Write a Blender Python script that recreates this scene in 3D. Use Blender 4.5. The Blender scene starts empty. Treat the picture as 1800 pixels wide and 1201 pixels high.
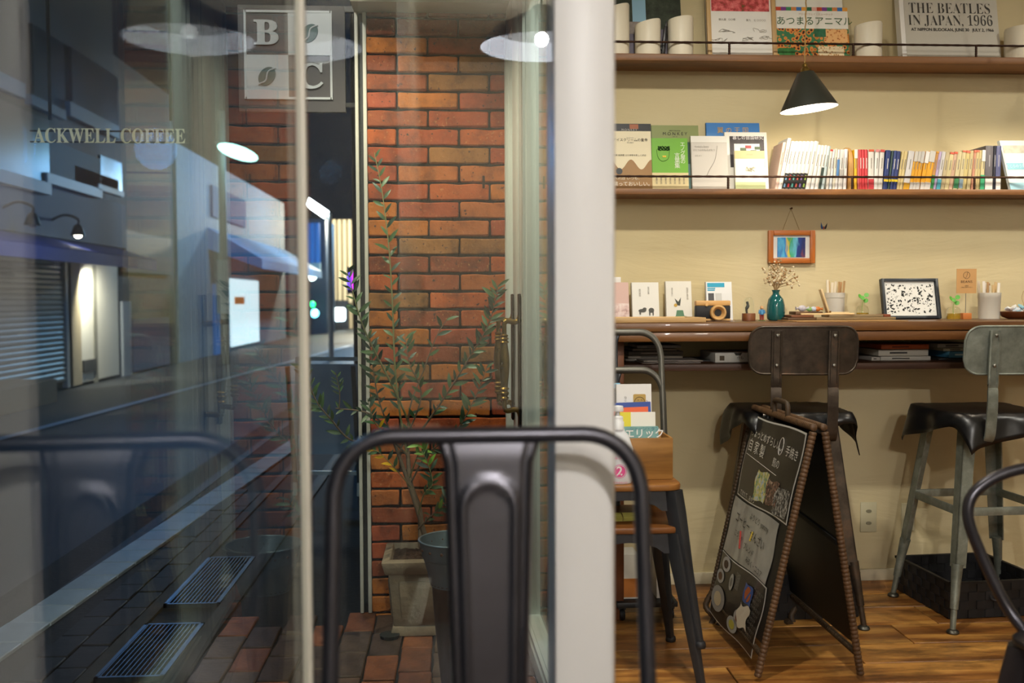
import bpy, bmesh, math, random
from mathutils import Vector, Matrix, Euler
random.seed(7)
PI = math.pi
R = math.radians
scene = bpy.context.scene
C = scene.collection

# ------------------------------------------------------------------ camera
FPX = 1750.0
CAM = Vector((0, 0, 1.05))
cam_d = bpy.data.cameras.new('camera')
cam = bpy.data.objects.new('camera', cam_d)
C.objects.link(cam)
cam.location = CAM
cam.rotation_euler = (R(90 - 2.45), R(0.24), R(-3.4))
cam_d.sensor_width = 36
cam_d.lens = 36 * FPX / 1800
cam_d.clip_start = 0.02
cam_d.clip_end = 300
cam_d.dof.use_dof = True
cam_d.dof.focus_distance = 3.25
cam_d.dof.aperture_fstop = 3.2
scene.camera = cam
CM = cam.rotation_euler.to_matrix()

def ray(px, py):
    return CM @ Vector(((px - 900) / FPX, (600.5 - py) / FPX, -1))
def onY(px, py, Y):
    d = ray(px, py); return CAM + d * ((Y - CAM.y) / d.y)
def onX(px, py, X):
    d = ray(px, py); return CAM + d * ((X - CAM.x) / d.x)
def onZ(px, py, Z=0.0):
    d = ray(px, py); return CAM + d * ((Z - CAM.z) / d.z)

# ------------------------------------------------------------------ world, exposure, big lights
world = bpy.data.worlds.new('night'); scene.world = world
world.use_nodes = True
wn = world.node_tree
bg = wn.nodes['Background']
bg.inputs[0].default_value = (0.020, 0.055, 0.13, 1)
bg.inputs[1].default_value = 0.14
vs = scene.view_settings
vs.view_transform = 'Standard'; vs.look = 'None'
vs.exposure = 0.0; vs.gamma = 1.0; vs.use_curve_mapping = False
try:
    scene.cycles.max_bounces = 8
    scene.cycles.transparent_max_bounces = 16
    scene.cycles.glossy_bounces = 5
    scene.cycles.use_denoising = True
    scene.cycles.sample_clamp_indirect = 6
except Exception:
    pass

def lamp(name, kind, loc, power, col, radius=0.04, rot=None, **kw):
    l = bpy.data.lights.new(name, kind)
    l.energy = power; l.color = col
    if kind in ('POINT', 'SPOT'): l.shadow_soft_size = radius
    if kind == 'SPOT':
        l.spot_size = kw.get('size', R(100)); l.spot_blend = kw.get('blend', 0.6)
    if kind == 'AREA':
        l.shape = 'RECTANGLE'; l.size = kw.get('sx', 1); l.size_y = kw.get('sy', 1)
    o = bpy.data.objects.new(name, l); C.objects.link(o)
    o.location = loc
    if rot: o.rotation_euler = rot
    if 'target' in kw:
        o.rotation_euler = (Vector(kw['target']) - Vector(loc)).to_track_quat('-Z', 'Y').to_euler()
    return o
WARM = (1.0, 0.95, 0.83)
WARM2 = (1.0, 0.95, 0.88)
COOL = (0.55, 0.78, 1.0)
# ceiling spots of the shop
lamp('ceiling_spot_light', 'SPOT', (0.52, 1.95, 2.46), 90, WARM, 0.035, target=(1.05, 3.5, 0.28), size=R(100), blend=1.0)
lamp('ceiling_spot_light', 'SPOT', (2.75, 1.95, 2.50), 60, WARM, 0.05, target=(2.2, 3.5, 0.40), size=R(100), blend=1.0)
lamp('room_light', 'POINT', (1.5, -0.2, 2.46), 18, WARM2, 0.08)
lamp('room_light', 'POINT', (0.6, -2.6, 2.40), 95, WARM2, 0.10)
# entrance spot, and a fill spot for the sign
lamp('entrance_spot_light', 'SPOT', (-0.50, 2.75, 2.40), 85, (1.0, 0.88, 0.66), 0.03, target=(-0.07, 3.58, 0.60), size=R(78), blend=0.75)
lamp('sign_fill_spot', 'SPOT', (-0.62, 2.75, 2.42), 20, (1.0, 0.93, 0.85), 0.03, target=(-0.55, 3.66, 1.90), size=R(46), blend=0.5)  # added to brighten the hanging sign, no lamp known here
# street lamps and added fill lights
lamp('street_and_fill_light', 'POINT', (-2.9, 1.6, 4.6), 100, (0.45, 0.74, 1.0), 0.2)  # added to brighten the kerb and the pavement sign
lamp('street_and_fill_light', 'POINT', (-3.6, 12.5, 2.9), 110, (0.16, 0.42, 1.0), 0.25)  # added blue fill for the shop fronts across the street
lamp('street_and_fill_light', 'POINT', (-3.0, 25.0, 4.2), 420, (0.20, 0.52, 1.0), 0.3)
lamp('street_and_fill_light', 'POINT', (-2.6, 33.0, 4.5), 1100, (0.55, 0.78, 1.0), 0.3)
lamp('street_and_fill_light', 'POINT', (-3.6, 41.5, 4.2), 2600, (1.0, 0.86, 0.66), 0.3)  # added to brighten the cream tower

# ------------------------------------------------------------------ materials
MATS = {}
def lin(c):
    if isinstance(c, str):
        c = c.lstrip('#')
        c = [int(c[i:i + 2], 16) / 255 for i in (0, 2, 4)]
        c = [x / 12.92 if x <= 0.04045 else ((x + 0.055) / 1.055) ** 2.4 for x in c]
    return tuple(c[:3])
def newmat(name):
    m = bpy.data.materials.new(name); m.use_nodes = True
    return m, m.node_tree.nodes, m.node_tree.links, m.node_tree.nodes['Principled BSDF']
def setin(node, names, v):
    for n in names:
        if n in node.inputs:
            node.inputs[n].default_value = v; return
def coords(n, l, scale=(1, 1, 1), rot=(0, 0, 0), loc=(0, 0, 0)):
    tc = n.new('ShaderNodeTexCoord'); mp = n.new('ShaderNodeMapping')
    l.new(tc.outputs['Object'], mp.inputs[0])
    mp.inputs['Scale'].default_value = scale
    mp.inputs['Rotation'].default_value = rot
    mp.inputs['Location'].default_value = loc
    return mp.outputs[0]
def noise(n, l, vec, scale=8, detail=4, rough=0.55, dist=0.0):
    t = n.new('ShaderNodeTexNoise')
    t.inputs['Scale'].default_value = scale; t.inputs['Detail'].default_value = detail
    t.inputs['Roughness'].default_value = rough; t.inputs['Distortion'].default_value = dist
    l.new(vec, t.inputs['Vector'])
    return t
def ramp(n, l, fac, stops, mode='LINEAR'):
    r = n.new('ShaderNodeValToRGB'); r.color_ramp.interpolation = mode
    e = r.color_ramp.elements
    while len(e) < len(stops): e.new(0.5)
    for i, (p, c) in enumerate(stops):
        e[i].position = p; e[i].color = (*lin(c), 1)
    l.new(fac, r.inputs[0])
    return r.outputs[0]
def bump(n, l, h, b, strength=0.3, dist=0.01):
    bp = n.new('ShaderNodeBump'); bp.inputs['Strength'].default_value = strength
    bp.inputs['Distance'].default_value = dist
    l.new(h, bp.inputs['Height']); l.new(bp.outputs[0], b.inputs['Normal'])
def flat(col, rough=0.55, metal=0.0, spec=0.5, emit=0.0, ecol=None, coat=0.0, var=0.0, vscale=6, bstr=0.0, bscale=40, name=None, rough_var=0.0):
    key = ('flat', str(col), rough, metal, spec, emit, str(ecol), coat, var, vscale, bstr, bscale, rough_var)
    if key in MATS: return MATS[key]
    m, n, l, b = newmat(name or 'paint')
    c = lin(col)
    b.inputs['Base Color'].default_value = (*c, 1)
    b.inputs['Roughness'].default_value = rough; b.inputs['Metallic'].default_value = metal
    setin(b, ['Specular IOR Level'], spec); setin(b, ['Coat Weight'], coat)
    if emit:
        setin(b, ['Emission Color'], (*(lin(ecol) if ecol else c), 1)); setin(b, ['Emission Strength'], emit)
    if var or bstr or rough_var:
        v = coords(n, l)
    if var:
        t = noise(n, l, v, vscale, 5)
        lo = tuple(max(0, x * (1 - var)) for x in c); hi = tuple(min(1, x * (1 + var)) for x in c)
        l.new(ramp(n, l, t.outputs[0], [(0.28, lo), (0.72, hi)]), b.inputs['Base Color'])
    if rough_var:
        t = noise(n, l, v, vscale * 1.7, 4)
        mr = n.new('ShaderNodeMapRange')
        mr.inputs['To Min'].default_value = max(0, rough - rough_var); mr.inputs['To Max'].default_value = min(1, rough + rough_var)
        l.new(t.outputs[0], mr.inputs[0]); l.new(mr.outputs[0], b.inputs['Roughness'])
    if bstr:
        t2 = noise(n, l, v, bscale, 5); bump(n, l, t2.outputs[0], b, bstr, 0.01)
    MATS[key] = m
    return m
def wood(c1, c2, c3=None, axis='X', scale=9, stretch=9, rough=0.5, bstr=0.12, coat=0.0, knots=False, seed=0.0, wear=None):
    key = ('wood', c1, c2, c3, axis, scale, stretch, rough, bstr, coat, knots, seed, wear)
    if key in MATS: return MATS[key]
    m, n, l, b = newmat('wood')
    s = {'X': (1 / stretch, 1, 1), 'Y': (1, 1 / stretch, 1), 'Z': (1, 1, 1 / stretch)}[axis]
    oi = n.new('ShaderNodeObjectInfo')
    v = coords(n, l, s, loc=(seed, seed * 0.7, seed * 1.3))
    add = n.new('ShaderNodeVectorMath'); add.operation = 'MULTIPLY_ADD'
    l.new(oi.outputs['Random'], add.inputs[0]); add.inputs[1].default_value = (7, 5, 9); l.new(v, add.inputs[2])
    v = add.outputs[0]
    t = noise(n, l, v, scale, 6, 0.6, 1.2)
    t2 = noise(n, l, v, scale * 5, 4, 0.6, 0.6)
    mx = n.new('ShaderNodeMath'); mx.operation = 'MULTIPLY_ADD'
    l.new(t2.outputs[0], mx.inputs[0]); mx.inputs[1].default_value = 0.35; l.new(t.outputs[0], mx.inputs[2])
    stops = [(0.42, c1), (0.72, c2)] if c3 is None else [(0.40, c1), (0.62, c2), (0.80, c3)]
    colr = ramp(n, l, mx.outputs[0], stops)
    hv = n.new('ShaderNodeHueSaturation')
    mr = n.new('ShaderNodeMapRange'); mr.inputs['To Min'].default_value = 0.82; mr.inputs['To Max'].default_value = 1.18
    l.new(oi.outputs['Random'], mr.inputs[0]); l.new(mr.outputs[0], hv.inputs['Value'])
    l.new(colr, hv.inputs['Color'])
    out = hv.outputs[0]
    if wear:
        v3 = coords(n, l, {'X': (0.35, 1, 1), 'Y': (1, 0.35, 1), 'Z': (1, 1, 0.35)}[axis], loc=(3, 1, 2))
        add3 = n.new('ShaderNodeVectorMath'); add3.operation = 'MULTIPLY_ADD'
        l.new(oi.outputs['Random'], add3.inputs[0]); add3.inputs[1].default_value = (3, 8, 2); l.new(v3, add3.inputs[2])
        t3 = noise(n, l, add3.outputs[0], 7, 6, 0.7)
        rr = ramp(n, l, t3.outputs[0], [(0.47, '#000000'), (0.66, '#ffffff')])
        mix = n.new('ShaderNodeMixRGB'); mix.inputs[2].default_value = (*lin(wear), 1)
        l.new(rr, mix.inputs[0]); l.new(out, mix.inputs[1]); out = mix.outputs[0]
    l.new(out, b.inputs['Base Color'])
    b.inputs['Roughness'].default_value = rough; setin(b, ['Coat Weight'], coat)
    bump(n, l, mx.outputs[0], b, bstr, 0.006)
    MATS[key] = m
    return m
def metal(col, rough=0.35, mtl=0.9, var=0.15, vscale=9, bstr=0.03, patch=None):
    key = ('metal', col, rough, mtl, var, vscale, bstr, patch)
    if key in MATS: return MATS[key]
    m, n, l, b = newmat('metal')
    v = coords(n, l); c = lin(col)
    t = noise(n, l, v, vscale, 6, 0.65)
    lo = tuple(x * (1 - var) for x in c); hi = tuple(min(1, x * (1 + var)) for x in c)
    stops = [(0.3, lo), (0.7, hi)]
    if patch: stops = [(0.3, lo), (0.55, hi), (0.70, patch)]
    l.new(ramp(n, l, t.outputs[0], stops), b.inputs['Base Color'])
    b.inputs['Metallic'].default_value = mtl
    mr = n.new('ShaderNodeMapRange'); mr.inputs['To Min'].default_value = max(0.05, rough - 0.1); mr.inputs['To Max'].default_value = rough + 0.15
    l.new(t.outputs[0], mr.inputs[0]); l.new(mr.outputs[0], b.inputs['Roughness'])
    if bstr: bump(n, l, t.outputs[0], b, bstr, 0.01)
    MATS[key] = m
    return m
def glass_mat(tint=(0.93, 0.97, 0.96), f0=0.045, name='glass_pane', gain=1.0):
    key = ('glass', tint, f0, gain)
    if key in MATS: return MATS[key]
    m, n, l, b = newmat(name)
    n.remove(b)
    out = n['Material Output']
    tr = n.new('ShaderNodeBsdfTransparent'); tr.inputs[0].default_value = (*tint, 1)
    gl = n.new('ShaderNodeBsdfGlossy'); gl.inputs['Roughness'].default_value = 0.0
    gl.inputs['Color'].default_value = (1, 1, 1, 1)
    lw = n.new('ShaderNodeLayerWeight'); lw.inputs['Blend'].default_value = 0.5
    p = n.new('ShaderNodeMath'); p.operation = 'POWER'; p.inputs[1].default_value = 5
    l.new(lw.outputs['Facing'], p.inputs[0])
    k = n.new('ShaderNodeMath'); k.operation = 'MULTIPLY_ADD'; k.inputs[1].default_value = (1 - f0) * gain; k.inputs[2].default_value = f0
    l.new(p.outputs[0], k.inputs[0])
    mx = n.new('ShaderNodeMixShader')
    l.new(k.outputs[0], mx.inputs[0]); l.new(tr.outputs[0], mx.inputs[1]); l.new(gl.outputs[0], mx.inputs[2])
    l.new(mx.outputs[0], out.inputs['Surface'])
    MATS[key] = m
    return m

# ------------------------------------------------------------------ mesh builder
class MB:
    def __init__(s): s.v = []; s.f = []
    def add(s, vs, fs, M=None):
        o = len(s.v)
        s.v += [(M @ Vector(p)) if M is not None else Vector(p) for p in vs]
        s.f += [tuple(i + o for i in f) for f in fs]
        return s
    def box(s, c, d, M=None):
        x, y, z = c; a, b, e = d[0] / 2, d[1] / 2, d[2] / 2
        vs = [(x - a, y - b, z - e), (x + a, y - b, z - e), (x + a, y + b, z - e), (x - a, y + b, z - e),
              (x - a, y - b, z + e), (x + a, y - b, z + e), (x + a, y + b, z + e), (x - a, y + b, z + e)]
        return s.add(vs, [(0, 3, 2, 1), (4, 5, 6, 7), (0, 1, 5, 4), (1, 2, 6, 5), (2, 3, 7, 6), (3, 0, 4, 7)], M)
    def span(s, a, b, M=None):
        return s.box(tuple((a[i] + b[i]) / 2 for i in range(3)), tuple(abs(b[i] - a[i]) for i in range(3)), M)
    def hexa(s, bot, top, M=None):
        return s.add(list(bot) + list(top), [(0, 3, 2, 1), (4, 5, 6, 7), (0, 1, 5, 4), (1, 2, 6, 5), (2, 3, 7, 6), (3, 0, 4, 7)], M)
    def prism(s, poly, z0, z1, M=None):
        n = len(poly)
        vs = [(x, y, z0) for x, y in poly] + [(x, y, z1) for x, y in poly]
        fs = [tuple(range(n - 1, -1, -1)), tuple(range(n, 2 * n))] + [(i, (i + 1) % n, n + (i + 1) % n, n + i) for i in range(n)]
        return s.add(vs, fs, M)
    def lathe(s, prof, n=24, M=None, cap=True):
        vs = []; fs = []
        for r, z in prof:
            for k in range(n):
                a = 2 * PI * k / n; vs.append((r * math.cos(a), r * math.sin(a), z))
        for i in range(len(prof) - 1):
            for k in range(n):
                fs.append((i * n + k, i * n + (k + 1) % n, (i + 1) * n + (k + 1) % n, (i + 1) * n + k))
        if cap:
            fs.append(tuple(range(n - 1, -1, -1))); j = (len(prof) - 1) * n
            fs.append(tuple(range(j, j + n)))
        return s.add(vs, fs, M)
    def tube(s, pts, r, n=10, closed=False, M=None, flatten=None):
        pts = [Vector(p) for p in pts]; N = len(pts)
        rs = r if isinstance(r, (list, tuple)) else [r] * N
        tang = []
        for i in range(N):
            a = pts[(i - 1) % N] if (closed or i > 0) else pts[0]
            b = pts[(i + 1) % N] if (closed or i < N - 1) else pts[-1]
            t = (b - a); tang.append(t.normalized() if t.length > 1e-9 else Vector((0, 0, 1)))
        up = Vector((0, 0, 1)) if abs(tang[0].z) < 0.9 else Vector((0, 1, 0))
        u = (up - tang[0] * up.dot(tang[0])).normalized()
        vs = []
        for i in range(N):
            u = (u - tang[i] * u.dot(tang[i]))
            u = u.normalized() if u.length > 1e-6 else tang[i].orthogonal().normalized()
            w = tang[i].cross(u)
            for k in range(n):
                a = 2 * PI * k / n; vs.append(pts[i] + (u * math.cos(a) + w * math.sin(a)) * rs[i])
        fs = []
        for i in range(N if closed else N - 1):
            j = (i + 1) % N
            for k in range(n):
                fs.append((i * n + k, i * n + (k + 1) % n, j * n + (k + 1) % n, j * n + k))
        if not closed:
            fs.append(tuple(range(n - 1, -1, -1))); fs.append(tuple(range((N - 1) * n, N * n)))
        return s.add(vs, fs, M)
    def cyl(s, a, b, r0, r1=None, n=14, M=None):
        return s.tube([a, b], [r0, r0 if r1 is None else r1], n, M=M)
    def ball(s, c, r, n=12, sc=(1, 1, 1), M=None):
        prof = [(max(1e-4, r * math.sin(PI * i / (n // 2))), -r * math.cos(PI * i / (n // 2))) for i in range(n // 2 + 1)]
        T = Matrix.Translation(c) @ Matrix.Diagonal((*sc, 1))
        return s.lathe(prof, n, (M @ T) if M is not None else T)
    def mesh(s, name, bevel=0.0, seg=2, smooth=None):
        me = bpy.data.meshes.new(name)
        me.from_pydata([tuple(p) for p in s.v], [], s.f)
        bm = bmesh.new(); bm.from_mesh(me)
        bmesh.ops.recalc_face_normals(bm, faces=bm.faces)
        if bevel:
            es = [e for e in bm.edges if len(e.link_faces) == 2 and e.calc_face_angle(0) > 0.6]
            bmesh.ops.bevel(bm, geom=es, offset=bevel, segments=seg, affect='EDGES', profile=0.5)
        bm.to_mesh(me); bm.free()
        if smooth is not None or bevel:
            me.shade_smooth()
            me.set_sharp_from_angle(angle=R(smooth if smooth else 40))
        return me

def obj(name, mb, mat, parent=None, bevel=0.0, seg=2, smooth=None, M=None, kind=None, label=None):
    me = mb if isinstance(mb, bpy.types.Mesh) else mb.mesh(name, bevel, seg, smooth)
    if mat is not None:
        me.materials.clear(); me.materials.append(mat)
    o = bpy.data.objects.new(name, me); C.objects.link(o)
    if parent is not None: o.parent = parent
    if M is not None: o.matrix_local = M
    if kind: o['kind'] = kind
    if label: o['label'] = label
    return o
def tag(o, label, cat, group=None):
    o['label'] = label; o['category'] = cat
    if group: o['group'] = group
    return o
def thing(name, label, cat, loc=(0, 0, 0), rotz=0.0, group=None):
    o = bpy.data.objects.new(name, None); C.objects.link(o)
    o.empty_display_size = 0.05
    o.location = loc; o.rotation_euler = (0, 0, rotz)
    return tag(o, label, cat, group)
def struct(name, mb, mat, parent=None, **k):
    o = obj(name, mb, mat, parent, **k)
    if parent is None: o['kind'] = 'structure'
    return o
def copytree(o, parent=None):
    c = o.copy(); C.objects.link(c)
    c.parent = parent
    if parent is not None: c.matrix_local = o.matrix_local.copy()
    for ch in list(o.children): copytree(ch, c)
    return c
def T(x=0, y=0, z=0): return Matrix.Translation((x, y, z))
def RX(a): return Matrix.Rotation(R(a), 4, 'X')
def RY(a): return Matrix.Rotation(R(a), 4, 'Y')
def RZ(a): return Matrix.Rotation(R(a), 4, 'Z')
_tc = {}
def textmesh(s, size=1.0, align='CENTER', offset=0.0, ext=0.0, xs=1.0, spacing=1.0, line=1.0):
    key = (s, round(size, 5), align, offset, ext, xs, spacing, line)
    if key in _tc: return _tc[key].copy()
    cu = bpy.data.curves.new('lettering', 'FONT')
    cu.body = s; cu.size = size; cu.align_x = align; cu.align_y = 'CENTER'
    cu.offset = offset; cu.extrude = ext; cu.space_character = spacing; cu.space_line = line
    cu.resolution_u = 3
    o = bpy.data.objects.new('lettering', cu); C.objects.link(o)
    dg = bpy.context.evaluated_depsgraph_get(); dg.update()
    me = bpy.data.meshes.new_from_object(o.evaluated_get(dg))
    bpy.data.objects.remove(o); bpy.data.curves.remove(cu)
    if xs != 1.0: me.transform(Matrix.Diagonal((xs, 1, 1, 1)))
    me.name = 'lettering'
    _tc[key] = me
    return me.copy()
FACE = RX(90)   # lettering drawn in XY turned to face -Y
def letter(s, mat, parent, x, y, z, size, align='CENTER', M=None, **k):
    """flat lettering that faces local -Y at (x, y, z)"""
    me = textmesh(s, size, align, **k)
    return obj('lettering', me, mat, parent, M=(M if M is not None else T(x, y, z) @ FACE))
def serif(s):
    out = ''
    for ch in s:
        if 'A' <= ch <= 'Z': out += chr(0x1D400 + ord(ch) - 65)
        elif '0' <= ch <= '9': out += chr(0x1D7CE + ord(ch) - 48)
        else: out += ch
    return out
def rrect(w, h, r, n=5):
    pts = []
    for cx, cy, a0 in ((w / 2 - r, h / 2 - r, 0), (-w / 2 + r, h / 2 - r, 90), (-w / 2 + r, -h / 2 + r, 180), (w / 2 - r, -h / 2 + r, 270)):
        for i in range(n + 1):
            a = R(a0 + 90 * i / n); pts.append((cx + r * math.cos(a), cy + r * math.sin(a)))
    return pts
def bez(pts, n=8):
    """Catmull-Rom through pts"""
    P = [Vector(p) for p in pts]; out = []
    for i in range(len(P) - 1):
        p0 = P[i - 1] if i else P[0] * 2 - P[1]
        p1, p2 = P[i], P[i + 1]
        p3 = P[i + 2] if i + 2 < len(P) else P[-1] * 2 - P[-2]
        for k in range(n):
            t = k / n
            out.append(0.5 * ((2 * p1) + (p2 - p0) * t + (2 * p0 - 5 * p1 + 4 * p2 - p3) * t * t + (3 * p1 - p0 - 3 * p2 + p3) * t ** 3))
    out.append(P[-1]); return out
ORD = ['zeroth', 'first', 'second', 'third', 'fourth', 'fifth', 'sixth', 'seventh', 'eighth', 'ninth', 'tenth', 'eleventh', 'twelfth', 'thirteenth',
       'fourteenth', 'fifteenth', 'sixteenth', 'seventeenth', 'eighteenth', 'nineteenth', 'twentieth']
ORD += ['twenty-' + w for w in ORD[1:10]] + ['thirtieth'] + ['thirty-' + w for w in ORD[1:10]] + ['fortieth']
# ================================================================== ROOM SHELL
W = 3.58                      # face of the counter wall and of the brick pier
OUT = -0.08                   # pavement level
CREAM = flat('#e4dccb', 0.5, var=0.03, vscale=3)
def plaster():
    m, n, l, b = newmat('plaster')
    v = coords(n, l, (1, 1, 1))
    t = noise(n, l, v, 1.6, 3, 0.5, 0.4)
    c1 = ramp(n, l, t.outputs[0], [(0.3, '#cfbe92'), (0.7, '#d8caa2')])
    vo = n.new('ShaderNodeTexVoronoi'); vo.inputs['Scale'].default_value = 3.1; vo.inputs['Randomness'].default_value = 1.0
    l.new(v, vo.inputs['Vector'])
    k = ramp(n, l, vo.outputs['Distance'], [(0.022, '#ffffff'), (0.05, '#000000')])
    mk = n.new('ShaderNodeMath'); mk.operation = 'MULTIPLY'; mk.inputs[1].default_value = 0.22; l.new(k, mk.inputs[0])
    mx = n.new('ShaderNodeMixRGB'); l.new(mk.outputs[0], mx.inputs[0]); l.new(c1, mx.inputs[1]); mx.inputs[2].default_value = (*lin('#a88c58'), 1)
    l.new(mx.outputs[0], b.inputs['Base Color']); b.inputs['Roughness'].default_value = 0.75
    v2 = coords(n, l, (0.5, 1, 1.6)); t2 = noise(n, l, v2, 4.2, 5, 0.55, 1.6)
    bump(n, l, t2.outputs[0], b, 0.22, 0.02)
    return m
PLASTER = plaster()
FLOORW = wood('#4c2a14', '#945e28', '#c69048', axis='X', scale=7, stretch=7, rough=0.42, bstr=0.22, wear='#472a10')
FLOORBASE = wood('#1a0d06', '#3a2010', axis='X', scale=7, stretch=7, rough=0.6)

YP = 1.36
pL = onY(975, 600, YP).x; pR = onY(1078, 600, YP).x
# floor slab plus planks in view
fl = struct('floor', MB().span((-0.24, -4.5, -0.2), (4.7, 1.44, -0.003)).span((pR + 0.03, 1.44, -0.2), (4.7, W, -0.014)), FLOORBASE)
random.seed(11)
y = W - 0.004; row = 0
while y > 1.5:
    wdt = random.choice((0.150, 0.168, 0.176)); x = 0.24 - random.uniform(0, 0.2); first = True
    while x < 4.6:
        ln = random.uniform(0.7, 1.9)
        x2 = min(4.68, x + ln)
        xa = max(x, 0.25)
        if x2 - xa > 0.05:
            me = MB().box((0, 0, 0), (x2 - xa - 0.004, wdt - 0.005, 0.014)).mesh('plank', 0.002, 1)
            obj('plank', me, FLOORW, fl, M=T((xa + x2) / 2, y - wdt / 2, -0.0075 + random.uniform(-0.001, 0.0005)))
        x = x2
    y -= wdt; row += 1
wb = struct('wall_back', MB().span((0.20, W, 0), (4.8, W + 0.12, 2.75)), PLASTER)
struct('wall_right', MB().span((4.7, -4.6, 0), (4.8, W, 2.75)), CREAM)
struct('wall_rear', MB().span((-0.3, -4.7, 0), (4.8, -4.5, 2.75)), CREAM)
struct('wall_left', MB().span((-0.34, -4.5, -0.2), (-0.2, -1.0, 2.75)), CREAM)
struct('ceiling', MB().span((-0.3, -4.6, 2.75), (4.8, 1.5, 2.85)).span((0.17, 1.5, 2.75), (4.8, W + 0.1, 2.85)), flat('#cfc6b4', 0.7))
struct('baseboard_back', MB().span((0.26, W - 0.014, 0.0), (4.7, W, 0.042)), flat('#cfc3a4', 0.55, var=0.15, vscale=9), bevel=0.002)
# wall stub (the cream post between glass and counter)
POST = flat('#f0ede8', 0.38, var=0.02, vscale=2)
struct('wall_facade', MB().prism([(pL, YP), (pR, YP), (pR + 0.004, YP + .01), (pR + 0.05, 2.14), (onY(968, 600, 2.14).x, 2.14), (onY(962, 600, 1.60).x, 1.60)], -0.1, 2.75), POST, bevel=0.003)
# ---- glass bay
kx = onY(530, 600, 1.0).x
cy_ = (-0.2 + 0.0496) / (kx + 0.04); cx_ = kx * cy_
GL = glass_mat()
def slab(p, q, z0, z1, th):
    p = Vector((*p, 0)); q = Vector((*q, 0)); d = (q - p).normalized(); nn = Vector((-d.y, d.x, 0)) * th / 2
    return MB().hexa([p - nn + Vector((0, 0, z0)), q - nn + Vector((0, 0, z0)), q + nn + Vector((0, 0, z0)), p + nn + Vector((0, 0, z0))],
                     [p - nn + Vector((0, 0, z1)), q - nn + Vector((0, 0, z1)), q + nn + Vector((0, 0, z1)), p + nn + Vector((0, 0, z1))])
y0_ = -1.0; x0_ = -0.2 - 0.04 * (y0_ - 1.24)
struct('window_1', slab((x0_, y0_), (cx_, cy_), 0.0, 2.45, 0.006), glass_mat(gain=0.42))
struct('window_2', slab((cx_ + 0.012, cy_ + 0.003), (pL - 0.002, cy_ + 0.003), 0.0, 2.45, 0.006), GL)
struct('trim_1', MB().box((cx_ + 0.003, cy_ + 0.004, 1.2), (0.013, 0.014, 2.5)), flat('#ddd5c2', 0.4), bevel=0.002)
struct('trim_2', slab((x0_, y0_), (cx_, cy_), -0.1, 0.0, 0.05), CREAM)
struct('trim_3', slab((cx_, cy_), (pL, cy_), -0.1, 0.0, 0.05), CREAM)
struct('wall_header', slab((x0_, y0_), (cx_, cy_), 2.45, 2.8, 0.08), CREAM)
struct('trim_4', slab((cx_, cy_), (pL, cy_), 2.45, 2.8, 0.08), CREAM)

# ---- glazed double door along the facade (seen from its street side)
DOORP = flat('#d6dad2', 0.36, var=0.03, vscale=4)
BRASS = metal('#6d5730', 0.34, 0.85, var=0.3, vscale=30)
DARKBR = metal('#2c221a', 0.45, 0.7, var=0.3, vscale=20)
BRASS2 = metal('#8c7038', 0.28, 0.9, var=0.25, vscale=30)
d0 = onZ(925, 1105, 0.0); d1 = Vector((d0.x + .020, 2.58, 0))
ddir = Vector((d1.x - d0.x, d1.y - d0.y, 0)).normalized()      # towards the camera
def door_leaf(name, p, length, stile_far, stile_near, zt=2.06):
    """leaf runs from p (far end) along ddir; local x along the leaf, local -y = street side"""
    ang = math.atan2(ddir.y, ddir.x)
    root = bpy.data.objects.new(name, None); C.objects.link(root)
    root.location = (p.x, p.y, 0); root.rotation_euler = (0, 0, ang); root['kind'] = 'structure'
    th = 0.036
    def bar(nm, a, b):
        o = obj(nm, MB().span(a, b), DOORP, root, bevel=0.003)
        return o
    for nm, xa, xb in (('stile', 0, stile_far), ('stile', length - stile_near, length)):
        bar(nm, (xa, -th / 2, 0.0), (xb, th / 2, zt))
    for z0, z1 in ((0.0, 0.11), (zt - 0.11, zt)):
        bar('rail', (stile_far, -th / 2, z0), (length - stile_near, th / 2, z1))
    # raised beads on both faces
    bm_ = MB()
    for sy in (-1, 1):
        yb = sy * (th / 2 + 0.004)
        for xa, xb in ((stile_far - 0.022, stile_far - 0.004), (stile_far - 0.048, stile_far - 0.036)):
            bm_.span((xa, yb - 0.005, 0.10), (xb, yb + 0.005, zt - 0.1))
        bm_.span((stile_far - 0.02, yb - 0.005, 0.092), (length - stile_near, yb + 0.005, 0.106))
        bm_.span((stile_far - 0.02, yb - 0.005, 0.062), (length - stile_near, yb + 0.005, 0.074))
    obj('glazing_bead', bm_, DOORP, root)
    obj('pane', MB().span((stile_far, -0.003, 0.11), (length - stile_near, 0.003, zt - 0.11)), GL, root)
    return root
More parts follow.
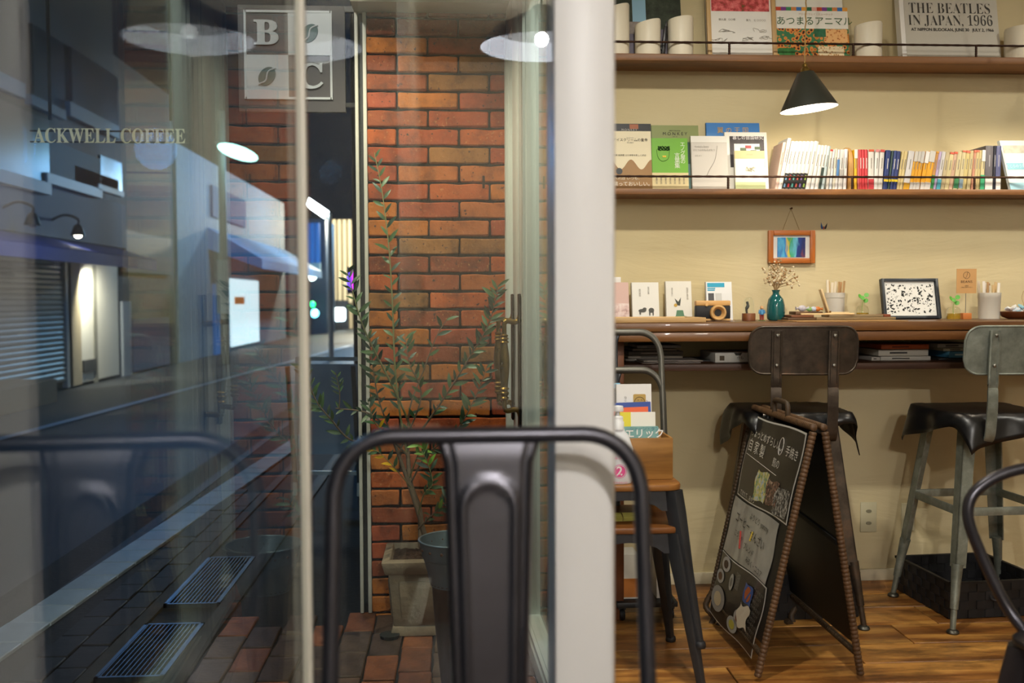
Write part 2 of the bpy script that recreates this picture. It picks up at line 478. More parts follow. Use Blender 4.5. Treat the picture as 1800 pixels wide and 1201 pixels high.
def pull(root, x, zb, zt):
    """turned brass pull on the street face of a leaf; its plate and mounts"""
    ys = -0.020
    pl = obj('pull_plate', MB().span((x - 0.02, ys - 0.007, zb - 0.06), (x + 0.02, ys, zt + 0.09)), DARKBR, root, bevel=0.003)
    h = MB(); yo = ys - 0.050; L = zt - zb
    prof = [(0.0085, 0), (0.0085, .10), (.013, .11), (.017, .13), (.011, .15), (.016, .17), (.017, .19), (.011, .21), (.018, .235), (.012, .255),
            (.0135, .30), (.0175, .42), (.019, .52), (.0175, .62), (.0135, .72), (.012, .76), (.018, .775), (.011, .80), (.017, .815), (.011, .835), (.015, .855), (.0085, .87), (.0085, 1)]
    h.lathe([(r * .86, zb + t * L) for r, t in prof], 16, T(x, yo, 0))
    for z, s in ((zb, -1), (zt, 1)):
        pts = bez([(x, yo, z), (x, yo + 0.010, z + s * .006), (x, yo + 0.035, z + s * .002), (x, ys, z + s * 0.012)], 6)
        h.tube(pts, [0.0085] * (len(pts) - 3) + [0.010, 0.012, 0.016], 10)
    obj('pull_handle', h, BRASS2, pl, smooth=40)
zt_h = 1.05 - (568 - 526) * 3.08 / FPX; zb_h = 1.05 - (720 - 526) * 3.08 / FPX
leaf1 = door_leaf('door_1', Vector((d0.x, d0.y, 0)), 0.93, 0.20, 0.10)
pull(leaf1, 0.045, zb_h, zt_h)
far_p = Vector((d0.x, d0.y, 0)) - ddir * 0.43
leaf2 = door_leaf('door_2', far_p, 0.405, 0.08, 0.18)
obj('meeting_strip', MB().span((.407, -.014, 0.0), (.428, .014, 2.06)), flat('#5c7480', .5), leaf2)
pull(leaf2, 0.405 - 0.150, zb_h, zt_h)
struct('trim_5', slab((far_p.x, far_p.y), (d0.x + ddir.x * .95, d0.y + ddir.y * .95), 2.07, 2.8, 0.09), DOORP)

# ---- brick pier beyond the door
bx0 = onY(650, 600, W).x; bx1 = onY(884, 600, W).x + 0.03
pier = struct('wall_brick', MB().span((bx0 - 0.002, W + 0.008, -0.2), (bx1 + 0.04, W + 0.2, 2.8)), flat('#17130f', 0.9, bstr=0.5, bscale=60))
def brickmat(c, sp):
    m, n, l, b = newmat('fired_clay')
    oi = n.new('ShaderNodeObjectInfo')
    v0 = coords(n, l)
    add = n.new('ShaderNodeVectorMath'); add.operation = 'MULTIPLY_ADD'
    l.new(oi.outputs['Random'], add.inputs[0]); add.inputs[1].default_value = (9, 4, 7); l.new(v0, add.inputs[2]); v = add.outputs[0]
    t = noise(n, l, v, 14, 6, 0.65)
    cc = lin(c)
    col = ramp(n, l, t.outputs[0], [(0.30, tuple(x * .42 for x in cc)), (0.5, cc), (0.72, tuple(min(1, x * 1.25 + .01) for x in cc))])
    t2 = noise(n, l, v, 110, 3, 0.6)
    k = ramp(n, l, t2.outputs[0], [(0.62, '#000000'), (0.70, '#ffffff')])
    kk = n.new('ShaderNodeMath'); kk.operation = 'MULTIPLY'; kk.inputs[1].default_value = sp; l.new(k, kk.inputs[0])
    mx = n.new('ShaderNodeMixRGB'); l.new(kk.outputs[0], mx.inputs[0]); l.new(col, mx.inputs[1]); mx.inputs[2].default_value = (*lin('#e8b070'), 1)
    t3 = noise(n, l, v, 70, 2, 0.5)
    k3 = ramp(n, l, t3.outputs[0], [(0.27, '#ffffff'), (0.34, '#000000')])
    mx3 = n.new('ShaderNodeMixRGB'); l.new(k3, mx3.inputs[0]); l.new(mx.outputs[0], mx3.inputs[1]); mx3.inputs[2].default_value = (*lin('#3a1c10'), 1)
    l.new(mx3.outputs[0], b.inputs['Base Color']); b.inputs['Roughness'].default_value = 0.8
    bump(n, l, t2.outputs[0], b, 0.35, 0.004)
    return m
BRK = [brickmat(c, s) for c, s in (('#b4561e', .5), ('#a2461c', .35), ('#b06026', .2), ('#96481f', .3), ('#b9691f', .25), ('#a44a28', .15), ('#96622c', .3), ('#883e1a', .5))]
def rough_brick(w, h, d, sd):
    random.seed(sd)
    j = lambda a: random.uniform(-a, a)
    mb = MB(); nx = 5
    vs = []; fs = []
    for yy in (0, 1):
        for zz in (0, 1):
            for i in range(nx):
                vs.append((-w / 2 + w * i / (nx - 1) + (j(.0018) if i in (0, nx - 1) else 0), -d / 2 + yy * d, -h / 2 + zz * h + j(.0022)))
    def q(a, b):
        for i in range(nx - 1): fs.append((a * nx + i, a * nx + i + 1, b * nx + i + 1, b * nx + i))
    q(0, 1); q(1, 3); q(3, 2); q(2, 0)
    fs.append((0, nx, 3 * nx, 2 * nx)); fs.append((nx - 1, 3 * nx - 1, 4 * nx - 1, 2 * nx - 1))
    mb.add(vs, fs)
    return mb.mesh('brick', 0.0035, 1)
PIT = 0.0643; FULL = 0.2175; JT = 0.0095
zj = onY(652, 289.7, W).z
meshes = {}
def bmesh_of(w, var):
    k = (round(w, 3), var)
    if k not in meshes: meshes[k] = rough_brick(w, PIT - JT, 0.022, hash(k) % 1000)
    return meshes[k]
k0 = int((zj + 0.2) / PIT) + 1
random.seed(5)
seq = []
for r_ in range(-14, k0 + 1):
    zc = zj - PIT / 2 - r_ * PIT
    if zc < -0.12 or zc > 2.6: continue
    x = bx0
    first = FULL * 0.5 if r_ % 2 == 0 else FULL
    lens = [first] + [FULL] * 6
    for ln in lens:
        if x > bx1: break
        e = min(x + ln - JT * .8, bx1 + 0.03)
        if e - x > 0.02:
            me = bmesh_of(e - x, random.randrange(3))
            o = bpy.data.objects.new('brick', me.copy() if False else me); C.objects.link(o)
            if not me.materials: me.materials.append(BRK[0])
            o.material_slots[0].link = 'OBJECT'; o.material_slots[0].material = random.choice(BRK)
            o.parent = pier
            o.matrix_local = T((x + e) / 2, W - 0.002 + random.uniform(-.002, .002), zc) @ RY(random.uniform(-.35, .35))
        x += ln
# glazing channel at the street end of the pier
WHT = flat('#d6d2c4', 0.45)
cxa = onY(629, 600, W).x; cxb = onY(635, 600, W).x; cxc = onY(643, 600, W).x; cxd = onY(649.5, 600, W).x
ch = struct('trim_6', MB().span((cxa, W + 0.01, OUT), (cxd, W + 0.05, 2.6)), flat('#15171a', 0.5))
obj('channel_edge', MB().span((cxa, W - 0.012, OUT), (cxb, W + 0.012, 2.6)), WHT, ch, bevel=0.002)
obj('channel_edge', MB().span((cxc, W - 0.012, OUT), (cxd, W + 0.012, 2.6)), WHT, ch, bevel=0.002)
zl = onY(760, 7, W - 0.12).z
struct('sky_block_slab', MB().span((-1.1, cy_ + .1, 2.50), (0.34, W + .3, 2.58)), CREAM)  # unseen slab added to keep sky light off and carry the spots
struct('trim_7', MB().span((cxa, W - 0.14, zl), (bx1 + 0.03, W + 0.2, zl + 0.25)), flat('#8c8574', 0.6))

# ---- pavement: sub-base, brick pavers, kerb blocks, dark slabs
def onroad(px, py, slope=0.06):
    d = ray(px, py)
    t = (OUT + slope * (1.5 + CAM.x) - CAM.z) / (d.z - slope * d.x)
    return CAM + d * t
kb0 = onZ(0, 1130, OUT); kb1 = onZ(350, 893, OUT)
kdir = Vector((kb1.x - kb0.x, kb1.y - kb0.y, 0)).normalized(); kang = math.atan2(kdir.y, kdir.x)
pav = struct('pavement', MB().span((-1.75, -2, -0.3), (0.5, 60, OUT - 0.012)), flat('#1c1b1a', 0.8, bstr=0.3))
PAVB = [flat(c, 0.62, var=0.35, vscale=18, bstr=0.3, bscale=70) for c in ('#6b5240', '#7a4a30', '#5c4a3c', '#8a5230', '#64503f', '#4e3c30')]
bar_ = [rough_brick(0.20, 0.098, 0.03, s).copy() for s in (1, 2, 3)]
random.seed(21)
for i in range(10):
    xx = -0.80 + i * 0.1045
    yy = W + 0.02 - random.uniform(0, 0.2)
    while yy > 1.6:
        lx = xx + 0.05
        inside = lx > (d0.x + (d0.y - (yy - .1)) * 0.04 - 0.03) or (yy - 0.2 < 1.5 and lx > cx_)
        if not inside:
            o = bpy.data.objects.new('paver', random.choice(bar_)); C.objects.link(o)
            if not o.data.materials: o.data.materials.append(PAVB[0])
            o.material_slots[0].link = 'OBJECT'; o.material_slots[0].material = random.choice(PAVB)
            o.parent = pav
            o.matrix_local = T(lx + random.uniform(-.002, .002), yy - 0.1, OUT - 0.016 + random.uniform(-.002, .001)) @ RZ(90 + random.uniform(-1, 1)) @ RX(90)
        yy -= 0.208
SLAB = flat('#3f3c38', 0.7, var=0.2, vscale=9, bstr=0.2)
DKP = [flat(c, 0.7, var=0.3, vscale=14, bstr=0.2) for c in ('#1e1b1a', '#26201d', '#1e1e1f', '#2c241f')]
KERB = [flat(c, 0.5, var=0.12, vscale=10) for c in ('#b0bcc4', '#bcc6cc', '#a6b2ba')]
# concrete gutter edging either side of the grates
obj('gutter_slab', MB().span((-0.875, 1.0, OUT - 0.03), (-0.81, 12, OUT - 0.002)), SLAB, pav, bevel=0.003)
obj('gutter_slab', MB().span((-1.13, 1.0, OUT - 0.03), (-1.08, 12, OUT - 0.002)), SLAB, pav, bevel=0.003)
kme = MB().box((0, 0, 0), (0.196, 0.15, 0.06)).mesh('kerb_block', 0.003, 1); kme.materials.append(KERB[0])
p = Vector((kb0.x, kb0.y, 0)) - kdir * 0.8; random.seed(3)
for i in range(46):
    q = p + kdir * (0.2 * i + 0.1)
    o = bpy.data.objects.new('kerb_block', kme); C.objects.link(o)
    o.material_slots[0].link = 'OBJECT'; o.material_slots[0].material = random.choice(KERB)
    o.parent = pav; o.matrix_local = T(q.x, q.y, OUT - 0.028 + random.uniform(-.001, .001)) @ RZ(math.degrees(kang))
obj('kerb_strip', MB().box((0, 0, 0), (20, 0.15, 0.06)), KERB[1], pav, M=T(*(p + kdir * (9.2 + 10.0)).to_2d(), OUT - 0.028) @ RZ(math.degrees(kang)))
dme = MB().box((0, 0, 0), (0.094, 0.194, 0.03)).mesh('paver', 0.003, 1); dme.materials.append(DKP[0])
for i in range(2):
    for j in range(18):
        o = bpy.data.objects.new('paver', dme); C.objects.link(o)
        o.material_slots[0].link = 'OBJECT'; o.material_slots[0].material = random.choice(DKP)
        o.parent = pav
        o.matrix_local = T(-1.18 - 0.1 * i, 2.4 + 0.2 * j + 0.1 * (i % 2), OUT - 0.015 + random.uniform(-.002, .001))
# two drain grates set flush in the gutter
GRM = metal('#59636c', 0.4, 0.8)
def grate(p0, p1, label, x0, x1, y0, y1):
    g = thing('drain_grate', label, 'grate', ((x0 + x1) / 2, (y0 + y1) / 2, OUT - 0.02), group='drain grates in the gutter')
    hx, hy = (x1 - x0) / 2, (y1 - y0) / 2
    fr = MB()
    for s in (-1, 1):
        fr.box((s * (hx - .006), 0, 0.012), (0.012, 2 * hy, 0.022)); fr.box((0, s * (hy - .006), 0.012), (2 * hx, 0.012, 0.022))
    obj('frame', fr, GRM, g)
    b = MB(); n_ = int(2 * hx / 0.014)
    for i in range(1, n_):
        b.box((-hx + i * 2 * hx / n_, 0, 0.013), (0.004, 2 * hy - 0.02, 0.018))
    o = obj('bars', b, GRM, g); o['kind'] = 'stuff'
    c_ = MB()
    for i in range(1, 6): c_.box((0, -hy + i * 2 * hy / 6, 0.010), (2 * hx - 0.02, 0.006, 0.012))
    obj('crossbars', c_, GRM, g, kind='stuff')
    obj('pit', MB().box((0, 0, -0.004), (2 * hx, 2 * hy, 0.006)), flat('#050607', 0.9), g)
grate(0, 0, 'nearer steel drain grate set in the pavement gutter', -1.08, -0.875, 3.00, 3.50)
grate(0, 0, 'farther steel drain grate in the gutter by the sign', -1.08, -0.875, 3.72, 4.40)
# ================================================================== STREET
road = struct('street_road', MB().add([(-1.5, -3, OUT - .008), (-1.5, 80, OUT - .008), (-14, 80, OUT - .008 - .06 * 12.5), (-14, -3, OUT - .008 - .06 * 12.5),
             (-1.5, -3, -2), (-1.5, 80, -2), (-14, 80, -2), (-14, -3, -2)],
             [(0, 1, 2, 3), (7, 6, 5, 4), (0, 4, 5, 1), (1, 5, 6, 2), (2, 6, 7, 3), (3, 7, 4, 0)]), flat('#24272a', 0.6, var=0.25, vscale=1.5, bstr=0.25, bscale=90))
la = onroad(-250, 772 + .267 * 250); lb = onroad(615, 608); wv = Vector((0.07, 0, 0.0042))
obj('road_line', MB().add([la - wv, la + wv, lb + wv * 1.4, lb - wv * 1.4], [(0, 1, 2, 3)]), flat('#aab4ba', 0.5), road, M=T(0, 0, 0.004))
GA = onroad(120, 684); XA = GA.x
BLUEW = flat('#182026', 0.7, var=0.1, vscale=1)
TEAL = flat('#1d5560', 0.7, var=0.2, vscale=1)
DARKW = flat('#12181e', 0.3)
def ax(px, py, off=0.0): return onX(px, py, XA + off)
def wallquad(x0, y0, x1, y1, off, th=0.05):
    """box on the far facade whose face spans the two pixel corners"""
    a = ax(x0, y1, off); b = ax(x1, y0, off); za = a.z; zb = ax((x0 + x1) / 2, y0, off).z
    return MB().span((XA + off - th, a.y, min(za, zb)), (XA + off, b.y, max(za, zb)))
bA = thing('corner_shop', 'blue-grey shop house with closed roller shutter across the street', 'building', (XA, GA.y, GA.z))
def apart(nm, mb, mat, par=None, **k):
    o = obj(nm, mb, mat, None, **k); pr = par or bA
    o.parent = pr
    if pr is bA: o.matrix_parent_inverse = Matrix.Translation(-Vector(bA.location))
    return o
yA0 = ax(-420, 600).y; yA1 = ax(214, 600).y
zg = GA.z - 0.12
z_fas = ax(207, 432).z
apart('wall', MB().span((XA - 3, yA0, zg), (XA - 0.05, yA1, z_fas + 4.5)), BLUEW)
apart('fascia', MB().span((XA - 0.05, yA0, z_fas - 0.05), (XA + 0.12, yA1, z_fas + 0.75)), flat('#4a5d72', 0.7, var=0.1, vscale=1))
# roller shutter: each slat is a piece
sh0 = ax(-260, 600).y; sh1 = ax(121, 600).y; zs0 = ax(60, 682).z; zs1 = ax(60, 452).z
shut = apart('roller_shutter', MB().span((XA - 0.04, sh0, zs0), (XA - 0.01, sh1, zs1)), flat('#4c5150', 0.5))
SLT = flat('#868a80', 0.42, metal=0.3)
ns = 24; sl = MB().prism([(-0.012, -0.5), (0.0, -0.46), (0.014, -0.2), (0.014, 0.2), (0.0, 0.46), (-0.012, 0.5)], -0.5, 0.5).mesh('shutter_slat'); sl.materials.append(SLT)
for i in range(ns):
    o = bpy.data.objects.new('shutter_slat', sl); C.objects.link(o); o.parent = shut
    h = (zs1 - zs0) / ns
    o.matrix_basis = T(XA + 0.0, (sh0 + sh1) / 2, zs0 + (i + .5) * h) @ RX(90) @ Matrix.Diagonal((1, h, sh1 - sh0, 1))
apart('shutter_guide', wallquad(119, 455, 124, 682, 0.03, 0.08), flat('#9aa0a0', 0.5))
apart('jamb', wallquad(124, 460, 140, 680, 0.03, 0.08), flat('#b3a384', 0.7))
dr = apart('lit_doorway', wallquad(140, 463, 206, 674, 0.0, 0.06), flat('#d9d4c6', 0.6))
apart('door_edge', wallquad(167, 466, 169, 674, 0.01, 0.03), flat('#8a8778', 0.6), dr)
apart('vent_grille', wallquad(148, 632, 170, 655, 0.03, 0.04), flat('#3b3a36', 0.6))
apart('step', MB().span((XA - 0.05, ax(-300, 700).y, zg), (XA + 0.55, ax(212, 680).y, ax(130, 684).z)), flat('#9a6a44', 0.6, var=0.15))
a0 = ax(80, 682, 0.6)
apart('plinth_box', MB().span((XA + 0.1, ax(-300, 700, .6).y, zg), (XA + 0.75, a0.y, a0.z + 0.12)), flat('#a07a55', 0.6))
# awning (hangs on the shop, comes off as one)
aw0 = ax(-300, 600).y; aw1 = ax(206, 600).y; zt_ = ax(120, 424).z; zb_ = ax(120, 461, 0.7).z
awn = thing('shop_awning', 'dark blue fabric awning above the roller shutter across the street', 'awning', (XA, aw1, zb_))
NAVY = flat('#22368c', 0.7, var=0.1, vscale=2)
def wpart(nm, mb, mat, root):
    o = obj(nm, mb, mat); o.parent = root; o.matrix_parent_inverse = Matrix.Translation(-Vector(root.location)); return o
wpart('canopy', MB().hexa([(XA + 0.06, aw0, zt_ - 0.05), (XA + 0.72, aw0, zb_ + 0.16), (XA + 0.72, aw1, zb_ + 0.16), (XA + 0.06, aw1, zt_ - 0.05)],
                        [(XA + 0.06, aw0, zt_), (XA + 0.74, aw0, zb_ + 0.19), (XA + 0.74, aw1, zb_ + 0.19), (XA + 0.06, aw1, zt_)]), NAVY, awn)
wpart('valance', MB().span((XA + 0.71, aw0, zb_), (XA + 0.735, aw1, zb_ + 0.18)), NAVY, awn)
# gooseneck lamps over the awning
LBLK = flat('#111417', 0.4)
for i, (px, py, on) in enumerate(((57, 384, False), (137, 404, True))):
    c = ax(px, py, 0.5)
    g = thing('gooseneck_lamp', ['unlit black gooseneck lamp over the blue awning', 'lit black gooseneck lamp shining on the blue awning'][i], 'lamp', c, group='gooseneck lamps over the awning')
    obj('arm', MB().tube(bez([(-0.44, 0, 0.12), (-0.2, 0, 0.22), (0, 0, 0.16), (0, 0, 0.05)], 6), 0.018, 8), LBLK, g, smooth=40)
    obj('shade', MB().lathe([(0.03, .08), (.06, .05), (.085, -.02), (.11, -.09), (.1, -.09), (.07, -.02), (.05, .04), (0.02, .06)], 16), LBLK, g, smooth=40)
    obj('bulb', MB().ball((0, 0, -0.07), 0.06, 12), flat('#fff4d8', 0.4, emit=30, ecol='#fff0d0') if on else flat('#b8b8b0', 0.3), g, smooth=60)
    if on:
        lamp('gooseneck_light', 'SPOT', c + Vector((0, 0, -0.10)), 190, (0.85, 0.9, 1.0), 0.04, target=c + Vector((-.1, 0, -2)), size=R(120), blend=.6)
lamp('doorway_light', 'SPOT', ax(176, 470, 0.35), 330, (1, 0.93, 0.8), 0.05, target=ax(178, 640, -0.05), size=R(130), blend=0.9)
# upper storey windows
for i, (x0, y0, x1, y1, m, nm) in enumerate(((-60, 180, 86, 300, DARKW, 'window'), (88, 262, 176, 318, TEAL, 'window'), (132, 304, 208, 320, flat('#55656a', .6), 'sign_panel'),
                                 (178, 280, 214, 330, DARKW, 'window'), (-60, -140, 40, 120, DARKW, 'window'), (60, 60, 112, 180, flat('#18242c', .3), 'window'), (128, 110, 205, 200, flat('#1c3038', .3), 'window'))):
    w_ = apart(nm, wallquad(x0, y0, x1, y1, 0.02 if y1 < 300 else 0.16, 0.06), m)
    if nm == 'window': apart('window_sill', wallquad(x0 - 4, y1, x1 + 4, y1 + 3, 0.10 if y1 < 300 else 0.2, 0.1), flat('#5f7c88', 0.5), w_)
# next house along
yB1 = ax(318, 600).y
bB = thing('brown_house', 'dim brown tiled house beside the blue-grey shop across the street', 'building', (XA, yA1, zg))
def bpart(root):
    def f(nm, mb, mat): return wpart(nm, mb, mat, root)
    return f
f = bpart(bB)
f('wall', MB().span((XA - 3, yA1 + 0.05, zg), (XA - 0.1, yB1, 5.6)), flat('#4a4238', 0.7, var=0.2))
f('shop_window', MB().span((XA - 0.1, ax(235, 600).y, ax(235, 655).z), (XA - 0.02, ax(300, 600).y, ax(260, 560).z)), flat('#1f4a74', 0.3))
f('sign_panel', MB().span((XA - 0.1, ax(225, 600).y, ax(250, 480).z), (XA + 0.0, ax(305, 600).y, ax(250, 410).z)), flat('#5a4a44', 0.6))
f('door', MB().span((XA - 0.1, ax(214, 600).y + .1, zg), (XA - 0.0, ax(232, 600).y, ax(225, 530).z)), flat('#8f98a0', 0.5))
yC1 = ax(505, 600).y
bC = thing('glowing_shop', 'pale blue shop with a brightly lit window and sloping eave', 'building', (XA, yB1, zg))
f = bpart(bC)
f('wall', MB().span((XA - 3, yB1 + .05, zg - .3), (XA - 0.05, yC1, 4.6)), flat('#6f8796', 0.7, var=0.15))
f('eave', MB().hexa([(XA - .05, ax(372, 600).y, 2.35), (XA + 1.3, ax(372, 600).y, 1.85), (XA + 1.3, yC1, 1.85), (XA - .05, yC1, 2.35)],
                    [(XA - .05, ax(372, 600).y, 2.9), (XA + 1.3, ax(372, 600).y, 2.1), (XA + 1.3, yC1, 2.1), (XA - .05, yC1, 2.9)]), flat('#8db4d8', 0.6))
f('lit_window', MB().span((XA - .06, ax(408, 600).y, ax(408, 610).z), (XA + .02, ax(455, 600).y, ax(430, 492).z)), flat('#dfe8ea', 0.5, emit=1.6, ecol='#cfe4ee'))
f('door', MB().span((XA - .06, ax(378, 600).y, zg - .2), (XA + .02, ax(402, 600).y, ax(390, 500).z)), flat('#2a6fb0', 0.5, emit=0.25, ecol='#2a7fd0'))
f('upper_window', MB().span((XA - .06, ax(372, 300).y, 3.2), (XA + .02, ax(430, 300).y, 4.0)), flat('#2a5f86', 0.8))
f('shop_sign', MB().span((XA - .06, ax(412, 600).y, ax(412, 535).z), (XA + .05, ax(428, 600).y, ax(420, 522).z)), flat('#d07a3a', 0.5, emit=.6, ecol='#d07a3a'))
# street lamp pole
q = onroad(396, 640)
pl = thing('street_lamp', 'tall street lamp pole with a glowing cyan-white head', 'street lamp', q)
obj('pole', MB().cyl((0, 0, 0), (0, 0, 5.2), 0.09, 0.07, 12), flat('#6f7a80', 0.5), pl, smooth=40)
hd = onY(418, 268, q.y - 0.4) - q
obj('arm', MB().tube(bez([(0, 0, 4.6), (-0.1, 0, hd.z + .25), (hd.x * .5, hd.y * .5, hd.z + .14), (hd.x, hd.y, hd.z + .08)], 6), 0.035, 8), flat('#6f7a80', 0.5), pl, smooth=40)
obj('lamp_head', MB().ball((0, 0, 0), 0.42, 16, (1, .8, .32), M=T(*hd) @ RY(18)), flat('#d8fff8', 0.4, emit=5, ecol='#b8fff4'), pl, smooth=60)
obj('notice_board', MB().box((0, -0.12, 1.6), (0.24, 0.04, 1.1)), flat('#7c98a8', 0.5), pl)
# hanging street tube lamp, far
c = onY(557, 366, 20)
tl = thing('street_tube_lamp', 'bright white tube street lamp tilted on a thin post', 'street lamp', (c.x + .25, 20, onroad(560, 640).z))
tz = c.z - tl.location.z
obj('post', MB().cyl((0.0, 0, 0), (0.0, 0, tz - .1), 0.05, 0.04, 8), flat('#c8cccc', .5), tl)
a_ = onY(539, 354, 20) - tl.location; b_ = onY(574, 378, 20) - tl.location
obj('tube', MB().tube([a_, b_], 0.085, 10), flat('#ffffff', 0.4, emit=14, ecol='#f2fbff'), tl, smooth=40)
# end of the street
YE = 46
def farbox(x0, y0, x1, y1, Y, th=3):
    a = onY(x0, y1, Y); b = onY(x1, y0, Y); return MB().span((a.x, Y, a.z), (b.x, Y + th, b.z))
eb = thing('cream_tower', 'tall cream building with vertical ribs at the end of the street', 'building', onY(595, 560, YE))
f = bpart(eb)
f('wall', farbox(575, 392, 617, 600, YE), flat('#b8a688', 0.7, emit=0.16, ecol='#c8b48c'))  # faint glow in the wall stands for light falling on it
for x in (577, 586, 595, 604, 613): f('rib', farbox(x, 386, x + 4, 532, YE - .4, .4), flat('#cfc0a0', 0.7))
f('shopfront', farbox(570, 528, 612, 588, YE - .5, .5), flat('#0c1220', 0.5))
wb_ = thing('blue_glass_block', 'blue glazed block beyond the tube street lamp', 'building', onY(548, 560, 40))
f = bpart(wb_)
f('wall', farbox(500, 385, 572, 620, 40), flat('#1d3550', 0.5))
for x in (537, 546, 555): f('window', farbox(x, 392, x + 6, 470, 39.7, .3), flat('#2a6ab8', 0.3, emit=.28, ecol='#2a7ad8'))
f('canopy', farbox(533, 462, 562, 476, 39.5, .5), flat('#6a8aa0', 0.5))
ls = onY(590, 553, 44)
lb = thing('light_box_sign', 'bright blue-white light box sign at the end of the street', 'sign', ls)
obj('lit_face', MB().prism(rrect(.85, 0.60, .12), -0.1, 0.1, RX(90)), flat('#ffffff', .4, emit=5, ecol='#dff4ff'), lb, bevel=0.02)
obj('post', MB().cyl((0, .05, -3), (0, .05, -.25), .05), LBLK, lb)
for (px, py, r_, col, lab) in ((548, 485, .20, '#eaffff', 'round white light under the canopy of the far block'), (553, 551, .17, '#7fe8ff', 'small round cyan light left of the light box sign'), (549, 535, .12, '#20e070', 'small round green signal light at the far crossing')):
    c = onY(px, py, 39)
    g = thing('round_light', lab, 'light', c, group='round lights at the end of the street')
    obj('globe', MB().ball((0, 0, 0), r_, 12), flat(col, .4, emit=6, ecol=col), g, smooth=60)
    obj('bracket', MB().span((-.03, r_ * .8, -.03), (.03, .98, .03)), LBLK, g)
c = onY(622, 493, 30)
g = thing('neon_sign', 'magenta and violet neon sign behind the olive shoot', 'sign', c)
obj('magenta_tube', MB().tube([(0.03, 0, -.28), (0.05, 0, 0), (0.03, 0, .28)], 0.10, 10), flat('#ff50f0', .4, emit=2.2, ecol='#ff40f0'), g, smooth=40)
obj('violet_tube', MB().tube([(-.13, 0, -.25), (-.15, 0, 0), (-.12, 0, .22)], 0.05, 8), flat('#7040ff', .4, emit=2.0, ecol='#6a40ff'), g, smooth=40)
obj('backing', MB().box((0, .16, 0), (.45, .08, .8)), LBLK, g)
obj('sign_pole', MB().cyl((0.1, .16, onroad(622, 650).z - c.z - .6), (0.1, .16, -.35), .05), LBLK, g)
nb = thing('dark_neighbour', 'unlit dark house just beyond the brick pier', 'building', (0.6, 7, OUT))
xr = onY(634, 500, 7).x
obj('wall', MB().span((xr - .6, 0, 0), (2.4, 8, 6)), flat('#10151c', .8), nb)
obj('gutter_pipe', MB().cyl((xr - .62, -.03, 0), (xr - .62, -.03, 6), .03), flat('#222a33', .6), nb)
# projecting logo sign of the shop
YS = W + 0.10
s0 = onY(420, 196, YS); s1 = onY(606, 10, YS); sc_ = onY(513, 103, YS)
sg = thing('hanging_sign', 'square grey hanging sign with bean and letter logo by the brick pier', 'sign', sc_)
sw = (s1.x - s0.x) / 2; shh = (s1.z - s0.z) / 2
obj('board', MB().box((0, 0.012, 0), (2 * sw, 0.02, 2 * shh)), flat('#6e6a6c', 0.5), sg, bevel=0.002)
SGW = flat('#e6e8ea', 0.5); SGD = flat('#4e4e50', 0.5); SGB = flat('#56706e', 0.5)
iw = sw * 0.80; ih = shh * 0.81; cxs = -0.012; czs = 0.012
fr = MB()
for s in (-1, 1):
    fr.box((cxs + s * iw, -0.002, czs), (0.008, 0.008, 2 * ih + .008)); fr.box((cxs, -0.002, czs + s * ih), (2 * iw, 0.008, 0.008))
obj('logo_border', fr, SGW, sg)
for ix, iz in ((1, 1), (-1, -1)):
    obj('light_square', MB().span((cxs + (0 if ix > 0 else -iw), -0.004, czs + (0 if iz > 0 else -ih)), (cxs + (iw if ix > 0 else 0), 0.002, czs + (ih if iz > 0 else 0))), SGW, sg)
    cxx, czz = cxs + ix * iw / 2, czs + iz * ih / 2
    be = MB(); sgn = [(0.028 * math.cos(a) * .95, 0.037 * math.sin(a)) for a in [2 * PI * k / 28 for k in range(28)]]
    Mb = T(cxx, -0.006, czz) @ FACE @ RZ(-38)
    be.prism(sgn, -0.001, 0.002, Mb); obj('bean', be, SGB, sg)
    ln_ = MB(); pp = bez([(-.006, -.042, .0026), (.006, -.015, .0026), (-.006, .015, .0026), (.006, .042, .0026)], 6)
    ln_.tube(pp, 0.003, 6, M=Mb); obj('bean_crease', ln_, SGW, sg)
for chx, ix, iz in (('B', -1, 1), ('C', 1, -1)):
    letter(serif(chx), SGW, sg, cxs + ix * iw / 2, -0.004, czs + iz * ih / 2 - .002, 0.125, offset=0.002, ext=0.002, xs=1.12)
obj('bracket', MB().span((0, 0.004, shh - .02), (-0.225 - sc_.x if False else bx0 - sc_.x + .02, 0.02, shh)), LBLK, sg)
obj('bracket', MB().span((0, 0.004, -shh + .02), (bx0 - sc_.x + .02, 0.02, -shh + .035)), LBLK, sg)
# stand-in sign for lettering of unknown origin; the letters glow faintly
YF = 4.9
la_ = onY(60, 252, YF); lb_ = onY(326, 228, YF); lc_ = onY(193, 240, YF)
fb = thing('lettered_sign', 'row of pale serif capital letters on two thin rails beyond the glass', 'sign', lc_)
hw = (lb_.x - la_.x) / 2
for dz in (-.026, .026): obj('mounting_rail', MB().box((0.0, 0.008, dz), (2 * hw + .04, 0.008, .007)), flat('#2a3338', 0.6), fb)
tm = letter(serif('ACKWELL COFFEE'), flat('#d8d2b4', 0.5, emit=.35, ecol='#d8d0ac'), fb, 0, 0.002, 0, 0.10, ext=0.001)
wd = tm.dimensions.x; tm.matrix_local = T(0, 0.002, 0) @ FACE @ Matrix.Diagonal((2 * hw / wd, 1, 1, 1))
for s in (-1, 1): obj('hanger', MB().cyl((s * hw * .8, .02, .08), (s * hw * .8, .02, 1.4), .008), LBLK, fb)
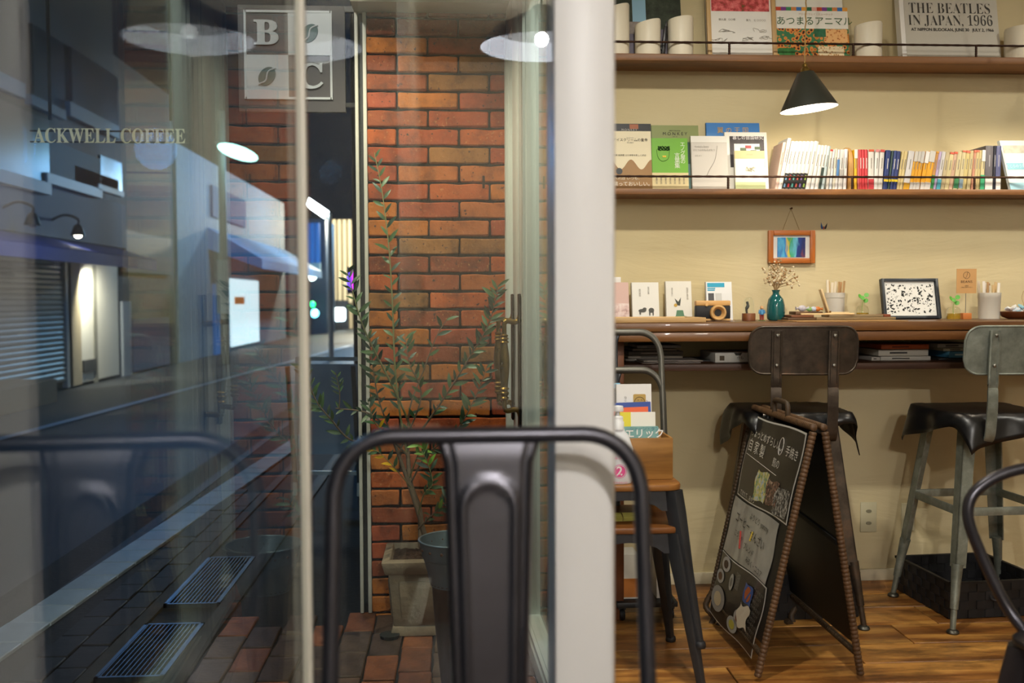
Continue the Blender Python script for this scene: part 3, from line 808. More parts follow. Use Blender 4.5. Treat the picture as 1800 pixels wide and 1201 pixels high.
# folded pavement sign behind the olive
q = onZ(575, 872, OUT)
ps = thing('pavement_sign', 'blue-grey folding pavement sign with pale edge, seen behind the olive', 'sign', q, R(-8))
a_ = onY(632, 640, q.y); b_ = onY(518, 800, q.y); wS = abs(a_.x - b_.x); z0 = b_.z - q.z; z1 = a_.z - q.z
PSM = flat('#8298b0', 0.5)
obj('panel', MB().box((0, 0, (z0 + z1) / 2), (wS - .04, 0.012, z1 - z0), RX(-6)), PSM, ps)
for s in (-1, 1):
    obj('frame_post', MB().box((s * wS / 2, 0, z1 / 2 + .02), (0.022, 0.024, z1 + .04), RX(-6)), flat('#a8b8c4', 0.4), ps, bevel=.002)
    obj('rear_leg', MB().box((s * wS / 2, 0, z1 / 2), (0.022, 0.02, z1 * 1.02), T(0, .02, 0) @ RX(10) @ T(0, .0, 0)), flat('#39434c', 0.5), ps)
obj('frame_rail', MB().box((0, 0, z1 + .03), (wS, 0.024, .022), RX(-6)), flat('#8fa0ac', .4), ps)
obj('frame_rail', MB().box((0, 0, z0 * .55), (wS, 0.024, .022), RX(-6)), flat('#8fa0ac', .4), ps)
# ================================================================== WALL SHELVES AND WHAT STANDS ON THEM
SHW = wood('#3c2410', '#6a4420', '#8a5c30', axis='X', scale=8, stretch=10, rough=0.5)
IRON = metal('#3a2417', 0.55, 0.6, var=0.35, vscale=60)
PAPER = flat('#f0ece0', 0.6)
PAGES = flat('#e6dcc4', 0.7)
INK = flat('#26211c', 0.6)
GREYINK = flat('#8b857a', 0.6)
WHITEINK = flat('#f2efe8', 0.6)
DEP = 0.16
def wall_shelf(label, ytop0, ytop1, thick, rail_px, posts):
    z = (onY(1080, ytop0, W - DEP).z + onY(1800, ytop1, W - DEP).z) / 2
    s = thing('wall_shelf', label, 'shelf', (2.45, W - DEP, z), group='long wooden wall shelves')
    obj('board', MB().box((0, DEP / 2, -thick / 2), (4.2, DEP, thick)), SHW, s, bevel=0.003)
    rz = onY(1440, rail_px, W - DEP + 0.008).z - z
    pts = [(x * 0.02 - 2.1, 0.008, rz) for x in range(0, 211)]
    r_ = obj('rail', MB().tube(pts, [0.0042 if i % 2 else 0.0034 for i in range(211)], 8), IRON, s, smooth=60)
    for px in posts:
        x = onY(px, rail_px, W - DEP + 0.008).x - 2.45
        obj('rail_post', MB().tube([(x, 0.008, i * rz / 10) for i in range(11)], [0.0048 if i % 2 else 0.0038 for i in range(11)], 8), IRON, s, smooth=60)
    return z
Z1 = wall_shelf('upper wooden wall shelf with iron rail, holding candles and large books', 91.5, 102.5, 0.024, 77, (860, 1072, 1282, 1500, 1716, 1934, 2150))
Z2 = wall_shelf('lower wooden wall shelf with iron rail, holding the row of paperbacks', 331.5, 333, 0.020, 311, (850, 1068, 1280, 1498, 1713, 1930, 2150))

def facing(name, label, cat, x0, x1, ytop, zbase, Yb, cover, thick=0.012, lean=9, H=None, back=None, group=None, roll=0, pagecol=None):
    """a book or card that shows its front: thing with local x right, z up, front at local y=0"""
    a = onY(x0, 300, Yb).x; b = onY(x1, 300, Yb).x
    w = b - a
    h = H if H else (onY((x0 + x1) / 2, ytop, Yb + 0.02).z - zbase) / math.cos(R(lean))
    t = thing(name, label, cat, ((a + b) / 2, Yb, zbase + 0.001), group=group)
    t.rotation_euler = (R(-lean), R(roll), 0)
    t['w'] = w; t['h'] = h
    obj('cover', MB().box((0, 0.001, h / 2), (w, 0.002, h)).box((0, thick - .001, h / 2), (w, 0.002, h)).box((-w / 2 + .001, thick / 2, h / 2), (0.002, thick, h)), cover, t)
    obj('pages', MB().box((0.001, thick / 2, h / 2), (w - 0.004, thick - 0.005, h - 0.004)), pagecol or PAGES, t)
    return t
def patch(t, nm, fx0, fz0, fx1, fz1, mat, dy=-0.0006):
    w, h = t['w'], t['h']
    return obj(nm, MB().span((-w / 2 + fx0 * w, dy - .0005, fz0 * h), (-w / 2 + fx1 * w, dy + .0005, fz1 * h)), mat, t)
def put(t, s, fx, fz, size, mat=None, dy=-0.0014, align='CENTER', **k):
    return letter(s, mat or INK, t, -t['w'] / 2 + fx * t['w'], dy, fz * t['h'], size, align, **k)
def vput(t, s, fx, fz, size, mat=None, **k):
    return put(t, '\n'.join(s), fx, fz, size, mat, line=k.pop('line', 0.9), **k)
def pattern(kind, cols, scale=20, stretch=(1, 1, 1), dist=0.0, thr=None, loc=0.0):
    m, n, l, b = newmat('print')
    v = coords(n, l, stretch, loc=(loc, 0, 0))
    if kind == 'noise':
        t = noise(n, l, v, scale, 5, 0.65, dist).outputs[0]
    elif kind == 'voro':
        q = n.new('ShaderNodeTexVoronoi'); q.inputs['Scale'].default_value = scale; l.new(v, q.inputs['Vector']); t = q.outputs['Distance']
    elif kind == 'z' or kind == 'x':
        sp = n.new('ShaderNodeSeparateXYZ'); tn = noise(n, l, v, scale, 3, .5)
        l.new(v, sp.inputs[0]); ad = n.new('ShaderNodeMath'); ad.operation = 'MULTIPLY_ADD'
        l.new(tn.outputs[0], ad.inputs[0]); ad.inputs[1].default_value = dist; l.new(sp.outputs['Z' if kind == 'z' else 'X'], ad.inputs[2]); t = ad.outputs[0]
    l.new(ramp(n, l, t, cols, 'CONSTANT' if thr else 'LINEAR'), b.inputs['Base Color'])
    b.inputs['Roughness'].default_value = 0.5
    return m
# ---- upper shelf
g1 = 'large books on the upper shelf'
t = facing('record_sleeve', 'square record sleeve with a dark leafy street scene, behind the candles', 'record sleeve', 1052, 1200, -60, Z1, W - .075, flat('#20241f', .5), .008, 12, H=0.31)
patch(t, 'picture', .0, .0, 1, 1, pattern('noise', [(0.3, '#12180f'), (0.5, '#2c3626'), (0.62, '#3c4636'), (0.75, '#5a5f50')], 26))
patch(t, 'picture', .42, .42, .58, 1, flat('#8fb8d0', .5), -.0012)
patch(t, 'picture', .2, .0, .82, .36, flat('#6a6472', .5, var=.2, vscale=30), -.0012)
patch(t, 'picture', .36, .30, .72, .45, flat('#8b8078', .5, var=.3, vscale=60), -.0016)
CANDLE = flat('#efe6cf', 0.45, var=0.03, vscale=8, spec=.4)
def candle(x0, x1, yt0, yt1, zb, Yc, label, dished=True):
    """wax pillar with a slanted top: yt0 / yt1 are the top heights at its left and right edge"""
    a = onY(x0, 60, Yc).x; b = onY(x1, 60, Yc).x; r_ = (b - a) / 2; cx = (a + b) / 2
    zl = onY(x0, yt0, Yc).z - zb; zr = onY(x1, yt1, Yc).z - zb
    t = thing('pillar_candle', label, 'candle', (cx, Yc, zb + .001), group='wax pillar candles on the upper shelf')
    n_ = 28; vs = []; fs = []
    def top(x): return zl + (zr - zl) * (x + r_) / (2 * r_)
    rings = [(r_ * .97, 0, 0), (r_, .004, 0), (r_, -.006, 1), (r_ * .95, 0, 1), (r_ * .80, -.004, 1), (r_ * .4, -.012, 1)]
    for rr, dz, tp in rings:
        for k in range(n_):
            an = 2 * PI * k / n_; x = rr * math.cos(an); vs.append((x, rr * math.sin(an), (top(x) if tp else 0) + dz))
    for i in range(len(rings) - 1):
        for k in range(n_): fs.append((i * n_ + k, i * n_ + (k + 1) % n_, (i + 1) * n_ + (k + 1) % n_, (i + 1) * n_ + k))
    fs.append(tuple(range(n_))); fs.append(tuple(range((len(rings) - 1) * n_, len(rings) * n_)))
    obj('wax', MB().add(vs, fs), CANDLE, t, smooth=50)
    obj('wick', MB().cyl((0, 0, top(0) - .014), (0.001, 0, top(0) + .008), .0012, .001, 6), INK, t)
candle(1060, 1106, 20, 8, Z1, W - .105, 'tallest ivory pillar candle at the left end, rising towards the right')
candle(1116, 1161, 45, 35, Z1, W - .105, 'short ivory pillar candle with a slanted top, second from the left')
candle(1174, 1218, 36, 31, Z1, W - .105, 'rounded ivory pillar candle left of the pale wood picture frame')
candle(1503, 1549, 46, 41, Z1, W - .105, 'bright ivory pillar candle between the leopard book and large white book')
candle(1768, 1816, 51, 48, Z1, W - .105, 'bright ivory pillar candle at the right edge of the picture')
# slim black pocket lighter leaning between the candles
a = onY(1165, 60, W - .12).x
o = obj('utility_lighter', MB().box((0, 0, .055), (0.012, .016, .095), RY(6)).box((0.001, 0, .106), (.006, .006, .03), RY(6)).box((-.008, 0, .03), (.008, .012, .02), RY(6)), flat('#141416', .35), bevel=.002, M=T(a, W - .12, Z1))
tag(o, 'slim black utility lighter propped between two ivory candles', 'lighter')
# framed poster
t = facing('framed_poster', 'pale wood frame with a pink flower print and signatures on the upper shelf', 'picture frame', 1243, 1364, -70, Z1, W - .095, flat('#f2efe6', .5), .012, 9, H=0.335)
w_, h_ = t['w'], t['h']; PW = wood('#c79a5c', '#dcb67c', axis='Z', scale=7, stretch=8, rough=.5)
for s in (-1, 1): obj('frame_side', MB().box((s * (w_ / 2 - .007), -.006, h_ / 2), (.015, .014, h_)), PW, t, bevel=.002)
obj('frame_side', MB().box((0, -.006, h_ - .007), (w_ - .03, .014, .015)), PW, t, bevel=.002)
patch(t, 'picture', .08, .52, .92, .95, pattern('noise', [(0.32, '#5a5a20'), (0.42, '#b03838'), (0.55, '#e06868'), (0.7, '#f09a90'), (.8, '#f4c878')], 38))
put(t, '鶴丸重   ○○様', .3, .425, .009, GREYINK); put(t, '第九　七 ○○○○', .72, .42, .009, GREYINK)
for i, (fx, fz) in enumerate(((.3, .30), (.78, .31), (.85, .24), (.2, .2), (.6, .22))):
    mb = MB(); random.seed(40 + i)
    pts = [(-w_ / 2 + fx * w_ + random.uniform(-.018, .018) + (k - 5) * .0035, -.0022, fz * h_ + random.uniform(-.009, .009)) for k in range(10)]
    mb.tube(bez(pts, 4), .0005, 4); obj('signature', mb, GREYINK, t)
# magazine and leopard book
t = facing('magazine', 'white music magazine with large black title, behind the leopard picture book', 'magazine', 1366, 1484, -60, Z1, W - .075, PAPER, .006, 9, H=0.29)
put(t, 'Latina', .53, .485, .082, INK, offset=.0008)
t = facing('picture_book', 'picture book with orange leopards and a white title band', 'book', 1366, 1492, 12, Z1, W - .105, PAPER, .010, 9)
sq = ['#c84a2a', '#e8a03a', '#3a8a5a', '#e8b0a0', '#3a78c0', '#7a3a8a', '#2a6a4a', '#d8884a']
for i in range(14): patch(t, 'colour_square', i / 14, .93, (i + 1) / 14, 1.0, flat(sq[i * 5 % 8], .5))
patch(t, 'picture', 0, 0, 1, .58, pattern('voro', [(0.20, '#1c1a14'), (0.27, '#8a4a1c'), (.36, '#d8762a'), (0.50, '#e89a48'), (.62, '#3c7a50')], 70))
patch(t, 'leopard_face', .66, .28, .98, .57, pattern('voro', [(0.10, '#2a1a10'), (0.18, '#c86e2c'), (0.5, '#eeb878')], 110), -.0012)
patch(t, 'leaf_patch', .52, .42, .68, .58, flat('#2f6a48', .5, var=.4, vscale=60), -.0013); patch(t, 'leaf_patch', .02, .02, .24, .2, flat('#3a7a3a', .5, var=.4, vscale=60), -.0013)
patch(t, 'muzzle', .56, .02, .92, .24, pattern('voro', [(0.12, '#3a2a1a'), (0.22, '#d8a05c'), (0.5, '#f6e2b8')], 120), -.0014)
put(t, 'あつまるアニマル', .53, .72, .0345, flat('#2f5a28', .5)); put(t, 'プロードウェイ・ミュージック', .55, .86, .009, flat('#c8a890', .6))
# large white boxed book
t = facing('photo_book', 'large white boxed photo book with tall black serif capitals on the upper shelf', 'book', 1592, 1757, -60, Z1, W - .095, flat('#c9c4b6', .5), .028, 10, H=0.30)
w_, h_ = t['w'], t['h']
put(t, serif('THE BEATLES'), .49, .650, .057, flat('#3a3630', .5), xs=.78, offset=-.0008); put(t, serif('IN JAPAN, 1966'), .49, .497, .057, flat('#3a3630', .5), xs=.755, offset=-.0008)
put(t, 'AT NIPPON BUDOKAN, JUNE 30   JULY 2, 1966', .505, .385, .0155, flat('#2e2a26', .5), offset=.0003, xs=.95)
obj('slipcase', MB().box((-w_ / 2 - .010, .012, h_ / 2), (.016, .036, h_)).box((0, .030, h_ / 2), (w_ + .02, .004, h_)), flat('#f4f1ea', .5), t)

# ---- lower shelf, books that face out
g2 = 'books facing out on the lower shelf'
t = facing('magazine', 'black-covered literary magazine behind the cream book at the left end', 'magazine', 1062, 1148, 216, Z2, W - .06, flat('#16181c', .45), .008, 10)
put(t, 'MONKEY', .55, .905, .011, flat('#c9c4bc', .5), spacing=1.4); patch(t, 'picture', .56, .92, .74, .99, flat('#a8603a', .5))
t = facing('book', 'cream book with a tan scalloped lower cover, leftmost on the lower shelf', 'book', 1070, 1147, 230, Z2, W - .105, flat('#e6dab8', .5), .014, 9)
w_, h_ = t['w'], t['h']
sc = [(-w_ / 2, 0), (w_ / 2, 0)] + [(w_ / 2 - w_ * i / 24, h_ * (.43 + .085 * math.cos(2 * PI * 2.1 * i / 24))) for i in range(25)]
obj('scalloped_band', MB().prism(sc, 0, .001, FACE), flat('#9c7440', .5), t)
put(t, 'アイスクリームの皇帝', .52, .845, .0125); put(t, 'Ice Cream', .52, .885, .006, GREYINK); put(t, '詩と散文', .52, .80, .006, GREYINK)
put(t, '収録 名詩選 ほか多数を新しく訳出', .5, .585, .0075); put(t, '言葉っておいしい。', .5, .095, .0175, flat('#f4ecd8', .5), dy=-.0026); put(t, '食べれば いつも、', .4, .19, .0135, flat('#e8dcc0', .5), dy=-.0026)
obj('round_badge', MB().lathe([(.0115, 0), (.0115, .001)], 20, T(-w_ * .25, -.001, h_ * .315) @ FACE), flat('#2c3034', .5), t)
t = facing('magazine', 'olive green literary magazine behind the lime green book', 'magazine', 1148, 1232, 219, Z2, W - .06, flat('#8a9358', .45), .008, 10)
put(t, 'MONKEY', .5, .868, .0165, INK, spacing=1.5); put(t, 'NEW WRITING', .5, .915, .006, INK); put(t, 'vol. 12', .5, .825, .006, INK)
t = facing('book', 'lime green book with a line-drawn face and beige band', 'book', 1147, 1211, 243, Z2, W - .105, flat('#6fae2c', .45), .014, 8)
w_, h_ = t['w'], t['h']
patch(t, 'paper_band', 0, 0, 1, .33, flat('#dccb98', .5), -.001)
GW = flat('#eef2dc', .5)
vput(t, 'エノグ屋の', .86, .71, .0185, GW, line=.84); vput(t, '言葉集', .70, .56, .0205, GW, line=.9)
hair = MB(); random.seed(4)
hair.tube([(-w_ * .16 + .020 * math.cos(a * .9) * (1 + .1 * math.sin(7 * a)), -.0016, h_ * .80 + .008 * math.sin(a * .9 * 3.3)) for a in [k * .5 for k in range(60)]], .0011, 4)
obj('drawn_hair', hair, flat('#26421a', .5), t)
fc = MB(); fc.tube(bez([(-w_ * .36, -.0014, h_ * .78), (-w_ * .33, -.0014, h_ * .64), (-w_ * .22, -.0014, h_ * .555), (-w_ * .05, -.0014, h_ * .60), (w_ * .0, -.0014, h_ * .78)], 6), .0006, 4)
obj('drawn_face', fc, flat('#2f5a1c', .5), t); patch(t, 'drawn_mouth', .30, .63, .40, .66, flat('#e8c030', .5), -.0014)
for i in range(7): vput(t, '言葉の詩', .12 + i * .125, .18, .0075, GREYINK, dy=-.0024)
t = facing('book', 'dark green book peeking out beside the lime green book', 'book', 1196, 1226, 250, Z2, W - .075, flat('#2d4a44', .5), .012, 8)
patch(t, 'label_band', 0, .0, 1, .55, flat('#6a8a86', .5), -.001)
t = facing('magazine', 'sky blue magazine with gold characters at the back of the lower shelf', 'magazine', 1245, 1340, 215, Z2, W - .055, pattern('z', [(0.14, '#9cc4e4'), (0.22, '#3a7cc0')], 3), .008, 9)
GOLD = flat('#c9a258', .5)
put(t, '翼 の 王 国', .5, .885, .024, GOLD)
t = facing('book', 'pale grey slim book with a drawn white hill, left of the monochrome magazine', 'book', 1217, 1281, 239, Z2, W - .105, flat('#cfc9bf', .5), .012, 9)
patch(t, 'title_band', 0, .88, 1, 1, flat('#e8e4da', .5)); put(t, "Kinkie's Story", .3, .80, .009, GREYINK); put(t, 'ひとつぶのものがたり', .36, .735, .008, GREYINK); put(t, '白石 ゆり', .2, .63, .006, GREYINK)
mb = MB(); mb.tube(bez([(-w_ * .1, -.0013, .05), (.0, -.0013, .075), (.02, -.0013, .11), (.03, -.0013, .16)], 6), .0006, 4); obj('drawn_line', mb, GREYINK, t)
t = facing('magazine', 'white magazine with a black and white picture, behind the small cream book', 'magazine', 1277, 1352, 232, Z2, W - .085, PAPER, .008, 9)
patch(t, 'picture', .12, .40, .93, .93, flat('#3a3234', .5, var=.5, vscale=40)); patch(t, 'plate', .22, .42, .82, .80, flat('#ece8e4', .5), -.0012)
for fx, fz, c_ in ((.36, .68, '#5a6a48'), (.48, .72, '#b04848'), (.6, .64, '#4a5a40'), (.3, .62, '#5a2a34'), (.7, .7, '#485a3a')): patch(t, 'food', fx, fz, fx + .14, fz + .05, flat(c_, .5), -.0018)
put(t, '暮しの自由研究', .55, .90, .016, flat('#f4f0ec', .5), dy=-.0022)
t = facing('book', 'small cream book with a faint sketch, in front of the white magazine', 'book', 1293, 1346, 266, Z2, W - .112, PAPER, .012, 7)
patch(t, 'title_band', 0, .80, 1, 1, flat('#d8bc86', .5)); patch(t, 'paper_band', 0, 0, 1, .20, flat('#c4d09a', .5)); put(t, '小さな旅', .5, .9, .006, GREYINK)
for k in range(2):
    mb = MB(); random.seed(60 + k); mb.tube(bez([(random.uniform(-.02, .016) + k * .008, -.0013, random.uniform(.055, .09)) for _ in range(7)], 4), .0006, 4); obj('drawn_sketch', mb, flat('#a8a47a', .5), t)

# ---- row of books showing their spines
_bm = {}
def spine_book(name, label, x0, x1, h, tilt, Ys, col, zb, depth=0.105, band=None, top=None, group='paperbacks on the lower shelf', title=True):
    a = onY(x0, 320, Ys).x; b = onY(x1, 320, Ys).x; w = max(.0045, (b - a) * .965)
    n5 = 4
    prof = [(-w / 2, depth), (-w / 2, .002)] + [(-w / 2 + w * i / n5, .002 - .0022 * math.sin(PI * i / n5)) for i in range(1, n5)] + [(w / 2, .002), (w / 2, depth)]
    root = obj(name, MB().prism(prof, 0, h), flat(col, .5), None, M=T((a + b) / 2, Ys, zb + .001) @ RY(tilt))
    tag(root, label, 'book', group)
    obj('pages', MB().box((0, depth / 2 + .003, h - .0004), (w - .0016, depth - .008, .002)), PAGES, root)
    if band: obj('band', MB().box((0, .0, band[2] * h + (band[1] - band[2]) * h / 2), (w * .98, .003, (band[1] - band[2]) * h)), flat(band[0], .5), root)
    if top: obj('top_band', MB().box((0, .0, h * (1 - top[1] / 2)), (w * .96, .0034, h * top[1])), flat(top[0], .5), root)
    if title and w > .007:
        obj('title', MB().box((0, -.0004, h * .66), (.0022, .001, h * .26)), flat(title if isinstance(title, str) else '#5a554c', .6), root)
    return root
YS_ = W - 0.125
hb = onY(1650, 264, YS_).z - Z2
hm = onY(1400, 247, YS_).z - Z2; hm2 = onY(1450, 255, YS_).z - Z2
# leaning pale magazine and pink spine
row = []
row.append((1361, 1367, hm * .97, 10, '#e8c8b8', None, None, 'pink')); row.append((1367, 1374, hm * 1.06, 11, '#f2efe8', None, None, 'white'))
for i, c_ in enumerate(('#7aa8d0', '#c8303a', '#58b0a4', '#d05a4a', '#8a70b8', '#9cc04a')):
    row.append((1374 + i * 7.8, 1381.4 + i * 7.8, hm, 12, '#f4f2ec', ('#1c1c1c', .34, .02), None, 'white', c_))
row += [(1421, 1429, hm, 11, '#f0eee8', None, None, 'white'), (1429.4, 1436, hm2 * 1.01, 10, '#eef0ee', None, None, 'white'), (1436.3, 1443, hm2, 9, '#f2f0ea', None, None, 'white'), (1443.4, 1448.5, hm2, 9, '#f0f0ec', ('#3a4a44', .5, .02), None, 'white'), (1448.8, 1455, hm2 * .985, 9, '#c8dce0', None, None, 'pale blue')]
row += [(1455.5, 1460.5, hb, 6, '#ece6dc', None, ('#d04a3a', .04), 'ivory'), (1460.8, 1465.5, hb, 5, '#dfe8f0', None, None, 'ice blue'), (1465.8, 1470.5, hb * 1.02, 4, '#efe9d6', None, None, 'cream'), (1471, 1475.6, hb, 4, '#f0f0f2', ('#5a8cc8', .75, .35), None, 'white and blue'), (1476, 1484.6, hb, 3, '#e8e6e2', ('#bab8b4', .5, .3), None, 'grey'), (1485, 1491, hb * 1.01, 2, '#f2f0ee', None, None, 'white')]
nleft = len(row)
row += [(1501, 1506.3, hb, 0, '#e8b818', None, ('#eceae4', .22), 'yellow'), (1507, 1509.8, hb, -1, '#c8686a', None, None, 'dull red'), (1510.2, 1514.6, hb, -1, '#d23a40', None, None, 'red'), (1515.8, 1520.5, hb, -1, '#cc2e38', None, None, 'red'), (1521, 1525.8, hb, -1, '#d23a40', None, None, 'red'),
        (1526.3, 1536, hb, 0, '#e6e2d8', ('#c83a44', .27, .0), ('#d85a3a', .05), 'white and red'), (1536.6, 1543.4, hb, 2, '#eae8e2', None, ('#d8888a', .06), 'white'), (1544, 1551.5, hb, 3, '#dedad2', None, ('#d0504a', .06), 'light grey'),
        (1552.5, 1560.5, hb * .99, 5, '#1e3470', ('#e8cc28', .27, .21), None, 'navy'), (1561.5, 1564.5, hb * .98, 6, '#2f4a48', ('#e8cc28', .27, .21), None, 'dark green'), (1565.5, 1570.6, hb * .98, 6, '#243a78', ('#e8cc28', .27, .21), None, 'navy'), (1571.2, 1577, hb * .97, 6, '#1e3070', ('#e8cc28', .27, .21), None, 'navy'),
        (1577.6, 1582.2, hb * .97, 8, '#d8c488', None, None, 'tan'), (1582.6, 1587.4, hb * .97, 8, '#dcc88c', None, None, 'tan'),
        (1588.2, 1598.8, hb * .98, 9, '#d8d6d4', ('#e0a81c', .18, .0), None, 'grey with yellow foot'), (1599.4, 1605, hb * .97, 9, '#e0a418', ('#dedad2', .20, .0), ('#d2cec4', .26), 'yellow'), (1605.4, 1610.6, hb * .97, 9, '#dea01a', ('#dedad2', .20, .0), ('#ccc8be', .26), 'yellow'), (1611, 1617, hb * .97, 9, '#e2a41a', ('#dedad2', .20, .0), ('#c8c6c0', .30), 'yellow'),
        (1618.6, 1625.6, hb * .97, 9, '#e8aa20', ('#e4e0d8', .2, .0), ('#eceae6', .30), 'yellow'), (1626, 1636.2, hb * .98, 9, '#e6a820', ('#e4e0d8', .2, .0), ('#d2d0c8', .28), 'yellow'), (1636.8, 1642, hb * .97, 9, '#c8924a', ('#2c8c48', .38, .04), ('#e0a028', .04), 'tan and green'), (1642.6, 1647.2, hb * .97, 9, '#c0aed4', None, None, 'lilac'),
        (1648, 1654.6, hb * .97, 9, '#d0cecc', ('#4aa8bc', .28, .0), None, 'grey and teal'), (1655, 1661.8, hb * .95, 8, '#c4b48c', None, None, 'tan'), (1662.4, 1669.6, hb * .95, 8, '#dccf9c', None, ('#d85a3a', .05), 'cream'), (1670.4, 1676.4, hb * .96, 8, '#dcb89c', None, ('#d85a3a', .05), 'pinkish'), (1677, 1684.6, hb * .97, 7, '#e0d4a8', ('#3c8a5a', .32, .05), None, 'cream and green'),
        (1685.2, 1692, hb * .99, 6, '#ded2a4', ('#8ca8bc', .28, .05), ('#e06a4a', .04), 'cream and blue'), (1692.6, 1699, hb * .99, 6, '#dccc8c', None, ('#e06a4a', .06), 'straw'), (1699.4, 1705.6, hb * .99, 5, '#d2c494', None, None, 'straw'), (1706.2, 1710.6, hb, 4, '#d49a80', None, ('#e06a4a', .06), 'salmon'), (1711, 1715.6, hb, 4, '#d8ca98', None, ('#e06a4a', .05), 'straw'), (1716.2, 1720.4, hb, 4, '#d4c48e', None, None, 'straw'), (1721, 1728.6, hb, 3, '#d6ca9a', ('#34a070', .38, .0), ('#f0eee6', .28), 'green-footed cream')]
# lay the spines out so that neighbours with different lean do not cut into each other
def lay(rows, xa, xb):
    px2m = (onY(1700, 320, YS_).x - onY(1600, 320, YS_).x) / 100
    need = sum(max(0, (math.tan(R(a[3])) - math.tan(R(b[3]))) * min(a[2], b[2])) for a, b in zip(rows, rows[1:])) / px2m
    tot = sum(r_[1] - r_[0] for r_ in rows); gaps = (xb - xa) - tot
    k = (xb - xa - need - .28 * len(rows)) / tot if tot + need + .28 * len(rows) > xb - xa else 1.0
    x = xa; out = []
    for i, r_ in enumerate(rows):
        w = (r_[1] - r_[0]) * k
        out.append((x, x + w) + tuple(r_[2:]))
        x += w + .26
        if i + 1 < len(rows):
            d = math.tan(R(r_[3])) - math.tan(R(rows[i + 1][3]))
            x += max(0, d * min(r_[2], rows[i + 1][2])) / px2m
            x = max(x, xa + (rows[i + 1][0] - rows[0][0]) * k * .98) if d <= 0 else x
    return out
row = lay(row[:nleft], 1362, 1488.5) + lay(row[nleft:], 1501.5, 1729)
for i, r_ in enumerate(row):
    x0, x1, h, tilt, col, band, top, cn = r_[:8]
    if i < nleft: lab = f'{cn} book leaning in the row, {ORD[nleft - i]} book left of the arched wooden bookend'
    else: lab = f'{cn} paperback spine, {ORD[i - nleft + 1]} book right of the arched wooden bookend'
    dark = cn in ('navy', 'red', 'dark green', 'dull red')
    b = spine_book('paperback', lab, x0, x1, h, tilt, YS_, col, Z2, band=band, top=top, title='#e8e4dc' if dark else '#8a8478')
    if len(r_) > 8:
        w_ = (onY(x1, 320, YS_).x - onY(x0, 320, YS_).x) * .8
        obj('colour_mark', MB().box((0, -.0014, h * .09), (w_ * .5, .002, h * .07)), flat(r_[8], .5), b)
        obj('colour_mark', MB().box((0, -.0014, h * .25), (w_ * .4, .002, h * .1)), flat(r_[8], .5), b)
# arched wooden bookend
a = onY(1491.5, 320, YS_).x; b = onY(1500.5, 320, YS_).x; hh = onY(1495, 257, YS_).z - Z2
arch = [(0, 0), (.095, 0), (.095, hh * .55)] + [(.0475 + .0475 * math.cos(R(k)), hh * .55 + (hh * .45) * math.sin(R(k))) for k in range(10, 180, 10)] + [(0, hh * .55)]
o = obj('bookend', MB().prism([(y_, z_) for y_, z_ in arch], -.007, .007, Matrix(((0, 0, 1, 0), (1, 0, 0, 0), (0, 1, 0, 0), (0, 0, 0, 1)))), wood('#c08a4a', '#dcab68', axis='Z', rough=.5), bevel=.002, M=T((a + b) / 2, YS_ - .004, Z2 + .001))
tag(o, 'arched pale wooden bookend standing among the paperbacks', 'bookend')
# two boxed volumes and the open picture book at the right end
hx = onY(1740, 257, YS_).z - Z2
for i, (x0, x1, c_, lab) in enumerate(((1731, 1744.5, '#5c5a60', 'grey boxed volume with a white foot band, right end of the paperbacks'), (1745.5, 1749.5, '#1c1e2c', 'thin black volume between the grey and indigo boxed volumes'), (1750, 1758.5, '#4a5078', 'indigo boxed volume with a white foot band beside the open picture book'))):
    spine_book('boxed_book', lab, x0, x1, hx, 1, YS_ - .004, c_, Z2, depth=.12, band=('#e6e4e0', .30, .0) if i != 1 else None, group='boxed volumes on the lower shelf', title='#b8b6bc')
t = facing('picture_book', 'open pale blue picture book lit brightly at the right end', 'book', 1768, 1852, 246, Z2, W - .11, flat('#dfe6e2', .5), .010, 14)
t.rotation_euler = (R(-14), R(-3), R(18))
patch(t, 'title_band', .05, .42, .5, .55, flat('#8cc4d4', .5)); patch(t, 'picture', .0, .02, .8, .16, flat('#9cc8d8', .5)); patch(t, 'picture', .05, .75, .9, .9, flat('#c8c4b4', .5, var=.2, vscale=50)); put(t, 'くじらのうた', .28, .485, .015, flat('#d8ecee', .5))
# ---- on the wall: hanging picture, nail, string, swallow ornament
c = onY(1391, 434, W - .012)
pf = thing('hanging_picture', 'small orange wood frame with a blue and green striped painting, hung on string', 'picture frame', c)
w_ = onY(1432, 434, W - .012).x - onY(1350, 434, W - .012).x; h_ = onY(1391, 405, W - .012).z - onY(1391, 463, W - .012).z
OW = wood('#8a4a18', '#b8692a', axis='X', scale=8, stretch=8, rough=.4); OWZ = wood('#8a4a18', '#b8692a', axis='Z', scale=8, stretch=8, rough=.4)
bt = .0185
for s in (-1, 1):
    obj('frame_side', MB().box((s * (w_ / 2 - bt / 2), 0, 0), (bt, .018, h_)), OWZ, pf, bevel=.003)
    obj('frame_side', MB().box((0, 0, s * (h_ / 2 - bt / 2)), (w_ - 2 * bt, .018, bt)), OW, pf, bevel=.003)
obj('mount', MB().box((0, .003, 0), (w_ - 2 * bt, .004, h_ - 2 * bt)), flat('#dcdcd8', .5), pf)
pw = (w_ - 2 * bt) * .76; ph = (h_ - 2 * bt) * .86
obj('painting', MB().box((0, -.0002, -.002), (pw, .002, ph)), pattern('x', [(0.08, '#2a5a9a'), (.26, '#7ab8d8'), (.34, '#2858b0'), (.42, '#58b4dc'), (.48, '#1c78c8'), (.54, '#e0c840'), (.58, '#3aa06a'), (.66, '#6cc0dc'), (.72, '#1c3888'), (.84, '#1a2a68'), (.92, '#8a3a28')], 9, (5.2, 1, 1.4), .35, loc=.42), pf)
nl = onY(1389, 367, W) - c
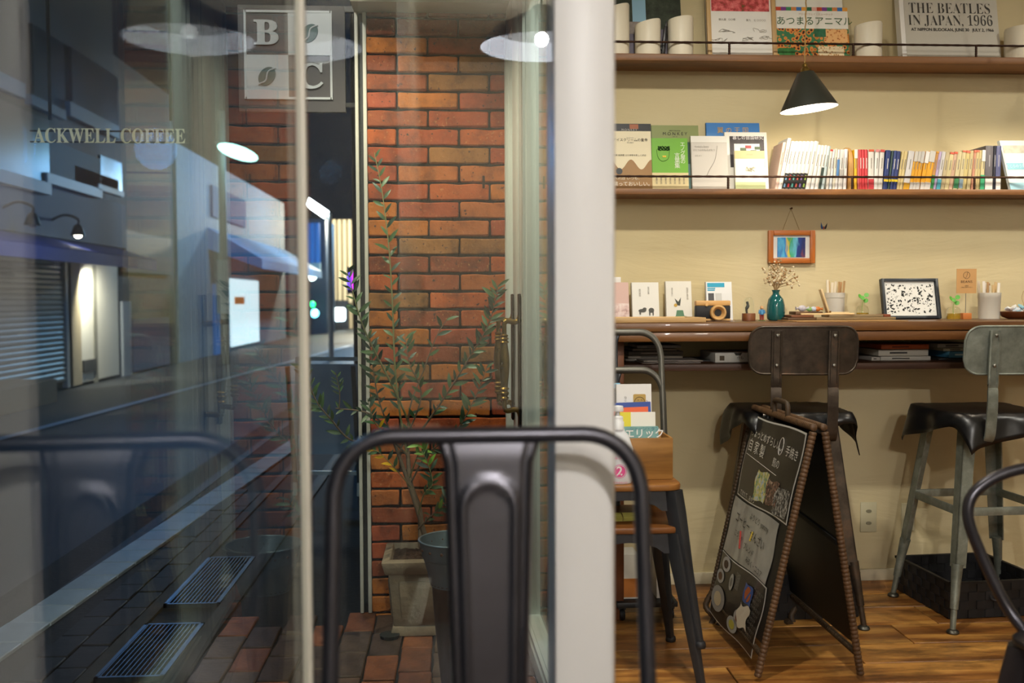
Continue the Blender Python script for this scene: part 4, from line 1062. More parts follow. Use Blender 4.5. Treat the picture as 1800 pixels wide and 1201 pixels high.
obj('string', MB().tube([(-.033, .004, h_ / 2 - .004), (nl.x, .004, nl.z), (.033, .004, h_ / 2 - .004)], .0009, 6), flat('#a07c48', .8), pf)
obj('nail', MB().cyl((nl.x, -.006, nl.z), (nl.x, .014, nl.z), .0035, .002, 10), metal('#5a3a22', .5), pf)
c = onY(1448, 398, W - .004)
bf = thing('butterfly_ornament', 'tiny blue and black butterfly ornament stuck on the wall', 'ornament', c)
for s, c_ in ((-1, '#2a5a9c'), (1, '#2a2a2c')):
    obj('wing', MB().prism([(0, -.008), (s * .004, -.002), (s * .013, .012), (s * .011, -.002), (s * .008, -.010)] if s > 0 else [(0, -.008), (s * .008, -.010), (s * .011, -.002), (s * .010, .014), (s * .004, -.002)], -.001, .001, RX(90)), flat(c_, .4), bf)
obj('body', MB().ball((0, 0, -.006), .0028, 8, (1, 1, 2.2)), flat('#c0582c', .5), bf)
# ================================================================== COUNTER AND WHAT STANDS ON IT
YC = W - 0.44                                     # front edge of the worktop
ZC = (onY(1300, 566.5, YC).z + onY(1790, 565.5, YC).z) / 2
CT = wood('#331c0b', '#5c3614', '#774c20', axis='X', scale=6, stretch=9, rough=.38, bstr=.12, coat=.15)
CT2 = wood('#2a1609', '#4c2c14', axis='X', scale=6, stretch=9, rough=.5)
x0c = 0.30
ct = thing('counter_top', 'thick brown wooden counter top along the wall', 'counter', (2.4, W, ZC))
for i, (za, zb) in enumerate(((-.028, 0), (-.060, -.0295))):
    obj('plank', MB().span((x0c - 2.4, -0.44 + i * .004, za), (4.65 - 2.4, -.002, zb)), CT, ct, bevel=.003)
pz = Vector((onY(1087, 640, YC + .05).x, YC + .05, 0))
obj('counter_leg', MB().span((pz.x - 2.4 - .02, -.40, -ZC + .001), (pz.x - 2.4 + .017, -.34, -.061)), wood('#3a1d0c', '#6a3a18', axis='Z', scale=6, stretch=9, rough=.5), ct, bevel=.002)
obj('counter_leg', MB().span((1.9, -.40, -ZC + .001), (1.96, -.34, -.061)), wood('#3a1d0c', '#6a3a18', axis='Z', scale=6, stretch=9, rough=.5), ct, bevel=.002)
YU = W - .36
ZU = onY(1400, 639, YU).z
us = thing('under_shelf', 'dark wooden shelf slung under the counter top', 'shelf', (2.4, W, ZU))
obj('board', MB().span((x0c - 2.4 + .01, -.36, -.022), (4.6 - 2.4, -.002, 0)), CT2, us, bevel=.002)
for px in (1440, 1960):
    x = onY(px, 620, YU).x - 2.4
    obj('support', MB().span((x, -.20, 0.0), (x + .02, -.17, ZC - .061 - ZU)), CT2, us)
# stacks lying on the under shelf
def lying(name, label, x0, x1, y0, y1, Yf, col, zb=None, group='books lying under the counter', ttl=None, depth=.20, rz=0):
    a = onY(x0, y1, Yf); b = onY(x1, y0, Yf)
    zb = a.z if zb is None else zb; h = b.z - a.z
    root = obj(name, MB().box((0, depth / 2, h / 2), (b.x - a.x, depth, h - .0012)), flat(col, .55), None, bevel=.001, M=T((a.x + b.x) / 2, Yf, zb) @ RZ(rz))
    tag(root, label, 'book' if 'book' in name else 'magazine', group)
    w = b.x - a.x
    obj('title', MB().box((-w * .1, -.0004, h / 2), (w * .35, .001, h * .25)), flat(ttl or '#3a3530', .6), root)
    return zb + h
def stack(specs, Yf, where):
    z = ZU + .0005; n_ = len(specs)
    for i, (nm, x0, x1, hpx, col, cn, ttl) in enumerate(specs):
        yb = 639 - sum(s[3] for s in specs[:i])
        pos = 'lowest' if i == 0 else ('topmost' if i == n_ - 1 else ORD[i + 1] + ' from the bottom')
        z = lying(nm, f'{cn} {nm} under the counter, {pos} {where}'.replace('lowest at', 'at'), x0, x1, yb - hpx, yb, Yf, col, z, ttl=ttl) + .0006
stack([('magazine', 1128, 1232, 3.5, '#8a8078', 'grey', None), ('magazine', 1131, 1236, 3.5, '#a49a90', 'pale grey', None)], W - .33, 'of the pair by the chair hoops')
sp = [('book', 1100, 1201, 5.5, '#a8a29a', 'white-spined', '#6a6a70'), ('book', 1104, 1200, 6, '#8c8274', 'beige', None), ('book', 1105, 1201, 8, '#5a5048', 'dark patterned', '#a09488'), ('book', 1112, 1190, 5, '#786a58', 'brown', None), ('book', 1120, 1197, 6, '#8a847c', 'grey', None)]
z = ZU + .0005
for i, (nm, x0, x1, hpx, col, cn, ttl) in enumerate(sp):
    pos = ['lowest', 'second', 'middle', 'fourth', 'topmost'][i]
    yb = 639 - sum(s[3] for s in sp[:i])
    z = lying('book', f'{cn} book under the counter, {pos} of five stacked behind the chair hoops', x0, x1, yb - hpx, yb, W - .20, col, z, ttl=ttl, depth=.19) + .0006
# white box with a red dot
a = onY(1257, 639, W - .30); b = onY(1343, 617, W - .30)
bx = thing('white_box', 'flat white box with a red round mark lying under the counter', 'box', ((a.x + b.x) / 2, W - .30, ZU + .0008))
w_ = b.x - a.x; h_ = (b.z - a.z) * .8
obj('lid', MB().box((0, .1, h_ / 2), (w_, .2, h_)), flat('#d9d4c8', .5), bx, bevel=.002)
obj('thumb_notch', MB().prism([(-.014, 0), (.014, 0), (.008, -.009), (-.008, -.009)], -.0006, .0006, T(-.005, -.0006, h_) @ RX(90)), flat('#3a342c', .6), bx)
obj('red_mark', MB().lathe([(.010, 0), (.010, .001)], 18, T(w_ * .36, -.0002, h_ * .45) @ FACE), flat('#9a3430', .5), bx)
obj('print_square', MB().box((-w_ * .36, -.0006, h_ * .45), (.016, .001, .016)), flat('#5a4a34', .5), bx)
letter('かも　しか', INK, bx, w_ * .12, -.0008, h_ * .45, .012)
tag(obj('magazine', MB().box((0, .1, .0025), (.16, .2, .005)), flat('#26221e', .5), None, M=T(onY(1235, 639, W - .24).x, W - .24, ZU + .0008)), 'thin dark magazine lying flat left of the white box', 'magazine')
stack([('book', 1532, 1547, 7, '#b4aca0', 'short grey', None)], W - .27, 'at the left of the orange stack')
stack([('book', 1548, 1636, 8.5, '#b6b0a4', 'white', None), ('book', 1544, 1632, 12, '#bcb4a4', 'ivory', None), ('book', 1549, 1633, 9.5, '#c05a28', 'orange', '#6a2a10')], W - .27, 'of the orange-topped stack')
stack([('book', 1650, 1700, 4, '#2c2a28', 'black', None), ('book', 1668, 1715, 12, '#4a88a8', 'blue', '#c8d4d8'), ('book', 1658, 1710, 6, '#b0a88a', 'cream', None), ('book', 1648, 1712, 8, '#a8a294', 'pale grey', None)], W - .27, 'of the stack by the right stool')
# ---- leaning books on the counter
def cbook(label, x0, x1, ytop, Yb, cover, lean=8, thick=.014, name='book', zb=None):
    return facing(name, label, 'book', x0, x1, ytop, ZC if zb is None else zb, Yb, cover, thick, lean, group='books leaning on the wall over the counter')
t = cbook('pink floral book at the left end of the counter', 1062, 1107, 497, W - .10, flat('#d8b4a8', .5), 12)
patch(t, 'picture', .0, .05, 1, .45, pattern('noise', [(.35, '#b89088'), (.5, '#e0c4bc'), (.65, '#f0e0d8')], 45)); vput(t, '花の本', .3, .8, .008, WHITEINK)
t = cbook('white book with a grey animal drawing, second on the counter', 1112, 1160, 497, W - .09, flat('#efece2', .5), 10, .02)
vput(t, '銀河鉄道', .3, .72, .0075, GREYINK); vput(t, '宮沢の森', .62, .78, .0075, GREYINK)
w_, h_ = t['w'], t['h']; mb = MB()
for (x_, z_, rx, rz_) in ((-.012, .035, .014, .006), (-.004, .041, .007, .005), (.020, .036, .010, .009), (-.02, .028, .003, .008), (.014, .026, .0025, .01), (.026, .026, .0025, .01)): mb.lathe([(1, 0), (1, .0012)], 14, T(x_, -.0006, z_) @ FACE @ Matrix.Diagonal((rx, rz_, 1, 1)))
obj('drawn_animals', mb, flat('#55544e', .6), t)['kind'] = 'stuff'
t = cbook('white book with a green stump and bird drawing, third on the counter', 1172, 1218, 495, W - .09, flat('#ece8dc', .5), 9, .02)
vput(t, '注文の多い', .25, .72, .007, GREYINK); vput(t, '料理店と森の話', .84, .68, .007, GREYINK)
obj('drawn_stump', MB().prism([(-.026, .006), (.032, .006), (.028, .014), (.018, .016), (.014, .036), (-.008, .036), (-.012, .016)], 0, .001, FACE), flat('#5a8464', .6), t)
obj('drawn_bird', MB().prism([(-.014, .078), (-.002, .066), (.008, .082), (.006, .066), (.004, .052), (-.006, .054)], 0, .0012, FACE), flat('#3c4036', .6), t)
obj('drawn_lamp', MB().lathe([(.006, 0), (.006, .001)], 12, T(-.012, -.0006, .054) @ FACE), flat('#c8a040', .6), t)
t = cbook('white book with cyan headings behind the wooden toy camera', 1244, 1290, 496, W - .085, flat('#f2f2f0', .5), 10, .016)
CY = flat('#2aa4c8', .5)
patch(t, 'heading', .06, .86, .72, .97, CY); patch(t, 'heading', .06, .81, .36, .84, CY); patch(t, 'heading', .06, .765, .34, .795, CY); patch(t, 'photo', .08, .5, .30, .70, flat('#4a4a4c', .5)); patch(t, 'photo', .36, .5, .6, .70, flat('#d0d0cc', .5))
# small white tea-light house at the left end
c = onY(1085, 492, W - .12); wd_ = onY(1096, 492, W - .12).x - onY(1060, 492, W - .12).x
bt_ = thing('white_box', 'little white box with a dotted mark on a stand behind the pink book', 'box', (c.x - .012, W - .020, ZC + .0005))
obj('stand', MB().box((0, 0, (c.z - ZC) / 2), (.02, .012, c.z - ZC)), flat('#9a6a60', .5), bt_)
obj('box', MB().box((0, -.01, c.z - ZC), (wd_, .05, .021)), flat('#f0eeea', .4), bt_, bevel=.002)
# framed print lying flat on the counter edge
fpz = ZC + .001
p1 = onZ(1118, 566, ZC + .012); p2 = onZ(1262, 562, ZC + .012); p3 = onZ(1220, 551.5, ZC + .012)
fp = thing('framed_sketch', 'pale wooden frame with a speckled print lying flat on the counter', 'picture frame', ((p1.x + p2.x) / 2 - .03, YC + .115, fpz), R(4))
LW = wood('#b48c54', '#d6b07a', axis='X', scale=7, stretch=8)
fw, fd = .33, .20
for s in (-1, 1):
    obj('frame_side', MB().box((0, s * (fd / 2 - .007), .008), (fw, .014, .016)), LW, fp, bevel=.002)
    obj('frame_side', MB().box((s * (fw / 2 - .007), 0, .008), (.014, fd - .028, .016)), LW, fp, bevel=.002)
obj('print', MB().box((0, 0, .006), (fw - .028, fd - .028, .004)), pattern('noise', [(.35, '#2c2a28'), (.5, '#8a847c'), (.6, '#d8d2c8')], 60), fp)
# wooden toy camera
c = onY(1254, 560, W - .20); wc = onY(1284, 560, W - .2).x - onY(1224, 560, W - .2).x; hc = onY(1254, 529, W - .2).z - ZC
cm = thing('toy_camera', 'wooden toy camera with black body and round wooden lens', 'toy', (c.x, W - .20, ZC + .001), R(-4))
WC = wood('#b8894c', '#d8ab6c', axis='X', scale=8, stretch=6)
obj('body', MB().box((0, .02, hc * .42), (wc, .036, hc * .66)), flat('#18181a', .6), cm, bevel=.004)
obj('top_plate', MB().box((0, .02, hc * .87), (wc, .038, hc * .26)), WC, cm, bevel=.004)
obj('base_plate', MB().box((0, .02, hc * .05), (wc, .038, hc * .10)), WC, cm, bevel=.002)
obj('lens_barrel', MB().lathe([(.019, -.0), (.026, -.004), (.027, -.03), (.024, -.034), (.021, -.034), (.013, -.022), (.012, -.012)], 28, T(.012, .0, hc * .40) @ RX(-90) @ RX(0), cap=False).lathe([(.0125, 0), (.0125, .002)], 24, T(.012, -.014, hc * .40) @ FACE), WC, cm, smooth=35)
obj('lens_glass', MB().lathe([(.012, 0), (.012, .0015)], 24, T(.012, -.017, hc * .40) @ FACE), flat('#1a1512', .3), cm)
obj('shutter_button', MB().cyl((-wc * .2, .0, hc * .80), (-wc * .2, -.006, hc * .80), .0055, n=12), WC, cm)
# small glass dome with dark figure on a wooden base
c = onY(1316, 562, W - .19); r0 = (onY(1328, 562, W - .19).x - onY(1305, 562, W - .19).x) / 2
gd = thing('glass_dome', 'small glass dome with a dark figure on a round wooden base', 'ornament', (c.x, W - .19, ZC + .0005))
obj('base', MB().lathe([(r0, 0), (r0, .024), (r0 * .96, .0255)], 24), wood('#5a2f16', '#8a5228', axis='X', scale=8, stretch=4), gd, smooth=40)
GD = glass_mat((.96, .98, .97), .03)
obj('dome', MB().lathe([(r0 * .82, .0256), (r0 * .82, .058), (r0 * .7, .072), (r0 * .4, .080), (.002, .082)], 20, cap=False), GD, gd, smooth=60)
obj('figure', MB().tube(bez([(-.006, 0, .0256), (-.008, 0, .040), (-.003, 0, .052), (-.006, 0, .066)], 5), [.004] * 6 + [.006] * 5 + [.0045] * 5, 8), flat('#4a4a44', .5), gd, smooth=50)
# little painted figurine
c = onY(1339, 562, W - .19); hf = onY(1339, 538, W - .19).z - ZC
fg = thing('figurine', 'tiny painted figurine in a blue top and red trousers beside the teal vase', 'figurine', (c.x, W - .19, ZC + .0005))
for s in (-1, 1):
    obj('leg', MB().tube([(s * .004, 0, 0), (s * .004, 0, hf * .42)], [.0032, .0042], 8), flat('#9a3a30', .5), fg, smooth=50)
    obj('arm', MB().tube([(s * .0075, 0, hf * .72), (s * .0105, -.002, hf * .48)], [.003, .0025], 8), flat('#4a8ab8', .5), fg, smooth=50)
obj('torso', MB().tube([(0, 0, hf * .40), (0, 0, hf * .6), (0, 0, hf * .76)], [.0075, .008, .005], 10), flat('#4a8ab8', .5), fg, smooth=50)
obj('head', MB().ball((0, 0, hf * .86), hf * .12, 12), flat('#d8a878', .5), fg, smooth=60)
obj('hair', MB().ball((0, .001, hf * .92), hf * .105, 10, (1, 1, .7)), flat('#c88a3a', .5), fg, smooth=60)
obj('base', MB().lathe([(.012, 0), (.012, .002)], 14, T(0, 0, -.0004)), flat('#4a7a3a', .5), fg)
# teal vase with dried flowers
c = onY(1363.5, 563, W - .18); rv = (onY(1379, 550, W - .18).x - onY(1348, 550, W - .18).x) / 2; hv = onY(1363, 510, W - .18).z - ZC
vs_ = thing('flower_vase', 'teal glass bottle vase holding dried cream flowers', 'vase', (c.x, W - .18, ZC + .0005))
m, n, l, b = newmat('teal_glass'); b.inputs['Base Color'].default_value = (*lin('#1f6a6c'), 1); b.inputs['Roughness'].default_value = .08
setin(b, ['Transmission Weight'], .35); setin(b, ['Coat Weight'], .4); TG = m
obj('body', MB().lathe([(rv * .72, 0), (rv * .94, .006), (rv, hv * .25), (rv * .97, hv * .5), (rv * .82, hv * .70), (rv * .5, hv * .82), (rv * .38, hv * .86), (rv * .36, hv * .92), (rv * .48, hv), (rv * .42, hv), (rv * .3, hv * .9)], 28, cap=False).lathe([(rv * .72, 0), (rv * .72, .001)], 28), TG, vs_, smooth=50)
random.seed(9)
DRY = flat('#cdb48c', .8); DRY2 = flat('#e6d8b8', .8); DRY3 = flat('#a8865a', .8)
pet = {}
for i in range(44):
    an = random.uniform(0, 2 * PI); sp_ = random.uniform(.0, .058); sp_ += .02 * (math.cos(an) > .2) * random.random()
    top = Vector((sp_ * math.cos(an) + .008, sp_ * .6 * math.sin(an), hv + random.uniform(.035, .105) - sp_ * .35))
    pts = bez([(0.003 * math.cos(an), .003 * math.sin(an), hv * .5), (0.006 * math.cos(an), .005 * math.sin(an), hv + .004), top], 5)
    st = obj('flower_stem', MB().tube(pts, .0006, 5), DRY3, vs_)
    for k in range(random.randint(3, 6)):
        me = MB().ball((0, 0, 0), random.uniform(.0028, .0052), 6, (1, 1, .8))
        q = top + Vector((random.uniform(-.011, .011), random.uniform(-.008, .008), random.uniform(-.012, .008)))
        obj('blossom', me, random.choice((DRY, DRY2, DRY2, DRY3)), st, M=T(*q), smooth=60)
# stack of dark wooden trays and planks, scoops, sweets
kb_ = thing('kraft_board', 'thin kraft cardboard sheet under the wooden planks', 'board', (onY(1478, 563, YC + .14).x, YC + .14, ZC + .0005))
obj('sheet', MB().box((0, 0, .0012), (onY(1572, 563, YC + .14).x - onY(1382, 563, YC + .14).x, .2, .0024)), flat('#a8804c', .7), kb_)
def plank_at(label, x0, x1, y0, y1, Yf, cols, zb, dep=.07):
    a = onY(x0, y1, Yf); b = onY(x1, y0, Yf); h = b.z - a.z
    o = obj('wood_offcut', MB().box((0, dep / 2, h / 2), (b.x - a.x, dep, h - .0006)), wood(*cols, axis='X', scale=9, stretch=9, rough=.55), None, bevel=.0012, M=T((a.x + b.x) / 2, Yf, zb))
    tag(o, label, 'wood offcut', 'wood offcuts piled on the counter'); return zb + h
zk = ZC + .0032
z = plank_at('dark brown slat at the bottom left of the pile behind the dark stool', 1385, 1434, 557.5, 562, YC + .17, ('#3a2616', '#5a4028'), zk)
z2 = plank_at('long grey-brown slat at the bottom right of the pile', 1435.5, 1575, 556, 561.5, YC + .17, ('#6a5438', '#8a7450'), zk)
z3 = plank_at('red-brown slat, second layer on the left of the pile', 1391, 1431, 552, 557, YC + .18, ('#5a3420', '#7a4a2c'), z)
z4 = plank_at('long weathered slat, second layer on the right of the pile', 1457, 1553, 550.5, 555.5, YC + .18, ('#7a6448', '#9a8460'), z2)
z5 = plank_at('short reddish slat at the right tip of the pile', 1554, 1566, 550.5, 555.5, YC + .18, ('#6a3018', '#8a4424'), z2)
z6 = plank_at('small dark slat on top of the pile at the left', 1399, 1420, 545, 551, YC + .20, ('#4a3420', '#6a4c30'), z3)
# pale wooden scoop boards
PLW = wood('#d8b47c', '#eed2a0', axis='X', scale=8, stretch=7)
c0 = onY(1494, 545, YC + .21); c1 = onY(1458, 542, YC + .21); c2 = onY(1444, 511, YC + .21)
hs = thing('hinged_stand', 'open pale wooden hinged stand on the pile of slats', 'stand', (c1.x, YC + .21, z4 + .0005))
lx = c0.x - c1.x; hz = c2.z - (z4)
obj('base_arm', MB().box((lx / 2, .012, .0045), (lx, .024, .007)), PLW, hs, bevel=.002)
obj('upright_arm', MB().box((0, .012, hz / 2), (.007, .024, hz * 1.08), T(0, 0, .006) @ RY(math.degrees(math.atan2(c2.x - c1.x, hz)))), PLW, hs, bevel=.002)
obj('hinge_pin', MB().cyl((0.002, -.004, .009), (.002, .028, .009), .003, n=10), metal('#8a6a3a', .4), hs)
for i, (x0, x1, yb, lab) in enumerate(((1407, 1456, 550, 'pale wooden spatula lying on the slats, pointing left'), (1450, 1499, 550, 'pale wooden spatula lying under the hinged stand'))):
    a = onY(x0, yb, YC + .19); b = onY(x1, yb, YC + .19); w_ = b.x - a.x
    o = obj('wooden_spatula', MB().prism([(-w_ / 2, -.006), (w_ * .1, -.006), (w_ / 2, -.009), (w_ / 2, .009), (w_ * .1, .006), (-w_ / 2, .006)], 0, .005), PLW, None, bevel=.001, M=T((a.x + b.x) / 2, YC + .185, (z3 if i == 0 else z4) + .0004) @ RZ(-4))
    tag(o, lab, 'spatula', 'pale wooden spatulas on the counter')
for i, (px, py, r_, c_, lab) in enumerate(((1411, 540, .014, '#c9c4cc', 'silvery wrapped sweet at the left of the pile'), (1424, 541, .010, '#8fb870', 'green and white wrapped sweet in the pile'), (1431, 541, .011, '#c8d0e0', 'pale blue wrapped sweet in the pile'), (1438, 542, .011, '#d8803a', 'orange wrapped sweet in the pile'))):
    c = onY(px, py, YC + .23)
    sw_ = thing('wrapped_sweet', lab, 'sweet', (c.x, YC + .235, z6 - .001), group='wrapped sweets on the counter')
    obj('body', MB().ball((0, 0, r_ * .8), r_, 10, (1.1, .8, .8)), flat(c_, .3, var=.25, vscale=90), sw_, smooth=60)
    for s in (-1, 1): obj('twist', MB().lathe([(.001, 0), (r_ * .5, r_ * .7)], 8, T(s * r_ * .9, 0, r_ * .8) @ RY(90 * s)), flat(c_, .35), sw_, smooth=60)
tag(obj('sweet_tray', MB().box((0, 0, .0), (.075, .05, .006)), wood('#3a2616', '#5a4028', axis='X'), None, M=T(onY(1424, 545, YC + .235).x, YC + .24, z6 - .004), bevel=.001), 'small dark wooden tray under the wrapped sweets', 'tray')
# ribbed grey cup of sugar sticks, against the wall
def cup(label, x0, x1, ytop, Yc, col, ribs, zb=None, taper=.92):
    c = onY((x0 + x1) / 2, 560, Yc); r_ = (onY(x1, 545, Yc).x - onY(x0, 545, Yc).x) / 2; h = onY(c.x, 0, 1).z if False else onY((x0 + x1) / 2, ytop, Yc).z - ZC
    t = thing('straw_cup', label, 'cup', (c.x, Yc, ZC + .0005), group='cups of sugar sticks on the counter')
    n_ = 48; vs = []; fs = []
    prof = [(taper * .97, 0, 0), (taper, .003, 1), (1 - (1 - taper) * .3, h * .80, 1), (1, h * .81, 0), (1, h, 0), (.93, h, 0), (.9, h * .4, 0)]
    for k_, z_, rb in prof:
        for k in range(n_):
            an = 2 * PI * k / n_; rr = r_ * k_ * (1 - (.025 if (ribs and rb and k % 2) else 0)); vs.append((rr * math.cos(an), rr * math.sin(an), z_))
    for i in range(len(prof) - 1):
        for k in range(n_): fs.append((i * n_ + k, i * n_ + (k + 1) % n_, (i + 1) * n_ + (k + 1) % n_, (i + 1) * n_ + k))
    fs.append(tuple(range(n_))); fs.append(tuple(range((len(prof) - 1) * n_, len(prof) * n_)))
    obj('cup_body', MB().add(vs, fs), flat(col, .4), t, smooth=30 if ribs else 50)
    return t, r_, h
def sticks(t, r_, h, n_, seed, tall):
    random.seed(seed)
    for k in range(n_):
        x = (k / (n_ - 1) - .5) * 1.5 * r_; y_ = random.uniform(-.3, .3) * r_
        hh = tall * random.uniform(.55, 1.0)
        c_ = random.choice(('#e8dcc4', '#d8b886', '#efe8dc', '#c8a070', '#a88068', '#e0c8a0'))
        obj('sugar_stick', MB().box((0, 0, (h * .5 + hh) / 2), (.0085, .003, h * .5 + hh), T(x, y_, h * .5) @ RY(random.uniform(-5, 5)) @ RZ(random.uniform(-40, 40))), flat(c_, .5), t)
t, r_, h = cup('ribbed pale grey cup of sugar sticks behind the hinged stand', 1450, 1484, 515, W - .05, '#cfc9bc', True)
sticks(t, r_, h, 7, 1, .05)
t, r_, h = cup('plain white cup of straws and sticks at the right of the counter', 1720, 1757, 515, W - .12, '#ddd8ca', False)
sticks(t, r_, h, 9, 2, .045)
# two little glass bottles with a green sprig
LEAFG = flat('#5aa838', .5)
for i, (px, hw_, ytop, lab) in enumerate(((1516, 10.5, 527, 'squat glass bottle with amber water and a green sprig, left of the black frame'), (1676, 11.5, 531, 'squat glass bottle with amber water and a green sprig, right of the black frame'))):
    Yb = W - .12 if i == 0 else W - .17
    c = onY(px, 562, Yb); r_ = onY(px + hw_, 562, Yb).x - c.x; h = onY(px, ytop, Yb).z - ZC
    t = thing('sprig_bottle', lab, 'bottle', (c.x, Yb, ZC + .0005), group='little sprig bottles on the counter')
    obj('bottle', MB().lathe([(r_ * .95, 0), (r_, .004), (r_ * 1.0, h * .52), (r_ * .8, h * .66), (r_ * .36, h * .74), (r_ * .34, h * .95), (r_ * .46, h), (r_ * .4, h)], 22, cap=False), glass_mat((.95, .96, .92), .05), t, smooth=50)
    m, n, l, b = newmat('amber_water'); b.inputs['Base Color'].default_value = (*lin('#d8b03c'), 1); b.inputs['Roughness'].default_value = .1; setin(b, ['Transmission Weight'], .6); setin(b, ['IOR'], 1.2)
    obj('water', MB().lathe([(r_ * .93, .001), (r_ * .95, .004), (r_ * .95, h * .34)], 20), m, t, smooth=40)
    obj('sprig_stem', MB().tube(bez([(0, 0, h * .1), (-.002, 0, h * .6), (.003, 0, h * 1.15)], 5), .0009, 6), flat('#8ab050', .6), t)
    for (x_, z_, a_) in ((-.012, h + .012, 60), (.012, h + .016, -50), (.010, h - .004, -70), (-.002, h + .006, 10)):
        obj('leaf', MB().prism([(.0085 * math.cos(a), .0085 * math.sin(a)) for a in [2 * PI * k / 9 for k in range(9)]], 0, .0008, T(x_, -.004, z_) @ RX(65) @ RY(a_ * .5)), LEAFG, t)
# black frame with an ink-spotted print
t = facing('framed_print', 'black frame with a black and white ink-spotted print, on the counter', 'picture frame', 1556, 1657, 491, ZC, W - .10, flat('#1e2226', .5), .008, 13)
w_, h_ = t['w'], t['h']; BF = flat('#2c3238', .4); bt = .0105
for s in (-1, 1):
    obj('frame_side', MB().box((s * (w_ / 2 - bt / 2), -.004, h_ / 2), (bt, .014, h_)), BF, t, bevel=.0015)
    obj('frame_side', MB().box((0, -.004, h_ / 2 + s * (h_ / 2 - bt / 2)), (w_ - 2 * bt, .014, bt)), BF, t, bevel=.0015)
patch(t, 'mount', .06, .06, .94, .94, flat('#ecebe4', .5), -.0008)
random.seed(77); mb = MB()
for k in range(230):
    x = random.uniform(-.41, .41) * w_; z = (.5 + random.uniform(-.36, .36)) * h_
    r_ = random.choice((.0007, .001, .0013, .002, .003)); 
    mb.lathe([(1, 0), (1, .0006)], 6, T(x, -.0016, z) @ FACE @ RZ(random.uniform(0, 180)) @ Matrix.Diagonal((r_ * random.uniform(1, 2.4), r_, 1, 1)))
obj('ink_spots', mb, flat('#1a1c1a', .5), t, kind='stuff')
# kraft card on a wire clip with a wooden cube
c = onY(1697, 563, W - .15)
t = thing('card_holder', 'kraft card with a bean emblem held by a wire on an orange wood cube', 'card holder', (c.x, W - .15, ZC + .0005))
zb = onY(1697, 516, W - .15).z - ZC; zt = onY(1697, 473, W - .15).z - ZC; w_ = onY(1715, 490, W - .15).x - onY(1680, 490, W - .15).x
obj('cube', MB().box((0, 0, .011), (.031, .028, .022)), wood('#b0602a', '#cc7c3c', axis='X'), t, bevel=.001)
obj('wire', MB().cyl((0, 0, .022), (0, 0, zb + .014), .001, n=6), metal('#8a8884', .3), t)
kc = obj('card', MB().box((0, -.003, (zb + zt) / 2), (w_, .001, zt - zb)), flat('#c89a62', .6), t)
letter('BEANS', INK, kc, 0, -.0042, zb + (zt - zb) * .47, .0125, spacing=1.2); letter('珈琲豆', INK, kc, 0, -.0042, zb + (zt - zb) * .30, .0045); letter('ご自由にお持ちください', INK, kc, 0, -.0042, zb + (zt - zb) * .24, .004)
mb = MB(); mb.tube([(.012 * math.cos(a), -.0042, zb + (zt - zb) * .74 + .012 * math.sin(a)) for a in [2 * PI * k / 24 for k in range(24)]], .0005, 4, closed=True)
obj('bean_emblem', mb, INK, kc); obj('bean_emblem', MB().tube(bez([(-.004, -.0042, zb + (zt - zb) * .74 - .011), (.0015, -.0042, zb + (zt - zb) * .74), (.004, -.0042, zb + (zt - zb) * .74 + .011)], 4), .0005, 4), INK, kc)
# wooden bowl of wrapped sugar
c = onY(1786, 562, W - .14)
t = thing('wooden_bowl', 'oval dark wooden bowl of white wrapped sugar at the right edge', 'bowl', (c.x, W - .14, ZC + .0005))
BW = wood('#4a2410', '#7a4420', axis='X', scale=8, stretch=5, rough=.35)
obj('bowl', MB().lathe([(.030, 0), (.050, .008), (.064, .026), (.060, .027), (.046, .011), (.002, .008)], 28, Matrix.Diagonal((1.0, .7, 1, 1)), cap=False).lathe([(.030, 0), (.030, .001)], 28, Matrix.Diagonal((1.0, .7, 1, 1))), BW, t, smooth=50)
random.seed(5)
for k in range(9):
    obj('sugar_packet', MB().box((0, 0, 0), (.026, .016, .008)), flat(random.choice(('#eef0f2', '#dfe8f0', '#9ccfe0', '#f4f2ee')), .35), t, bevel=.002, M=T(random.uniform(-.035, .035), random.uniform(-.018, .018), .026 + k * .0022) @ RZ(random.uniform(0, 180)) @ RX(random.uniform(-30, 30)) @ RY(random.uniform(-30, 30)))
# dry twig in a tiny vase at the frame edge
c = onY(1802, 560, W - .06)
t = thing('twig_vase', 'thin dry twig standing at the right edge of the counter', 'twig', (c.x, W - .06, ZC + .0005))
obj('pot', MB().lathe([(.010, 0), (.013, .01), (.009, .03), (.007, .03)], 14), flat('#8a7a60', .5), t, smooth=50)
obj('twig', MB().tube(bez([(0, 0, .02), (-.006, 0, .05), (-.014, 0, .075), (-.008, 0, .10)], 5), .0009, 5), DRY3, t)
# wall outlets
for i, (x0, x1, y0, y1, lab) in enumerate(((1511, 1540, 882, 935, 'ivory double wall socket right of the dark stool leg'), (1583, 1607, 884, 933, 'ivory wall socket behind the galvanised stool leg'))):
    a = onY(x0, y1, W); b = onY(x1, y0, W)
    t = thing('wall_socket', lab, 'socket', ((a.x + b.x) / 2, W - .0005, (a.z + b.z) / 2), group='ivory wall sockets')
    w_, h_ = b.x - a.x, b.z - a.z
    obj('plate', MB().box((0, -.004, 0), (w_, .008, h_)), flat('#cfc7a4', .45), t, bevel=.003)
    for s in (-1, 1): obj('outlet', MB().lathe([(.011, 0), (.010, .002)], 18, T(0, -.008, s * h_ * .2) @ FACE @ Matrix.Diagonal((1, .6, 1, 1))), flat('#8c866c', .5), t)
